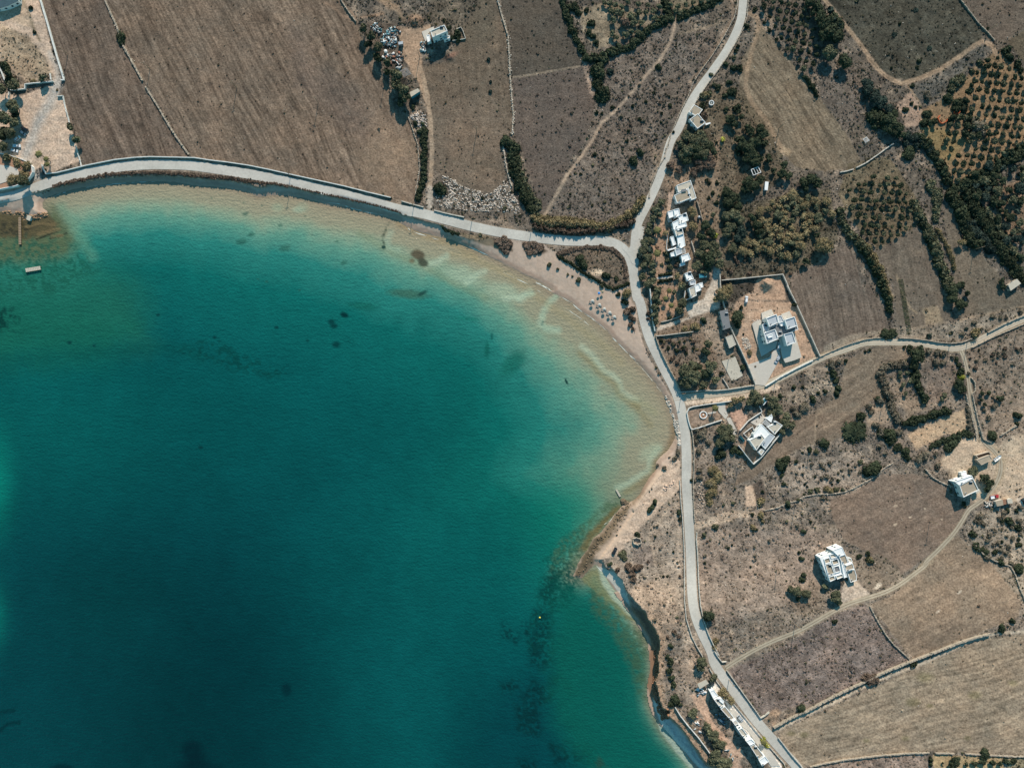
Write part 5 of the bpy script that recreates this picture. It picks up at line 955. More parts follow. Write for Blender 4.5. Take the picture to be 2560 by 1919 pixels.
stones('cliff_rocks', 'reddish boulders fallen at the foot of the low sea cliff', [P('D5', '1380 930 1430 940 1420 1080 1440 1180 1400 1260 1440 1440 1480 1560 1440 1600 1380 1400 1370 1260 1400 1150'), P('X', '620 1060 700 1050 720 1140 640 1150')], 520, .3, .9, (156, 116, 90), thr=.35)
stones('wall_footing', 'dark rough stones at the foot of the coast road bank', [P('A2', '450 520 560 490 750 440 1100 380 1700 350 2072 370 2072 395 1700 368 1100 388 750 455 560 500 430 590'), P('B2', '0 350 300 370 500 395 700 430 900 470 1200 540 1500 600 1200 555 950 490 740 455 500 450 300 420 0 395')], 1500, .25, .6, (92, 82, 70), thr=.3)
stones('pale_rocks', 'scatter of pale rocks between the bushes over the gravel road', [P('E3', '1150 1200 1400 1080 1560 1050 1600 1130 1400 1240 1200 1320')], 300, .25, .6, (200, 184, 160), thr=.5)
stones('pale_rocks', 'pale stones beside the coast road south of the olive bushes', [P('E4', '180 600 240 620 260 860 230 980 170 900')], 120, .3, .7, (196, 178, 160), thr=.4)
# ---------------------------------------------------------------- walls
M['whitewash'] = mat('whitewash', tuple(s2l((206, 206, 200))), noise=(.06, 1.5), rough=.9)
M['plaster'] = mat('grey_plaster', tuple(s2l((186, 180, 168))), noise=(.12, 1.2), rough=.95)
M['fieldstone'] = mat('fieldstone', tuple(s2l((158, 146, 130))), noise=(.3, 1.6), bump=.8, bscale=2.5, rough=1)
def wall(pts, width=.5, h=1.0, mt='fieldstone', label='', rough=.12, rocks=0, name='stone_wall', cat='wall', group=None, col=(176, 164, 148)):
    pts = resample(pts, 3); a = np.array(pts); t = np.gradient(a, axis=0); t /= np.linalg.norm(t, axis=1)[:, None]+1e-9; nr = np.stack([-t[:, 1], t[:, 0]], 1)
    c0 = a[len(a)//2]; z0 = G(*c0); o0 = U(*c0, z0); V = []; F = []; wp = width/K
    for i in range(len(a)):
        hh = h+random.uniform(-rough, rough)*h; x, y = a[i]; z = G(x, y)
        for s, tz in ((-.5, -.3), (-.44, hh), (.44, hh*random.uniform(1-rough*.5, 1+rough*.5)), (.5, -.3)):
            q = U(x+nr[i][0]*wp*s, y+nr[i][1]*wp*s, z); V.append((q[0]-o0[0]+random.uniform(-rough, rough)*.3, q[1]-o0[1]+random.uniform(-rough, rough)*.3, z+tz-z0))
    for i in range(len(a)-1):
        for j in range(3): p = i*4+j; F.append((p, p+4, p+5, p+1))
    F = F+[(0, 1, 2, 3), (len(V)-1, len(V)-2, len(V)-3, len(V)-4)]
    me = bpy.data.meshes.new(name); me.from_pydata(V, [], F); me.update()
    bm = bmesh.new(); bm.from_mesh(me); bmesh.ops.recalc_face_normals(bm, faces=bm.faces[:]); bm.to_mesh(me); bm.free()
    me.materials.append(M[mt]); o = obj(name, me, None, o0)
    if rocks:
        L = len(a); n = int(L*3*K*rocks); ii = rng.integers(0, L, n); x = a[ii, 0]+nr[ii, 0]*rng.normal(0, wp*.45, n)+rng.uniform(-1.5, 1.5, n); y = a[ii, 1]+nr[ii, 1]*rng.normal(0, wp*.45, n)+rng.uniform(-1.5, 1.5, n)
        s = rng.uniform(.16, .42, n); pos = upos(x, y, 0); pos[:, 2] += rng.uniform(0, h, n); pos -= np.array(o0)
        Vr, Fr, Cr = merge(rock(int(c0[0])), IF1, pos, np.stack([s, s, s], -1), rng.uniform(0, 6.28, n), s2l(col)[None]*rng.uniform(.55, 1.2, (n, 1)))
        obj('coping_stones', npmesh('coping_stones', Vr, Fr, M['stone'], Cr), o)
    return tag(o, label, cat, group)
def W(t, s): return P(t, s)
FW = 'dry-stone field walls'
wall([(88, -60)]+P('A1', '425 0 500 250 600 600 672 835 640 835'), .75, 1.1, 'whitewash', 'long whitewashed wall between the parking yard and the ploughed field', .02, name='white_wall')
wall(P('A1', '120 940 190 938 270 928 272 880 340 872 450 862 560 850'), .5, 1.3, 'whitewash', 'stepped white wall across the top of the parking yard', .05, name='white_wall')
wall(P('A1', '525 765 532 830'), .5, .8, 'whitewash', 'short stub of white wall beside the parking yard gateway', .05, name='white_wall')
wall(P('A1', '0 690 30 760 60 840'), .5, 1.2, 'whitewash', 'white wall among the garden trees at the left edge', .05, name='white_wall')
wall(P('A1', '105 960 95 1065'), .5, 1.2, 'whitewash', 'short white wall between garden trees left of the parking yard', .05, name='white_wall')
wall(P('A1', '600 1005 660 998 675 1080 695 1160 715 1230 725 1275'), .3, 1.0, 'whitewash', 'thin broken white wall right of the parking yard', .2, name='white_wall')
wall(P('A1', '790 1515 812 1590 828 1640')+P('A2', '850 275'), .3, 1.0, 'whitewash', 'thin white wall running down to the coast road from the yard', .2, name='white_wall')
wall(P('A2', '445 260 455 300 485 355 600 342 700 318 900 268 1200 208 1400 186 1560 178 2020 188')+P('B2', '100 212 300 236 500 266 700 306 950 362 1200 416 1500 482 1750 546 1980 600'), .5, 1.15, 'whitewash', 'long pale wall along the landward side of the coast road', .05)
wall(P('C2', '430 635 520 662 660 698'), .5, .9, 'plaster', 'short pale wall between the hedge and the track mouth', .12)
wall(P('C2', '770 730 860 755 950 775 1080 802'), .6, .9, 'plaster', 'pale road wall below the white boulder field', .12)
wall([(262, -60)]+P('A1', '1090 0 1160 160 1220 290 1250 400 1280 480 1400 690 1480 840'), .8, .9, 'fieldstone', 'dry-stone wall from the top edge past the dark bush to a gap', .25, 2.2, group=FW)
wall(P('A1', '1510 900 1600 1040 1700 1210 1790 1360 1850 1450 1960 1605'), .8, .9, 'fieldstone', 'dry-stone wall from the gap down to the coast road', .25, 2.2, group=FW)
wall([(1238, -60)]+P('C1', '1425 0 1480 200 1535 380 1548 600 1555 800 1572 1000 1590 1200 1575 1400'), .8, .8, 'fieldstone', 'white rubble wall between brown field and dark field', .25, 2.6, group=FW, col=(214, 204, 190))
wall(P('C2', '1482 60 1500 180 1520 300 1545 400 1575 480'), .7, .8, 'fieldstone', 'rubble wall beside the long hedge above the boulders', .25, 2.4, group=FW, col=(210, 202, 190))
wall([(845, -60)]+P('B1', '1460 0 1550 140 1620 230'), .6, 1.0, 'fieldstone', 'dark stone wall bounding the big field at the scrap yard', .2, 1.5, group=FW, col=(120, 110, 98))
wall(P('C1', '500 1210 560 1380 600 1500 612 1658')+P('C2', '622 300 600 420 575 560'), .4, .8, 'fieldstone', 'thin wall between the big field and the narrow hedge', .25, 1.5, group=FW)
wall(P('E1', '595 -60 590 60 560 180 500 300 420 440 330 580 240 700 140 850')+P('D1', '1740 1000 1640 1200 1560 1400 1490 1640')+P('D2', '1420 310 1350 480 1330 600'), .45, .7, 'fieldstone', 'stone wall on the left side of the road climbing north', .2, 1.2, group='stone walls beside the roads')
wall(P('E1', '705 -60 700 50 695 160 660 290 580 440 490 590 400 720 280 880 170 1050'), .45, .7, 'fieldstone', 'stone wall on the right side of the road climbing north', .2, 1.2, group='stone walls beside the roads')
wall(P('D3', '1338 80 1350 180 1358 300 1372 420 1392 530'), .5, 2.0, 'whitewash', 'tall white garden wall beside the road below the row of houses', .03, name='white_wall')
wall(P('D3', '1400 578 1440 700 1480 790 1540 910 1600 1020 1650 1130'), .45, 1.3, 'fieldstone', 'stone wall of the overgrown garden beside the beach road', .15, 1.0, group='stone walls beside the roads')
wall(P('D3', '1400 580 1500 572 1650 552 1790 535'), .45, 1.3, 'plaster', 'pale wall across the top of the overgrown garden', .06)
wall(P('D3', '1460 435 1540 418 1660 375'), .4, .9, 'plaster', 'low pale wall between the garden and the concrete drive', .06)
wall(P('E3', '-20 1160 120 1152 240 1142 380 1142 505 1130 640 1108 770 1088'), .5, 1.3, 'plaster', 'pale wall along the upper side of the gravel road by the corner', .08)
wall(P('E3', '440 1020 475 1075 505 1128'), .4, 1.1, 'plaster', 'short wall beside the paved pad near the gravel road', .06)
wall(P('E2', '405 1390 410 1500 430 1640')+P('E3', '500 450 560 590 620 720 690 870 735 980 775 1085'), .5, 1.8, 'plaster', 'long boundary wall between the shed plot and the walled villa', .05)
wall(P('E2', '425 1455 600 1440 800 1420 1055 1393 1090 1470 1140 1590')+P('E3', '1100 60 1180 215 1260 390 1350 590 1440 790'), .5, 1.7, 'plaster', 'high wall around the top and right of the walled villa plot', .03)
wall(P('E3', '880 1100 1040 1000 1200 915 1370 832'), .6, 1.1, 'whitewash', 'pale rough wall between villa plot and gravel road', .1, name='white_wall')
wall(P('E3', '1375 828 1430 800 1600 722 1750 660 1900 618')+P('F3', '200 680 300 645 400 618 520 600 590 598'), .5, .8, 'fieldstone', 'stone wall above the gravel road under the ploughed field', .2, 1.6, group='stone walls beside the roads')
wall(P('F3', '770 600 900 605 1050 622 1180 645 1300 655 1420 645 1530 605'), .6, 1.0, 'fieldstone', 'dark stone wall on the upper side of the gravel road curve', .2, 1.5, group='stone walls beside the roads', col=(130, 120, 108))
wall(P('F3', '1690 545 1830 470 1950 415 2072 365')+[(2700, 700)], .6, 1.0, 'fieldstone', 'stone wall above the gravel road towards the right edge', .2, 1.4, group='stone walls beside the roads', col=(140, 130, 116))
wall(P('F3', '1530 700 1700 612 1850 545 2072 452')+[(2700, 770)], .5, .8, 'fieldstone', 'stone wall below the gravel road towards the right edge', .2, 1.2, group='stone walls beside the roads')
wall(P('E3', '545 1250 400 1270 260 1288 130 1310 90 1325 68 1370 80 1440 100 1510 116 1546 200 1525 300 1490 430 1448'), .45, 1.1, 'whitewash', 'white rounded garden wall around the fountain lawn', .02, name='white_wall')
wall(P('E4', '116 105 128 160 140 300 142 500 134 640 132 700'), .5, 1.1, 'fieldstone', 'roadside wall from the fountain garden south, upper stretch', .1, .8, group='stone walls beside the roads')
wall(P('E4', '136 720 140 900 150 1050'), .5, 1.0, 'fieldstone', 'roadside wall past the olive bushes, ending at the footpath', .15, 1.0, group='stone walls beside the roads')
wall(P('E4', '172 1160 166 1230 178 1380 186 1560 190 1658')+P('D5', '1842 120 1852 300 1866 460 1900 620 1950 760 2010 890 2060 980')+P('X', '1180 440 1225 510 1262 555 1305 548'), .5, 1.1, 'plaster', 'long wall on the right of the coast road down to the fork', .08, group='stone walls beside the roads')
wall(P('D4', '1652 620 1664 850 1680 1000 1692 1200 1700 1400 1700 1658')+P('D5', '1700 200 1702 420 1720 600 1775 780 1830 890 1890 990')+P('X', '1062 505'), .45, .9, 'plaster', 'long wall on the sea side of the coast road', .08, group='stone walls beside the roads')
wall(P('X', '1310 640 1360 710 1500 905 1590 1030 1660 1130 1700 1110 1750 1070'), .5, 1.2, 'plaster', 'wall along the road edge of the scrub plot below the fork', .08, group='stone walls beside the roads')
wall(P('X', '1842 1335 1900 1410 2000 1540 2072 1620')+[(2050, 1990)], .5, 1.1, 'plaster', 'wall between the striped field and the road at the bottom', .08, group='stone walls beside the roads')
wall(P('X', '1130 620 1210 760 1300 880 1400 1010 1500 1130 1600 1255 1750 1430 1900 1600')+[(1990, 1980)], .4, .8, 'plaster', 'wall between the road and the seaside row house', .1, group='stone walls beside the roads')
wall(P('X', '775 1020 830 1110 900 1200 960 1270 1020 1340 1080 1420 1138 1500'), .45, 1.6, 'whitewash', 'slim white wall along the cliff top garden', .03, name='white_wall')
wall(P('Y', '415 1325 550 1295 700 1268 850 1250 1000 1232 1200 1215 1415 1208'), .7, .9, 'fieldstone', 'dry-stone wall at the foot of the striped field, left part', .2, 2.0, group=FW)
wall(P('Y', '1465 1212 1540 1212 1625 1216'), .7, .9, 'fieldstone', 'short dry-stone wall over the little orchard', .2, 2.0, group=FW)
wall(P('Y', '1715 1215 1900 1228 2100 1238 2212 1240')+[(2650, 1890)], .7, .9, 'fieldstone', 'dry-stone wall at the foot of the striped field, right part', .2, 2.0, group=FW)
wall(P('Y', '110 995 160 965 300 890 400 850 600 740 850 620 1050 525 1300 425 1500 350 1650 290 1800 240 1920 212'), .9, 1.7, 'fieldstone', 'tall dark terrace wall above the striped bottom field', .15, 2.6, group=FW, col=(128, 118, 106))
wall(P('F5', '470 470 560 640 640 770 720 870 880 1015'), .7, .8, 'fieldstone', 'rubble wall between scrub plot and smooth field', .3, 2.4, group=FW, col=(150, 140, 126))
wall(P('F4', '1560 1290 1640 1380 1760 1450 1900 1500')+P('F5', '1930 60 1980 160 2020 280 2072 400')+[(2640, 1620)], .7, .9, 'fieldstone', 'stone wall curving around the smooth field at the right edge', .25, 2.0, group=FW, col=(150, 140, 124))
wall(P('E4', '870 935 1000 905 1110 858 1200 835 1300 785 1420 765 1560 762 1700 740 1800 700 1950 620 2072 545'), .6, .6, 'fieldstone', 'broken pale wall snaking between the scrub and the rounded field', .35, 2.6, group=FW, col=(196, 180, 160))
wall(P('F4', '400 620 560 545 640 480 700 450'), .5, .6, 'fieldstone', 'pale rubble edge above the rounded field', .35, 2.4, group=FW, col=(196, 180, 160))
wall(P('F4', '1040 500 1120 590 1210 640 1330 690'), .6, .7, 'fieldstone', 'tumbled stone wall running up to the white house', .35, 3.0, group=FW, col=(190, 176, 160))
wall(P('F2', '715 40 640 90 560 150 430 240 330 290'), .6, .9, 'plaster', 'pale wall slanting below the triangular field, upper part', .1)
wall(P('F2', '300 305 230 325 160 338'), .6, .8, 'plaster', 'short pale wall slanting below the triangular field, lower part', .15)
wall(P('F4', '1820 160 1900 110 1985 55'), .6, .8, 'fieldstone', 'short pale wall right of the walled lane', .25, 2.0, group=FW, col=(206, 192, 174))
wall(P('F3', '1520 1010 1555 1060 1560 1140 1530 1180 1555 1300 1580 1420 1640 1640')+P('F4', '1600 60 1650 200 1720 228'), .5, .9, 'fieldstone', 'pale wall along the right side of the narrow lane', .2, 2.0, group=FW, col=(204, 190, 170))
wall(P('F3', '1465 1180 1490 1290 1530 1450 1560 1560')+P('F4', '1550 60 1575 190'), .5, .9, 'fieldstone', 'stone wall along the left side of the narrow lane', .2, 2.0, group=FW, col=(190, 176, 158))
wall(P('C1', '1000 310 1045 290 1065 320 1095 405 1040 418 960 428'), .3, .9, 'plaster', 'low wall around the little garden beside the tall house', .08)
wall(P('D2', '1830 640 1860 740 1885 830'), .4, 1.4, 'fieldstone', 'dark wall behind the row of houses, upper stretch', .06)
wall(P('D2', '1770 1050 1790 1110 1810 1190'), .4, 1.2, 'plaster', 'short pale wall behind the row of houses', .06)
wall(P('D2', '1530 960 1520 1050 1515 1120 1530 1180'), .35, .9, 'whitewash', 'thin curved white wall in front of the row of houses', .03, name='white_wall')
wall([(1940, -60)]+P('F1', '1380 -40 1500 120 1600 250 1690 340 1760 420'), .5, .8, 'fieldstone', 'dark field wall running down to the sandy track corner', .2, 1.5, group=FW, col=(96, 90, 80))

# ---------------------------------------------------------------- buildings
M['white'] = mat('white_wall_paint', tuple(s2l((226, 227, 224))), noise=(.05, .8), rough=.85)
M['cream'] = mat('cream_roof', tuple(s2l((184, 176, 160))), noise=(.09, .8), noise2=(.06, 3), rough=.95)
M['tan'] = mat('tan_roof', tuple(s2l((160, 147, 128))), noise=(.1, .9), noise2=(.08, 4), rough=.95)
M['grey'] = mat('grey_roof', tuple(s2l((172, 178, 182))), noise=(.06, .8), rough=.9)
M['dgrey'] = mat('dark_grey_roof', tuple(s2l((118, 120, 121))), noise=(.08, .8), rough=.9)
M['pave'] = mat('pale_paving', tuple(s2l((188, 181, 169))), noise=(.06, .9), noise2=(.05, 4), rough=.95)
M['blue'] = mat('blue_paint', tuple(s2l((60, 104, 124))), rough=.6)
M['glass'] = mat('window_glass', (.02, .03, .035), rough=.08, spec=.5)
M['wood'] = mat('weathered_wood', tuple(s2l((150, 130, 108))), noise=(.2, 4), rough=.9)
M['dark'] = mat('dark_rubber', (.02, .02, .02), rough=.7)
M['metal'] = mat('grey_metal', tuple(s2l((150, 154, 156))), rough=.5, metal=.4)
M['rust'] = mat('rusty_sheet', tuple(s2l((140, 104, 84))), noise=(.3, 3), rough=.9)
M['orange'] = mat('orange_net', tuple(s2l((196, 98, 60))), rough=.8)
M['stonew'] = mat('rough_stone_wall', tuple(s2l((178, 164, 146))), noise=(.25, 2.5), bump=.6, bscale=4, rough=1)
M['terra'] = mat('terracotta_floor', tuple(s2l((160, 124, 100))), noise=(.12, 1.5), rough=.95)
M['slate'] = mat('slate_roof', tuple(s2l((62, 84, 92))), noise=(.2, 1), rough=.8)
M['teal'] = mat('teal_awning', tuple(s2l((58, 128, 142))), rough=.8)
def area2(p): return sum(p[i][0]*p[(i+1) % len(p)][1]-p[(i+1) % len(p)][0]*p[i][1] for i in range(len(p)))
def inset(p, d):
    n = len(p); out = []
    for i in range(n):
        a = Vector(p[i-1][:2]); b = Vector(p[i][:2]); c = Vector(p[(i+1) % n][:2]); e1 = (b-a).normalized(); e2 = (c-b).normalized(); n1 = Vector((-e1.y, e1.x)); n2 = Vector((-e2.y, e2.x)); m = n1+n2
        if m.length < 1e-3: m = n1
        m.normalize(); k = d/max(.35, m.dot(n1)); out.append((b.x+m.x*k, b.y+m.y*k))
    return out
def mk(name, V, F, mt, parent):
    me = bpy.data.meshes.new(name); me.from_pydata(V, [], F); me.update(); bm = bmesh.new(); bm.from_mesh(me)
    bmesh.ops.triangulate(bm, faces=[f for f in bm.faces if len(f.verts) > 4]); bmesh.ops.recalc_face_normals(bm, faces=bm.faces[:]); bm.to_mesh(me); bm.free(); me.materials.append(M[mt]); return obj(name, me, parent)
WF = MB(); WF.box(-.55, -.05, -.6, .55, .07, -.5).box(-.55, -.05, .5, .55, .07, .6).box(-.55, -.05, -.5, -.46, .07, .5).box(.46, -.05, -.5, .55, .07, .5).box(-.03, -.03, -.5, .03, .05, .5)
WFM = bpy.data.meshes.new('window'); WFM.from_pydata(WF.v, [], WF.f); WFM.materials.append(M['blue'])
GP = MB(); GP.box(-.46, -.02, -.5, .46, .02, .5); GPM = bpy.data.meshes.new('pane'); GPM.from_pydata(GP.v, [], GP.f); GPM.materials.append(M['glass'])
DP = MB(); DP.box(-.5, -.05, -1.05, .5, .06, 1.05); DPM = bpy.data.meshes.new('door'); DPM.from_pydata(DP.v, [], DP.f); DPM.materials.append(M['blue'])
HP = MB(); HP.box(.3, .06, -.05, .4, .12, .05); HPM = bpy.data.meshes.new('handle'); HPM.from_pydata(HP.v, [], HP.f); HPM.materials.append(M['metal'])
def house(name, label, cat, blocks, wallm='white', windows=True, zb=None):
    """blocks: (tile, roof outline, height, roof material, parapet, part name)"""
    c = np.mean(sum([P(b[0], b[1]) for b in blocks[:1]], []), 0); z0 = G(*c) if zb is None else zb; e = empty(name, U(*c, z0)); tag(e, label, cat); o0 = e.location.copy(); polys = []
    for b in blocks:
        t, s, h, rm, par = b[:5]; base = b[6] if len(b) > 6 else -.6
        pts = [U(x, y, z0+h)[:2] for x, y in P(t, s)]; pts = [(x-o0.x, y-o0.y) for x, y in pts]
        if area2(pts) < 0: pts = pts[::-1]
        polys.append((pts, h, b, base))
    door = False
    for bi, (pts, h, b, base) in enumerate(polys):
        n = len(pts); part = b[5] if len(b) > 5 and b[5] else 'wall'; par = b[4]; rm = b[3]; ee = .0017*bi; h = h+ee
        wm = 'plaster' if part == 'terrace' else wallm
        if par > 0:
            inn = inset(pts, .3); V = [(x, y, base) for x, y in pts]+[(x, y, h+par) for x, y in pts]+[(x, y, h+par) for x, y in inn]+[(x, y, h-.1) for x, y in inn]
            F = [(i, (i+1) % n, n+(i+1) % n, n+i) for i in range(n)]+[(n+i, n+(i+1) % n, 2*n+(i+1) % n, 2*n+i) for i in range(n)]+[(2*n+i, 2*n+(i+1) % n, 3*n+(i+1) % n, 3*n+i) for i in range(n)]
            w0 = mk(part, V, F, wm, e); rp = inset(pts, .295)
            mk('roof', [(x, y, h) for x, y in rp]+[(x, y, h-.2) for x, y in rp], [tuple(range(n))]+[(i, (i+1) % n, n+(i+1) % n, n+i) for i in range(n)], rm, e)
        else:
            V = [(x, y, base) for x, y in pts]+[(x, y, h-.12) for x, y in pts]; F = [(i, (i+1) % n, n+(i+1) % n, n+i) for i in range(n)]
            w0 = mk(part, V, F, wm, e); rp = inset(pts, -.08)
            mk('roof' if part != 'terrace' else 'paving', [(x, y, h) for x, y in rp]+[(x, y, h-.14) for x, y in rp], [tuple(range(n)), tuple(range(2*n-1, n-1, -1))]+[(i, (i+1) % n, n+(i+1) % n, n+i) for i in range(n)], rm, e)
        if windows and part == 'wall' and h > 2.4 and base < 0:
            for i in range(n):
                a = Vector(pts[i]); c_ = Vector(pts[(i+1) % n]); L = (c_-a).length
                if L < 2.3: continue
                d = (c_-a)/L; nr = Vector((d.y, -d.x)); k = max(1, int(L/3.0)); ang = math.atan2(nr.y, nr.x)-math.pi/2
                for j in range(k):
                    q = a+d*L*(j+.5)/k; tq = q+nr*.35
                    if any(bj != bi and hh > 1.2 and inside(np.array([tq.x]), np.array([tq.y]), pp)[0] for bj, (pp, hh, _, _) in enumerate(polys)): continue
                    if not door and L > 3.2 and nr.y < .2:
                        dd = obj('door', DPM, e, (q.x+nr.x*.02, q.y+nr.y*.02, 1.05)); dd.rotation_euler = (0, 0, ang); obj('handle', HPM, dd); door = True; continue
                    for zz in ([1.5] if h < 5.2 else [1.5, 4.3]):
                        w1 = obj('window', WFM, e, (q.x+nr.x*.02, q.y+nr.y*.02, zz)); w1.rotation_euler = (0, 0, ang); obj('pane', GPM, w1)
    cx = 0
    for pts, h, b, base in polys:
        if b[3] in ('teal', 'slate', 'terra', 'rust', 'pave') or h < 2.9 or abs(area2(pts))/2 < 14 or not windows: continue
        cx += 1; q = np.mean(pts, 0); r_ = random.Random(int(abs(q[0]*31+q[1]*17))); v = Vector(pts[0]).lerp(Vector(q), .45); v2 = Vector(pts[2]).lerp(Vector(q), .5)
        m = MB(); m.box(v.x-.25, v.y-.25, h-.05, v.x+.25, v.y+.25, h+.75); ck = m.build('chimney', M['white'], e); m = MB(); m.box(v.x-.32, v.y-.32, h+.75, v.x+.32, v.y+.32, h+.83); m.build('cap', M['dgrey'], ck)
        if cx % 3 == 1: m = MB(); m.tbox(v2.x-.9, v2.y-.5, h+.25, v2.x+.9, v2.y+.5, h+.33, .02); sp_ = m.build('solar_panel', M['glass'], e); m = MB(); m.tube((v2.x-.8, v2.y+.75, h+.55), (v2.x+.8, v2.y+.75, h+.55), .27, n=10); m.build('tank', M['grey'], sp_); m = MB(); m.box(v2.x-.7, v2.y-.4, h-.02, v2.x-.6, v2.y+.75, h+.3).box(v2.x+.6, v2.y-.4, h-.02, v2.x+.7, v2.y+.75, h+.3); m.build('stand', M['metal'], sp_)
    return e
def beam(a, b, w_=.12, h_=.14):
    m = MB(); a = Vector(a); b = Vector(b); d = (b-a).normalized(); n = Vector((-d.y, d.x, 0)).normalized()*w_/2; u = Vector((0, 0, h_/2))
    V = [a-n-u, a+n-u, a+n+u, a-n+u, b-n-u, b+n-u, b+n+u, b-n+u]; return V, [(0, 1, 2, 3), (7, 6, 5, 4), (0, 4, 5, 1), (1, 5, 6, 2), (2, 6, 7, 3), (3, 7, 4, 0)]
def pergola(name, label, cat, t, s, h, mt='wood', slats=9, wid=.14, parent=None, cover=None):
    p = P(t, s); c = np.mean(p, 0); z0 = G(*c); o0 = Vector(U(*c, z0)); q = [Vector(U(x, y, z0+h))-o0 for x, y in p]
    e = parent or empty(name, o0)
    if not parent: tag(e, label, cat)
    off = o0-e.location if parent else Vector((0, 0, 0)); q = [v+off for v in q]
    for v in q[:4]:
        m = MB(); m.box(v.x-.08, v.y-.08, -.3, v.x+.08, v.y+.08, h-.1); m.build('post', M[mt], e)
    m = MB()
    for i in range(4): m.add(*beam(q[i], q[(i+1) % 4], wid, .16))
    m.build('frame', M[mt], e); m = MB(); up = Vector((0, 0, .16))
    if cover:
        V = [v+up for v in q]+[v+up+Vector((0, 0, .06)) for v in q]; m.add(V, [(3, 2, 1, 0), (4, 5, 6, 7), (0, 1, 5, 4), (1, 2, 6, 5), (2, 3, 7, 6), (3, 0, 4, 7)]); m.build('cover', M[cover], e)
    else:
        for i in range(1, slats): m.add(*beam(q[0].lerp(q[1], i/slats)+up, q[3].lerp(q[2], i/slats)+up, wid*.7, .1))
        m.build('slats', M[mt], e)
    return e
house('hillside_house', 'white row of joined flat-roofed houses stepping down the hillside garden', 'house', [
    ('T', '165 300 225 270 242 330 178 355', 3.4, 'white', .3), ('T', '85 265 128 252 138 300 97 315', 3.2, 'white', .25), ('T', '130 250 170 240 182 292 140 312', 3.7, 'white', .3),
    ('T', '120 345 165 322 172 356 222 342 230 375 130 398', 3.9, 'white', .3), ('T', '135 398 195 388 205 430 150 450', 4.1, 'cream', .35), ('T', '155 450 205 432 218 518 186 540 165 520', 3.7, 'white', .25),
    ('T', '105 452 130 446 150 508 125 520', 2.8, 'white', .2), ('T', '88 547 160 524 163 533 90 556', 2.2, 'white', 0), ('T', '140 546 185 533 192 575 150 594', 3.4, 'grey', .3), ('T', '106 572 134 560 148 594 112 600', 2.6, 'white', .2),
    ('T', '185 592 240 572 258 620 195 645', 3.7, 'white', .3), ('T', '176 652 214 642 218 660 180 672', 2.2, 'white', .2), ('T', '82 315 110 308 122 340 90 345', .5, 'pave', 0, 'terrace'), ('T', '160 395 172 392 174 402 162 405', 4.6, 'white', 0, 'chimney', 4.0)])
pergola('pergola', 'small white pergola against the middle of the white house row', 'pergola', 'T', '192 545 214 536 220 568 198 577', 3.2, 'white', 5)
house('hillside_house', 'white lower cluster of garden houses with walled court at the drive', 'house', [('T', '212 725 255 708 282 765 232 782', 3.4, 'white', .3), ('T', '290 810 318 798 337 848 297 865', 3.7, 'white', .3), ('T', '243 835 288 815 302 888 262 908', 3.9, 'cream', .3), ('T', '318 797 345 790 352 824 337 832', 2.5, 'white', .2), ('T', '248 785 290 770 296 806 256 812', 3.0, 'grey', .4)])
wall(P('T', '212 855 205 910 218 922 262 908'), .35, 1.8, 'whitewash', 'white court wall at the foot of the lower garden houses', .02, name='white_wall')
pergola('awning', 'blue awning in the shade of the trees above the concrete drive', 'awning', 'T', '320 730 378 724 376 752 322 758', 2.4, 'metal', cover='teal')
house('hillside_house', 'flat-roofed white and grey house standing above the white house row', 'house', [('T', '152 70 257 32 300 165 262 180 238 95 165 122', 4.0, 'cream', .25), ('T', '135 143 234 98 258 165 190 192 155 200', 4.3, 'tan', .2), ('T', '190 100 222 95 224 112 194 118', 4.9, 'dgrey', 0, 'water_tank', 4.1), ('T', '250 72 258 70 260 78 252 80', 4.6, 'dgrey', 0, 'chimney', 4.0)])
house('tall_house', 'tall two-storey white house casting a long shadow near the scrap yard', 'house', [('M', '1325 285 1590 175 1650 290 1370 408', 6.4, 'cream', .45), ('M', '1250 372 1308 350 1338 470 1272 500', 3.0, 'white', .2), ('M', '1165 300 1385 205 1400 258 1318 286 1262 366 1285 440 1230 480', .3, 'pave', 0, 'terrace'), ('M', '1560 395 1690 370 1690 420 1580 455', 3.0, 'cream', .2)])
house('cottage', 'cream cottage of two joined blocks at the bend of the side road', 'house', [('E1', '185 1178 265 1272 180 1335 98 1238', 3.5, 'tan', .25), ('E1', '145 1083 235 1136 180 1210 90 1160', 3.2, 'tan', .1), ('E1', '90 1240 120 1225 140 1300 115 1310', .8, 'white', 0, 'terrace'), ('E1', '262 1282 310 1270 318 1278 270 1296', 1.2, 'white', 0, 'terrace')])
VB = [('G', '490 345 712 262 750 375 905 320 925 378 620 495 580 385 500 400', 4.4, 'dgrey', .4), ('G', '445 210 600 150 630 275 490 340', 7.0, 'grey', .5), ('G', '718 235 868 185 910 325 765 375', 6.6, 'grey', .5), ('G', '620 180 672 165 715 262 635 285', 5.4, 'grey', .35), ('G', '385 300 460 280 490 395 410 435', 5.0, 'grey', .35),
      ('G', '410 432 578 370 628 520 455 592', 6.2, 'grey', .5), ('G', '708 447 838 415 885 570 755 622', 5.6, 'grey', .5), ('G', '460 465 535 440 548 488 482 506', 6.8, 'white', .2, 'skylight', 6.2), ('G', '640 285 712 265 722 318 668 330', 5.2, 'white', .2), ('G', '380 130 525 78 562 150 440 212 450 280 402 290', .8, 'pave', 0, 'terrace'), ('G', '675 150 795 105 835 185 720 240', .8, 'pave', 0, 'terrace'),
      ('G', '640 500 870 420 975 790 860 835 735 870 690 780', 1.6, 'pave', 0, 'terrace'), ('G', '240 290 330 240 372 240 410 440 455 592 620 545 590 650 380 775 330 610', .8, 'pave', 0, 'terrace')]
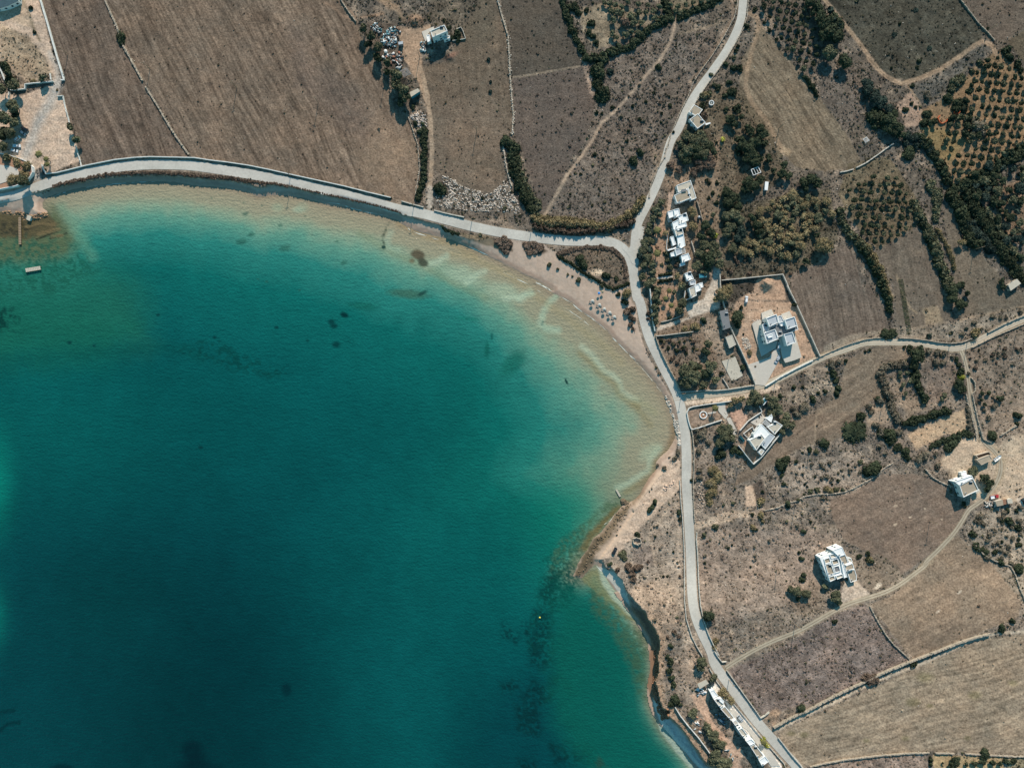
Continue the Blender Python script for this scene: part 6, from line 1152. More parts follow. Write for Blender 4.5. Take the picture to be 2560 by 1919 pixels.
house('walled_villa', 'large modern white villa of stacked flat-roofed blocks in a walled sandy plot', 'villa', VB)
house('lone_villa', 'lone white villa with gridded tan roof terraces beside the curved track', 'villa', [('H', '175 315 375 235 445 290 520 545 320 675', 6.3, 'white', 0), ('H', '360 210 505 155 555 270 455 302', 7.2, 'white', .2), ('H', '458 300 555 268 598 395 545 418 500 395', 6.8, 'tan', .35),
    ('H', '232 335 315 308 335 382 252 412', 6.35, 'tan', .5, 'wall', 6.2), ('H', '345 352 440 328 458 400 368 428', 6.36, 'tan', .5, 'wall', 6.2), ('H', '250 418 335 390 392 548 296 588', 6.37, 'tan', .5, 'wall', 6.2), ('H', '372 450 455 428 482 520 400 545', 6.34, 'dgrey', .5, 'wall', 6.2), ('H', '300 602 385 576 405 635 325 672', 6.38, 'tan', .5, 'wall', 6.2), ('H', '405 582 505 552 520 600 430 638', 6.33, 'cream', .5, 'wall', 6.2), ('H', '312 270 395 248 425 310 342 328', 6.32, 'cream', .5, 'wall', 6.2),
    ('H', '545 440 660 395 685 480 570 520', 5.0, 'tan', .3), ('H', '580 526 690 485 718 575 720 655 630 685', 3.6, 'tan', .3), ('H', '492 392 522 388 582 602 532 620', 7.0, 'white', .25), ('H', '578 312 638 322 660 380 612 392', 3.0, 'cream', .3)])
house('garden_house', 'low white house with pale blue terrace inside a pointed garden wall', 'house', [('I', '280 580 440 500 490 560 375 715', 4.4, 'cream', .25), ('I', '335 500 445 365 560 490 490 560 440 500 345 580', 3.9, 'white', .2), ('I', '492 562 562 488 622 532 492 700 440 640', 3.6, 'grey', .2), ('I', '405 740 440 697 485 717 440 780', 3.0, 'cream', .15), ('I', '520 405 600 370 620 320 722 385 620 505', 3.3, 'cream', .2), ('I', '502 295 575 235 592 280 572 348', 3.2, 'white', .15),
    ('I', '300 345 440 218 498 300 380 392', .15, 'pave', 0, 'terrace'), ('I', '225 600 285 582 372 712 405 705 425 770 330 840 215 650', .12, 'terra', 0, 'terrace')])
pergola('pergola', 'white slatted pergola between the two halves of the garden house', 'pergola', 'I', '450 352 498 312 568 378 532 402', 3.0, 'white', 8)
wall(P('I', '200 495 320 402 338 470 265 556 200 495'), .3, .8, 'whitewash', 'white frame wall round the planted bed of the garden house', .02, name='white_wall')
wall(P('I', '150 455 262 325 440 205 408 128'), .3, 1.4, 'whitewash', 'white wall on the upper left side of the garden house', .02, name='white_wall')
wall(P('I', '130 650 230 780 325 895 430 800 560 640 690 478'), .35, 2.0, 'whitewash', 'tall pointed white wall below the garden house', .02, name='white_wall')
house('garden_shed', 'small blue-shadowed white shed at the top of the garden house path', 'shed', [('I', '440 65 487 12 520 60 470 120', 2.4, 'teal', .15)], windows=False)  # teal roof: blue shade on a white roof put into its colour
house('white_farmhouse', 'white farmhouse with grey-tan roof terrace beside the red pickup', 'house', [('J', '155 575 345 475 425 640 210 742', 5.0, 'tan', .45), ('J', '85 520 330 436 347 472 150 574', 5.3, 'white', .3), ('J', '180 395 255 375 265 432 190 446', 2.4, 'white', .1), ('J', '385 650 440 630 455 665 400 690', 2.6, 'cream', 0)])
house('stone_ruin', 'half-roofless rough stone house beside the white boat', 'house', [('J', '400 217 580 150 622 215 466 292', 3.0, 'tan', .2), ('J', '358 150 545 95 576 148 400 214', .5, 'terra', 2.0)], wallm='stonew', windows=False)
house('farm_shed', 'pale flat-roofed shed to the right of the junk pile below the pickup', 'shed', [('J', '665 800 765 775 775 850 690 868', 2.2, 'tan', 0)], wallm='plaster', windows=False)
house('farm_shed', 'pinkish flat-roofed shed furthest right below the red pickup', 'shed', [('J', '830 775 895 762 905 825 840 832', 2.4, 'cream', 0)], wallm='plaster', windows=False)
house('farm_shed', 'rust-roofed lean-to between the two sheds below the red pickup', 'shed', [('J', '768 778 826 766 836 832 780 845', 1.9, 'rust', 0)], wallm='wood', windows=False)
NB = [('N', '225 155 265 135 312 198 262 230', 4.2, 'white', .25), ('N', '270 240 308 220 378 290 335 325', 4.9, 'cream', .25), ('N', '322 250 345 228 378 262 360 282', 5.4, 'white', .1), ('N', '338 335 385 308 480 430 446 456', 4.3, 'tan', .2), ('N', '462 470 498 448 530 486 492 512', 2.6, 'pave', .1), ('N', '518 552 560 530 618 606 576 638', 5.2, 'cream', .4),
      ('N', '600 668 655 645 700 688 640 716', 5.0, 'white', .3), ('N', '645 724 690 700 786 818 735 862', 4.6, 'tan', .25), ('N', '735 870 800 825 840 880 770 930', 4.8, 'white', .3), ('N', '470 500 515 545 560 640 500 560', .4, 'pave', 0, 'terrace')]
house('row_house', 'long narrow white row house along the coast road above the cliff', 'house', NB)
pergola('canopy', 'tan flat canopy on posts at the head of the row house', 'canopy', 'N', '95 75 185 30 215 70 120 130', 2.6, 'wood', cover='cream')
house('long_shed', 'long narrow grey-roofed shed beside the villa boundary wall', 'shed', [('E3', '412 322 492 302 522 490 452 515', 3.0, 'dgrey', 0)], wallm='plaster')
house('small_shed', 'small white-roofed shed below the long grey shed', 'shed', [('E3', '472 592 540 567 582 668 512 707', 2.6, 'cream', .1)], wallm='plaster')
house('hut', 'small cream-roofed hut in its clearing at the right edge', 'hut', [('F2', '1910 1500 2000 1440 2040 1485 1935 1560', 2.6, 'cream', 0)], wallm='stonew')
house('scrap_yard_shed', 'cream corrugated shed at the lower end of the scrap yard', 'shed', [('M', '935 1440 1092 1368 1125 1418 965 1522', 3.4, 'cream', 0)], wallm='teal', windows=False)
house('container', 'white-topped container at the edge of the sandy scrap yard', 'container', [('M', '722 492 805 480 806 525 728 538', 2.6, 'grey', 0)], wallm='metal', windows=False)
pergola('rafter_frame', 'dark roofless rafter frame between the trees and scrap yard track', 'frame', 'M', '750 1040 880 980 955 1090 830 1150', 2.6, 'metal', 11)
house('trailer', 'narrow white trailer among the dark trees', 'trailer', [('K', '775 572 860 582 835 795 760 785', 1.9, 'white', 0)], windows=False)
pergola('greenhouse_frame', 'bare white greenhouse frame among the dark trees', 'frame', 'K', '400 255 585 180 660 325 460 405', 2.2, 'white', 3, .3)
house('beach_bar', 'teal-roofed building cut by the upper left corner', 'building', [('A1', '-400 -300 190 -300 185 10 80 60 0 85 -400 100', 3.2, 'slate', 0)])
# restaurant terrace
house('restaurant_terrace', 'raised white restaurant terrace with curved parapet above the shore', 'terrace', [('L', '-500 735 0 738 200 772 400 838 540 898 640 1000 652 1110 605 1200 520 1290 430 1342 300 1390 0 1448 -500 1480', 1.9, 'terra', .5),
    ('L', '-400 985 0 965 200 990 340 1050 390 1130 330 1200 200 1270 0 1335 -400 1360', 2.1, 'pave', 0, 'terrace', 1.7)], windows=False)
# ---------------------------------------------------------------- flat paved surfaces
def pad(name, t, s, mt, lift=.06):
    p = P(t, s); v = [U(x, y, G(x, y)+lift) for x, y in p]; z = sum(q[2] for q in v)/len(v); v = [(a, b, max(c, z)) for a, b, c in v]
    o = mk(name, v+[(a, b, c-.4) for a, b, c in v], [tuple(range(len(v)))]+[(i, (i+1) % len(v), len(v)+(i+1) % len(v), len(v)+i) for i in range(len(v))], mt, None); o['kind'] = 'structure'; return o
pad('driveway', 'E3', '702 876 925 800 985 705 1035 740 1045 800 1000 880 880 1092 782 1082', 'pave', .25); pad('paved_yard', 'E3', '432 840 572 790 652 990 540 1052', 'cream', .3)
pad('garden_path', 'E3', '285 1372 372 1355 376 1372 290 1392', 'pave', .15); pad('garden_path', 'E3', '375 1275 470 1260 470 1330 500 1400 470 1440 400 1360', 'pave', .15); pad('garden_path', 'E3', '480 1430 520 1420 590 1560 560 1640 540 1560', 'pave', .14)
pad('driveway', 'N', '365 340 455 345 470 330 590 470 700 600 760 660 840 760 960 930 860 930 700 680 620 560 520 490', 'pave', .25)
pad('garden_path', 'D2', '1400 1440 1440 1410 1580 1405 1580 1432 1440 1440', 'pave', .15)

# ---------------------------------------------------------------- vehicles
PAINT = {'white': (222, 224, 224), 'silver': (170, 176, 180), 'blue': (62, 90, 106), 'dark': (34, 38, 44), 'red': (178, 52, 56), 'teal': (34, 78, 84), 'grey': (120, 124, 126)}
for k, c in PAINT.items(): M['car_'+k] = mat('car_paint_'+k, tuple(s2l(c)), rough=.25, spec=.5)
M['lamp'] = mat('headlight_glass', (.8, .8, .75), rough=.1)
def car(t, x, y, ang, paint, label, pickup=False, bedcol=None, L=4.3, group=None):
    (px, py), = P(t, f'{x} {y}'); e = empty('pickup' if pickup else 'parked_car', wpos(px, py, .02), R(-ang)); tag(e, label, 'pickup' if pickup else 'car', group); h = L/2
    m = MB(); m.tbox(-h, -.87, .28, h, .87, .62, .04).tbox(-h+.05, -.85, .62, h-.05, .85, .9, .16, .06); b = m.build('body', M['car_'+paint], e, bevel=.06)
    x0, x1 = (-.1, 1.2) if pickup else (-h+.35, 1.15)
    m = MB(); m.tbox(x0, -.78, .9, x1, .78, 1.36, .34, .14); m.build('window', M['glass'], e)
    m = MB(); m.tbox(x0+.36, -.64, 1.36, x1-.42, .64, 1.43, .05); m.build('roof', M['car_'+paint], e)
    if pickup: m = MB(); m.box(-h+.08, -.78, .9, -.16, .78, .93).box(-h+.06, -.84, .9, -h+.12, .84, 1.15).box(-h+.12, -.84, .9, -.16, -.78, 1.15).box(-h+.12, .78, .9, -.16, .84, 1.15); m.build('cargo_bed', M['car_'+(bedcol or paint)], e)
    for wx in (-h+.8, h-.85):
        for wy in (-.86, .86):
            m = MB(); m.tube((wx, wy-.1, .31), (wx, wy+.1, .31), .31, n=12); w1 = m.build('wheel', M['dark'], e); m = MB(); s_ = 1 if wy > 0 else -1; m.tube((wx, wy+s_*.1, .31), (wx, wy+s_*.12, .31), .18, n=8); m.build('rim', M['metal'], w1)
    for wy in (-.62, .62): m = MB(); m.box(h-.05, wy-.16, .6, h+.02, wy+.16, .74); m.build('headlight', M['lamp'], e)
    return e
GC = 'cars parked by the restaurant'
car('L', 465, 345, 38, 'blue', 'blue car parked nearest the trees of the yard', group=GC); car('L', 355, 458, -40, 'white', 'white car parked slanting up beside the blue car', group=GC)
car('L', 350, 600, 0, 'white', 'white pickup with empty bed among the cars by the restaurant', pickup=True, group=GC); car('L', 300, 692, 10, 'white', 'white car parked closest to the restaurant wall', group=GC)
car('L', 500, 262, 30, 'dark', 'black car parked furthest from the restaurant terrace', group=GC)
car('E3', 683, 205, -82, 'white', 'white car standing alone in the villa plot above the round tree'); car('E3', 1020, 684, -80, 'white', 'white car at the villa steps in the shade'); car('E3', 1005, 820, 118, 'silver', 'silver pickup parked on the villa driveway', pickup=True, L=5.0)
car('D4', 978, 1350, -62, 'dark', 'black car parked alone on the sandy shore'); car('J', 640, 732, -10, 'red', 'red pickup with white bed below the white farmhouse', pickup=True, bedcol='white', L=5.0)
car('N', 538, 430, 48, 'silver', 'silver car on the white paving behind the row house'); car('N', 340, 450, 40, 'blue', 'blue car in the shade below the row house', L=4.0)
car('I', 178, 560, 50, 'teal', 'dark teal car outside the left wall of the garden house', L=4.2); car('J', 1058, 800, 60, 'dark', 'dark car cut by the right edge beyond the sheds')
# motorcycle
(px, py), = P('U', '1525 1400'); e = empty('motorcycle', wpos(px, py, .02), R(78)); tag(e, 'dark motorcycle parked on the sand beside the coast road', 'motorcycle')
for wx in (-.7, .7): m = MB(); m.tube((wx, -.07, .32), (wx, .07, .32), .32, n=14); m.build('wheel', M['dark'], e)
m = MB(); m.tube((-.7, 0, .35), (0, 0, .6), .07).tube((0, 0, .6), (.55, 0, .85), .08).tube((.7, 0, .35), (.5, 0, 1.0), .05).box(-.2, -.16, .3, .25, .16, .62); m.build('frame', M['metal'], e)
m = MB(); m.tbox(-.75, -.16, .72, -.05, .16, .86, .08); m.build('seat', M['dark'], e); m = MB(); m.tube((.5, -.38, 1.02), (.5, .38, 1.02), .03); m.build('handlebar', M['metal'], e); m = MB(); m.tbox(0, -.16, .7, .45, .16, .95, .08); m.build('fuel_tank', M['car_grey'], e)
# boat on trailer
(px, py), = P('J', '685 192'); e = empty('boat', wpos(px, py, .5), R(38)); tag(e, 'white open boat on a trailer beside the stone ruin', 'boat')
def hull(L, W_, H_, n=9):
    V = []; F = []
    for i in range(n):
        t = i/(n-1); x = -L/2+L*t; w_ = W_/2*(1 if t < .5 else math.sqrt(max(0, 1-((t-.5)/.5)**2))+.02)*(.85+.15*min(1, t*4)); V += [(x, -w_, H_), (x, -w_*.7, .15), (x, 0, 0), (x, w_*.7, .15), (x, w_, H_), (x, w_*.8, H_*.98), (x, w_*.5, .25), (x, -w_*.5, .25), (x, -w_*.8, H_*.98)]
    for i in range(n-1):
        for j in range(9): a = i*9+j; b_ = i*9+(j+1) % 9; F.append((a, b_, b_+9, a+9))
    F.append(tuple(range(9))); F.append(tuple(range((n-1)*9+8, (n-1)*9-1, -1))); return V, F
V, F = hull(5.0, 1.9, .85); mk('hull', V, F, 'white', e); m = MB(); m.box(-1.4, -.75, .55, -1.1, .75, .62).box(.1, -.8, .55, .4, .8, .62); m.build('bench', M['wood'], e); m = MB(); m.box(-2.75, -.15, .3, -2.5, .15, 1.05); m.build('outboard_motor', M['dark'], e); m = MB(); m.tube((-1.5, -.6, -.25), (2.9, 0, -.25), .05).tube((-1.5, .6, -.25), (2.9, 0, -.25), .05).tube((-1, -.9, -.25), (-1, .9, -.25), .05); tr = m.build('trailer_frame', M['metal'], e)
for wy in (-.95, .95): m = MB(); m.tube((-1, wy-.08, -.2), (-1, wy+.08, -.2), .28, n=10); m.build('wheel', M['dark'], tr)
# ---------------------------------------------------------------- beach things
M['canvas'] = mat('white_canvas', tuple(s2l((176, 176, 168))), rough=.9); M['straw'] = mat('straw', tuple(s2l((150, 140, 118))), rough=1); M['bluec'] = mat('blue_canvas', tuple(s2l((50, 130, 196))), rough=.8)
def umbrella(t, x, y, label, h=2.3, r=.98, cm='canvas', group=None):
    p = P(t, f'{x} {y}')[0]; z = G(*p); u = U(*p, z+h); e = empty('beach_umbrella', (u[0], u[1], z)); tag(e, label, 'umbrella', group); m = MB(); m.cyl(0, 0, -.3, h, .035, n=6); m.build('pole', M['wood'], e)
    n = 8; V = [(0, 0, h+.05)]+[(r*math.cos(2*math.pi*i/n), r*math.sin(2*math.pi*i/n), h-.42) for i in range(n)]+[(0, 0, h-.02)]+[(r*math.cos(2*math.pi*i/n), r*math.sin(2*math.pi*i/n), h-.5) for i in range(n)]
    F = [(0, 1+i, 1+(i+1) % n) for i in range(n)]+[(n+1, n+2+(i+1) % n, n+2+i) for i in range(n)]+[(1+i, n+2+i, n+2+(i+1) % n, 1+(i+1) % n) for i in range(n)]; mk('canopy', V, F, cm, e); m = MB(); m.cyl(0, 0, 0, .12, .25, .2, n=10); m.build('base', M['stonew'], e); return e, (u[0], u[1], z)
for i, (x, y, w_) in enumerate(((430, 640, 'highest'), (612, 742, 'second from the top'), (738, 850, 'middle one'), (878, 945, 'second from the bottom'), (1000, 1055, 'lowest'))):
    e, q = umbrella('U', x, y, f'pale beach umbrella, {w_} of the five in the beach row', group='row of beach umbrellas')
    for k, (dx, dy, sd) in enumerate(((-.9, -.5, 'left'), (.75, -.3, 'right'))):
        l = empty('sun_lounger', (q[0]+dx, q[1]+dy, q[2]+.02), R(150)); tag(l, f'dark sun lounger on the {sd} of the beach umbrella, {w_} of five', 'sun lounger', 'sun loungers under the umbrellas')
        m = MB(); m.box(-.9, -.3, .28, .9, .3, .33); m.build('frame', M['wood'], l); m = MB(); m.tbox(-.88, -.28, .33, .45, .28, .4, .03).add([(.45, -.28, .34), (.45, .28, .34), (.95, .28, .72), (.95, -.28, .72), (.45, -.28, .42), (.45, .28, .42), (.95, .28, .8), (.95, -.28, .8)], [(0, 1, 2, 3), (7, 6, 5, 4), (0, 4, 5, 1), (1, 5, 6, 2), (2, 6, 7, 3), (3, 7, 4, 0)]); m.build('cushion', M['car_grey'], l)
        for lx in (-.75, .75):
            for ly in (-.24, .24): m = MB(); m.box(lx-.03, ly-.03, 0, lx+.03, ly+.03, .28); m.build('leg', M['wood'], l)
umbrella('U', 600, 440, 'blue beach umbrella beside the dry bushes on the sand', 1.9, .8, 'bluec'); umbrella('U', 690, 400, 'dull grey umbrella next to the blue umbrella on the sand', 2.0, .9, 'straw')
# jetties, bathing raft
def plank_deck(name, label, cat, t, s, zt, mt='wood', posts=True):
    p = [Vector(U(x, y, zt)) for x, y in P(t, s)]; c = sum(p, Vector())/4; e = empty(name, (c.x, c.y, SL)); tag(e, label, cat); q = [v-Vector((c.x, c.y, SL)) for v in p]; n = max(3, int((q[1]-q[0]).length/.9)); m = MB()
    for i in range(n):
        a, b_ = i/n+.01, (i+.93)/n; A0, A1 = q[0].lerp(q[1], a), q[3].lerp(q[2], a); B0, B1 = q[0].lerp(q[1], b_), q[3].lerp(q[2], b_); dz = Vector((0, 0, .12)); jz = Vector((0, 0, random.uniform(-.02, .02)))
        V = [A0+jz, A1+jz, B1+jz, B0+jz, A0-dz, A1-dz, B1-dz, B0-dz]; m.add(V, [(0, 1, 2, 3), (7, 6, 5, 4), (0, 4, 5, 1), (1, 5, 6, 2), (2, 6, 7, 3), (3, 7, 4, 0)])
    m.build('deck', M[mt], e); m = MB(); dz = Vector((0, 0, -.2)); m.add(*beam(q[0].lerp(q[3], .15)+dz, q[1].lerp(q[2], .15)+dz, .15, .16)); m.add(*beam(q[0].lerp(q[3], .85)+dz, q[1].lerp(q[2], .85)+dz, .15, .16)); m.build('beam', M[mt], e)
    if posts:
        for k in (0, .33, .66, 1):
            for w_ in (.12, .88): v = q[0].lerp(q[1], k).lerp(q[3].lerp(q[2], k), w_); m = MB(); m.cyl(v.x, v.y, -1.2, v.z-.12, .1, n=8); m.build('post', M['wood'], e)
    return e
plank_deck('jetty', 'long narrow wooden jetty running out from the restaurant shore', 'jetty', 'A2', '190 800 193 1082 220 1080 217 800', SL+.8)
plank_deck('bathing_platform', 'pale rectangular bathing platform standing in the green shallows', 'platform', 'A2', '260 1330 415 1305 421 1342 268 1368', SL+1.0, 'cream')
plank_deck('jetty', 'short pale jetty off the rocks at the east end of the beach', 'jetty', 'D4', '990 722 1030 795 1048 788 1006 716', SL+.6, 'cream')
house('concrete_block', 'tilted pale concrete slab on the rocks beside the long jetty', 'slab', [('A2', '285 778 325 790 306 836 272 822', 1.0, 'cream', 0)], windows=False)
(px, py), = P('Q', '1204 650'); e = empty('buoy', (U(px, py, SL))); tag(e, 'small yellow buoy floating over the dark sea grass', 'buoy'); m = MB(); m.cyl(0, 0, -.3, .3, .5, .5, 12).cyl(0, 0, .3, .7, .4, .12, 12); m.build('float', mat('yellow_buoy', tuple(s2l((214, 206, 90))), rough=.5), e); m = MB(); m.cyl(0, 0, .7, 1.1, .03, n=6); m.build('top_ring', M['dark'], e)
# fountain, tanks, wells
def ringwell(t, x, y, r, h, label, name, mt='white', inner='terra'):
    px, py = P(t, f'{x} {y}')[0]; z = G(px, py); e = empty(name, U(px, py, z)); tag(e, label, name.replace('_', ' ')); r = r/TILE[t][2]*K; n = 24; V = []; F = []
    for q, (rr, zz) in enumerate(((r, -.3), (r, h), (r*.8, h), (r*.8, .12))): V += [(rr*math.cos(2*math.pi*i/n), rr*math.sin(2*math.pi*i/n), zz) for i in range(n)]
    for q in range(3): F += [(q*n+i, q*n+(i+1) % n, (q+1)*n+(i+1) % n, (q+1)*n+i) for i in range(n)]
    mk('rim', V, F, mt, e); m = MB(); m.cyl(0, 0, 0, .14, r*.79, n=n); m.build('floor', M[inner], e); m = MB(); m.cyl(0, 0, .14, h+.3, r*.22, r*.12, 8); m.build('centre_post', M[mt], e); return e
ringwell('E3', 240, 1395, 40, .6, 'round white stone fountain in the garden by the coast road', 'fountain'); ringwell('E3', 382, 122, 27, .7, 'small round cream basin beside the villa boundary wall', 'basin', 'cream')
ringwell('E1', 322, 1072, 26, 1.0, 'round white cistern in the scrub above the cottage', 'cistern', 'white', 'cream')
(px, py), = P('M', '490 685'); m = MB(); m.cyl(0, 0, 0, 1.6, .95, .9, 16).cyl(0, 0, 1.6, 1.85, .9, .3, 16); tag(m.build('water_tank', M['white'], None, wpos(px, py)), 'round white water tank in the middle of the scrap yard', 'tank')
(px, py), = P('D2', '1850 805'); m = MB(); m.cyl(0, 0, 0, 1.5, .8, .75, 16).cyl(0, 0, 1.5, 1.8, .75, .2, 16); tag(m.build('water_tank', M['metal'], None, wpos(px, py)), 'round grey water tank behind the white house row', 'tank')
# orange net fences in the orchard, low stone shelter
def netfence(t, s, label):
    p = P(t, s); c = p[0]; z0 = G(*c); o0 = Vector(U(*c, z0)); e = empty('net_fence', o0); tag(e, label, 'fence'); q = [Vector(U(x, y, G(x, y)))-o0 for x, y in p]; m = MB()
    for a, b_ in zip(q[:-1], q[1:]): m.add(*beam(a+Vector((0, 0, .6)), b_+Vector((0, 0, .6)), .28, .9))
    m.build('net', M['orange'], e)
    for v in q: m = MB(); m.cyl(v.x, v.y, 0, 1.25, .06, n=6); m.build('post', M['wood'], e)
netfence('F1', '1195 1200 1172 1228 1190 1270 1215 1285 1262 1262 1268 1240', 'orange net fence forming an open pen among the olive trees, the larger'); netfence('F1', '1395 1140 1398 1170 1370 1192 1340 1180 1345 1160', 'smaller orange net fence pen nearest the orange-soil orchard rows')
wall(P('D4', '1170 1225 1200 1210 1240 1222 1255 1265 1215 1285 1175 1270 1168 1235'), .5, 1.3, 'stonew', 'low ring of stone wall forming a shelter near the black car', .2, 1.5, name='stone_shelter', cat='shelter')
pergola('white_rack', 'small white slatted rack in the scrub under the triangular field', 'rack', 'F1', '405 1440 440 1420 470 1455 430 1478', 1.0, 'white', 5, .16)
# heaps of odds and ends
M['scrap'] = mat('scrap', attr='Col', rough=.6)
def scrap(name, label, t, s, n, smin, smax, cols, seed, h=.7):
    r = np.random.default_rng(seed); pts = P(t, s); a = np.array(pts); x = r.uniform(a[:, 0].min(), a[:, 0].max(), n); y = r.uniform(a[:, 1].min(), a[:, 1].max(), n); k = inside(x, y, pts); x, y = x[k], y[k]; n = len(x)
    V0 = np.array([(-1, -1, -1), (1, -1, -1), (1, 1, -1), (-1, 1, -1), (-1, -1, 1), (1, -1, 1), (1, 1, 1), (-1, 1, 1)], float)*.5; F0 = np.array([(3, 2, 1, 0), (4, 5, 6, 7), (0, 1, 5, 4), (1, 2, 6, 5), (2, 3, 7, 6), (3, 0, 4, 7)])
    sc = np.stack([r.uniform(smin, smax, n), r.uniform(smin*.4, smax*.5, n), r.uniform(.15, h, n)], -1); pos = upos(x, y, 0); pos[:, 2] += sc[:, 2]*.5+r.uniform(0, h*.6, n); cc = np.array([s2l(c) for c in cols])[r.integers(0, len(cols), n)]*r.uniform(.7, 1.1, (n, 1))
    V, F, Cc = merge(V0, F0, pos, sc, r.uniform(0, 6.28, n), cc, .05, seed); tag(obj(name, npmesh(name, V, F, M['scrap'], Cc)), label, 'scrap', None, 'stuff')
SCOL = [(210, 220, 220), (96, 140, 146), (60, 110, 118), (150, 150, 148), (120, 96, 80), (70, 66, 62), (190, 196, 196)]
scrap('scrap_heap', 'jumble of white and teal scrap at the top of the scrap yard', 'M', '540 240 700 215 770 290 730 400 700 470 640 600 390 540 370 400 500 340', 260, .5, 2.4, SCOL, 3)
scrap('scrap_heap', 'thin scatter of scrap between the trees above the scrap yard', 'M', '160 150 330 140 420 180 400 330 260 320', 45, .4, 1.6, SCOL, 4)
scrap('scrap_heap', 'grey scrap frames and boards lower in the scrap yard', 'M', '430 740 780 700 820 900 740 1010 560 900 430 800', 130, .5, 2.6, [(190, 190, 186), (120, 112, 104), (80, 72, 66), (150, 100, 80), (210, 212, 210)], 5)
scrap('clutter', 'white clutter beside the shaded side of the tall house', 'M', '1150 500 1230 500 1240 690 1150 670', 36, .5, 1.7, [(214, 220, 220), (150, 170, 172), (110, 96, 86)], 6)
scrap('clutter', 'white odds and ends stacked under the canopy by the row house', 'N', '75 120 200 120 200 165 100 200', 40, .5, 2.0, [(226, 228, 228), (200, 204, 204), (120, 104, 92)], 7)
scrap('clutter', 'pale bundles strewn between the bushes below the row house', 'N', '50 390 160 430 220 560 200 640 60 540', 22, .8, 2.2, [(222, 224, 222), (186, 190, 190), (178, 130, 104)], 8)
scrap('clutter', 'white bundles in the bushes at the bottom of the row house garden', 'N', '260 700 420 750 480 860 420 900 330 800', 14, .8, 1.8, [(222, 224, 222), (120, 150, 156)], 9)
scrap('clutter', 'white and blue garden furniture in the shade of the row house', 'N', '230 330 400 400 400 520 280 500', 14, .5, 1.4, [(150, 170, 176), (90, 120, 130)], 10)
scrap('scrap_heap', 'whitish junk pile left of the sheds under the red pickup', 'J', '510 800 640 800 660 870 520 880', 70, .4, 1.6, [(212, 206, 196), (170, 156, 140), (120, 108, 98)], 11)
# vegetable strip
r = np.random.default_rng(4); X = []; Y = []
for i in range(46):
    f = i/45; ax, ay = 2060+(770+f*90)/TS, 350+(1450+f*560)/TS
    for j in range(14): X.append(ax+j*.9); Y.append(ay-j*.12)
X = np.array(X)+r.normal(0, .15, len(X)); Y = np.array(Y)+r.normal(0, .12, len(X)); s = r.uniform(.14, .26, len(X)); tp = tuftproto(7, 9)
V, F, Cc = merge(tp[0], tp[1], upos(X, Y, .1), np.stack([s, s, s*1.3], -1), r.uniform(0, 6, len(X)), s2l((74, 88, 50))[None]*r.uniform(.6, 1.3, (len(X), 1)), .1); tag(obj('vegetable_rows', npmesh('vegetable_rows', V, F, M['tuft'], Cc)), 'short green vegetable rows in the narrow plot between two hedges', 'vegetables', None, 'stuff')
# ---------------------------------------------------------------- utility poles
PL = [('A1', 705, 560, 'in the left ploughed field beside the white wall'), ('A1', 1555, 715, 'beside the gap in the dry-stone wall'), ('B1', 382, 910, 'in the middle of the big ploughed field'), ('B1', 1226, 1066, 'on the right side of the big ploughed field'), ('B1', 1912, 860, 'at the big field edge under the scrap yard trees'), ('C1', 618, 592, 'in the sandy yard of the scrap yard'), ('C1', 1208, 1365, 'in the brown field above the boulders'),
      ('C2', 557, 690, 'at the road beside the narrow hedge'), ('C2', 1160, 838, 'at the road below the white boulders'), ('C2', 1776, 930, 'at the road beside the reed bank'), ('E1', 1022, 1335, 'at the lower corner of the triangular field'), ('D3', 1672, 1175, 'at the junction of coast road and gravel road'), ('E3', 988, 1040, 'beside the villa gate on the gravel road'), ('E3', 745, 1100, 'on the gravel road left of the villa gate'),
      ('E4', 597, 485, 'on the bare slope left of the dirt pit'), ('E4', 1352, 245, 'among the bushes right of the garden house'), ('E4', 1192, 870, 'on the broken wall over the lower scrub'), ('E4', 1002, 1545, 'in the scrub left of the lone villa'), ('F4', 1095, 1045, 'in the rounded field'), ('F3', 1985, 572, 'under the gravel road at the right edge'), ('F3', 592, 1335, 'above the big round bush'), ('F3', 1304, 645, 'on the gravel road curve, left of two'), ('F3', 1482, 640, 'on the gravel road curve, right of two'),
      ('F2', 1552, 1135, 'in the bare field left of the hut'), ('F1', 1680, 335, 'at the sandy track corner'), ('X', 2020, 170, 'on the track above the fork'), ('X', 1335, 740, 'on the road wall below the fork'), ('D3', 1662, 420, 'on the concrete drive'), ('E3', 500, 820, 'at the corner of the paved yard'), ('B2', 940, 372, 'on the coast road wall')]
proto_pole = None
for t, x, y, d in PL:
    p = P(t, f'{x} {y}')[0]; hgt = .7 if t in ('E3', 'D3', 'C2') else 1.0
    if proto_pole is None:
        e = empty('utility_pole', (0, 0, 0)); m = MB(); m.cyl(0, 0, -.5, 8.6, .17, .11, 8); a = m.build('pole', M['wood'], e); m = MB(); m.box(-.95, -.07, 7.9, .95, .07, 8.05); b_ = m.build('crossarm', M['wood'], e); ch = [a, b_]
        for xx in (-.85, 0, .85): m = MB(); m.cyl(xx, 0, 8.05, 8.3, .06, n=6); ch.append(m.build('insulator', M['white'], e))
        proto_pole = (e, ch)
    else:
        e = proto_pole[0].copy(); COL.objects.link(e)
        for c in proto_pole[1]: d_ = c.copy(); COL.objects.link(d_); d_.parent = e
    e.location = wpos(*p); e.rotation_euler = (0, 0, random.uniform(-.5, .5)); e.scale = (1, 1, 1.0 if hgt == 1 else .8)
    tag(e, 'wooden utility pole '+d, 'pole', 'utility poles')
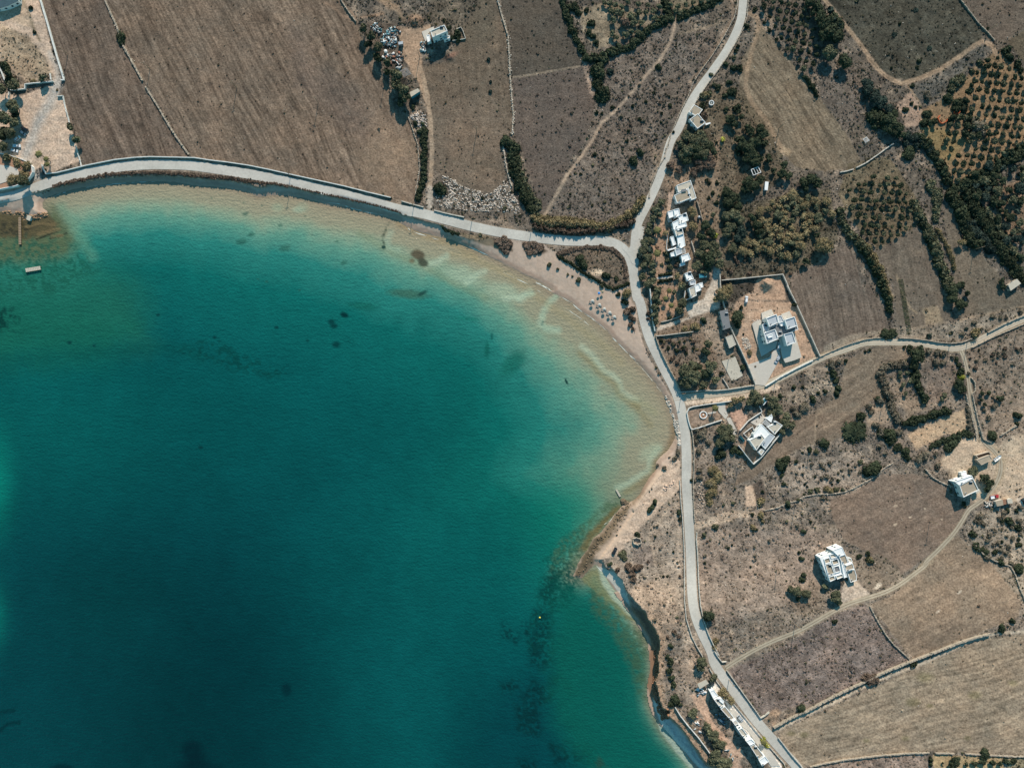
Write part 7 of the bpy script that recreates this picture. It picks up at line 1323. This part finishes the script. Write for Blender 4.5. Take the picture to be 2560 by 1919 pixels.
# ---------------------------------------------------------------- palms
M['frond'] = mat('palm_frond', tuple(s2l((88, 86, 52))*1.15), noise=(.2, 3), rough=.7, rand=.15)
def palm(t, x, y, r, h, label):
    p = P(t, f'{x} {y}')[0]; z = G(*p); u = U(*p, z+h); e = empty('palm_tree', (u[0], u[1], z)); tag(e, label, 'palm tree', 'palm trees'); m = MB(); m.cyl(0, 0, -.3, h, .24, .17, 8); m.build('trunk', M['bark'], e); rr = random.Random(x); R_ = r/TILE[t][2]*K; V = []; F = []
    for k in range(22):
        a = k*2.4; tl = rr.uniform(.2, .9); L = R_*rr.uniform(.85, 1.15); q = []
        for i in range(6): s = i/5; q.append(Vector((math.cos(a)*L*s, math.sin(a)*L*s, h+.1+tl*L*.5*s-L*.75*s*s)))
        n = Vector((-math.sin(a), math.cos(a), 0))
        for i in range(5):
            w0 = .34*R_*.5*(math.sin(math.pi*(i/5*.85+.12))); w1 = .34*R_*.5*(math.sin(math.pi*((i+1)/5*.85+.12))); dz = Vector((0, 0, -.12)); b = len(V)
            V += [q[i]-n*w0+dz, q[i], q[i]+n*w0+dz, q[i+1]-n*w1+dz, q[i+1], q[i+1]+n*w1+dz]; F += [(b, b+1, b+4, b+3), (b+1, b+2, b+5, b+4)]
    me = bpy.data.meshes.new('crown'); me.from_pydata([tuple(v) for v in V], [], F); me.materials.append(M['frond']); obj('crown', me, e)
palm('A2', 390, 142, 42, 6.5, 'tallest palm standing alone in the parking yard entrance'); palm('A2', 470, 195, 32, 4.5, 'palm inside the corner wall of the parking yard, upper of two'); palm('A2', 478, 248, 32, 4.0, 'palm inside the corner wall of the parking yard, lower of two')
for i, (x, y) in enumerate(((1548, 110), (1510, 190), (1568, 262))): palm('D3', x, y, 30, 3.2, 'short palm in the garden above the drive, '+('upper', 'middle', 'lower')[i]+' of three')
palm('D2', 1425, 930, 42, 4.0, 'ragged palm beside the sandy path left of the house row'); palm('D2', 1425, 1170, 42, 4.0, 'ragged palm in the sandy garden below the other ragged palm'); palm('E3', 368, 1328, 36, 4.2, 'palm beside the path to the round fountain'); palm('X', 1700, 1400, 34, 3.4, 'bright palm on the roadside verge by the row house')
# ---------------------------------------------------------------- surf
M['foam'] = mat('foam', tuple(s2l((205, 205, 192))), rough=.6, noise=(.1, 1))
def foam(t, s, wd=1.3):
    wd *= 1.35
    pts = resample(smoothline(P(t, s)), 2.2); a = np.array(pts); tt = np.gradient(a, axis=0); tt /= np.linalg.norm(tt, axis=1)[:, None]+1e-9; n = np.stack([-tt[:, 1], tt[:, 0]], 1); V = []; F = []
    for i in range(len(a)):
        w_ = wd*max(0, vn(np.float32(i/3.0+a[0, 0]), np.float32(a[0, 1]), 5)*1.9-.55)*math.sin(math.pi*min(1, max(0, i/(len(a)-1))))**.5; j = (vn(np.float32(i/5.0), np.float32(3), 9)-.5)*1.6
        for s_ in (-.5, .5): q = a[i]+n[i]*(w_*s_+j); V.append(U(q[0], q[1], max(SL+.05, G(q[0], q[1])+.04 if G(q[0], q[1]) > SL else -99)))
    for i in range(len(a)-1): F.append((2*i, 2*i+1, 2*i+3, 2*i+2))
    return V, F
FM = MB()
for t, s, w_ in (('C2', '450 885 560 960 680 990 820 1035', 1.6), ('C2', '1030 1055 1100 1095 1250 1160 1400 1225', 1.8), ('C2', '1480 1370 1600 1430 1760 1500', 1.4), ('C2', '1820 1480 1900 1510 1990 1570', 3), ('C2', '1820 1550 1870 1575', 2.2), ('D3', '160 20 230 50 300 100', 2.6), ('D3', '470 290 560 350 660 420 780 520', 1.5),
                ('D3', '400 165 520 225 600 300 700 365 820 450 900 530', 1.8), ('D3', '900 520 960 600 1050 690 1150 790 1200 830', 3.2), ('D5', '790 60 850 120 900 190', 2.0), ('D4', '870 1080 940 1040 990 960', 1.2), ('A2', '470 620 560 580 700 535', 1.5), ('A2', '800 505 1000 480 1300 440 1700 430', 1.2), ('B2', '1300 650 1450 660 1600 720 1900 780', 1.6), ('D3', '1180 830 1270 920 1380 1050 1460 1160', 1.2)): FM.add(*foam(t, s, w_))
me = bpy.data.meshes.new('surf'); me.from_pydata(FM.v, [], FM.f); me.update(); me.materials.append(M['foam']); tag(obj('surf', me), 'thin broken white surf lines along the beach', 'surf', None, 'stuff')

flush_labels()
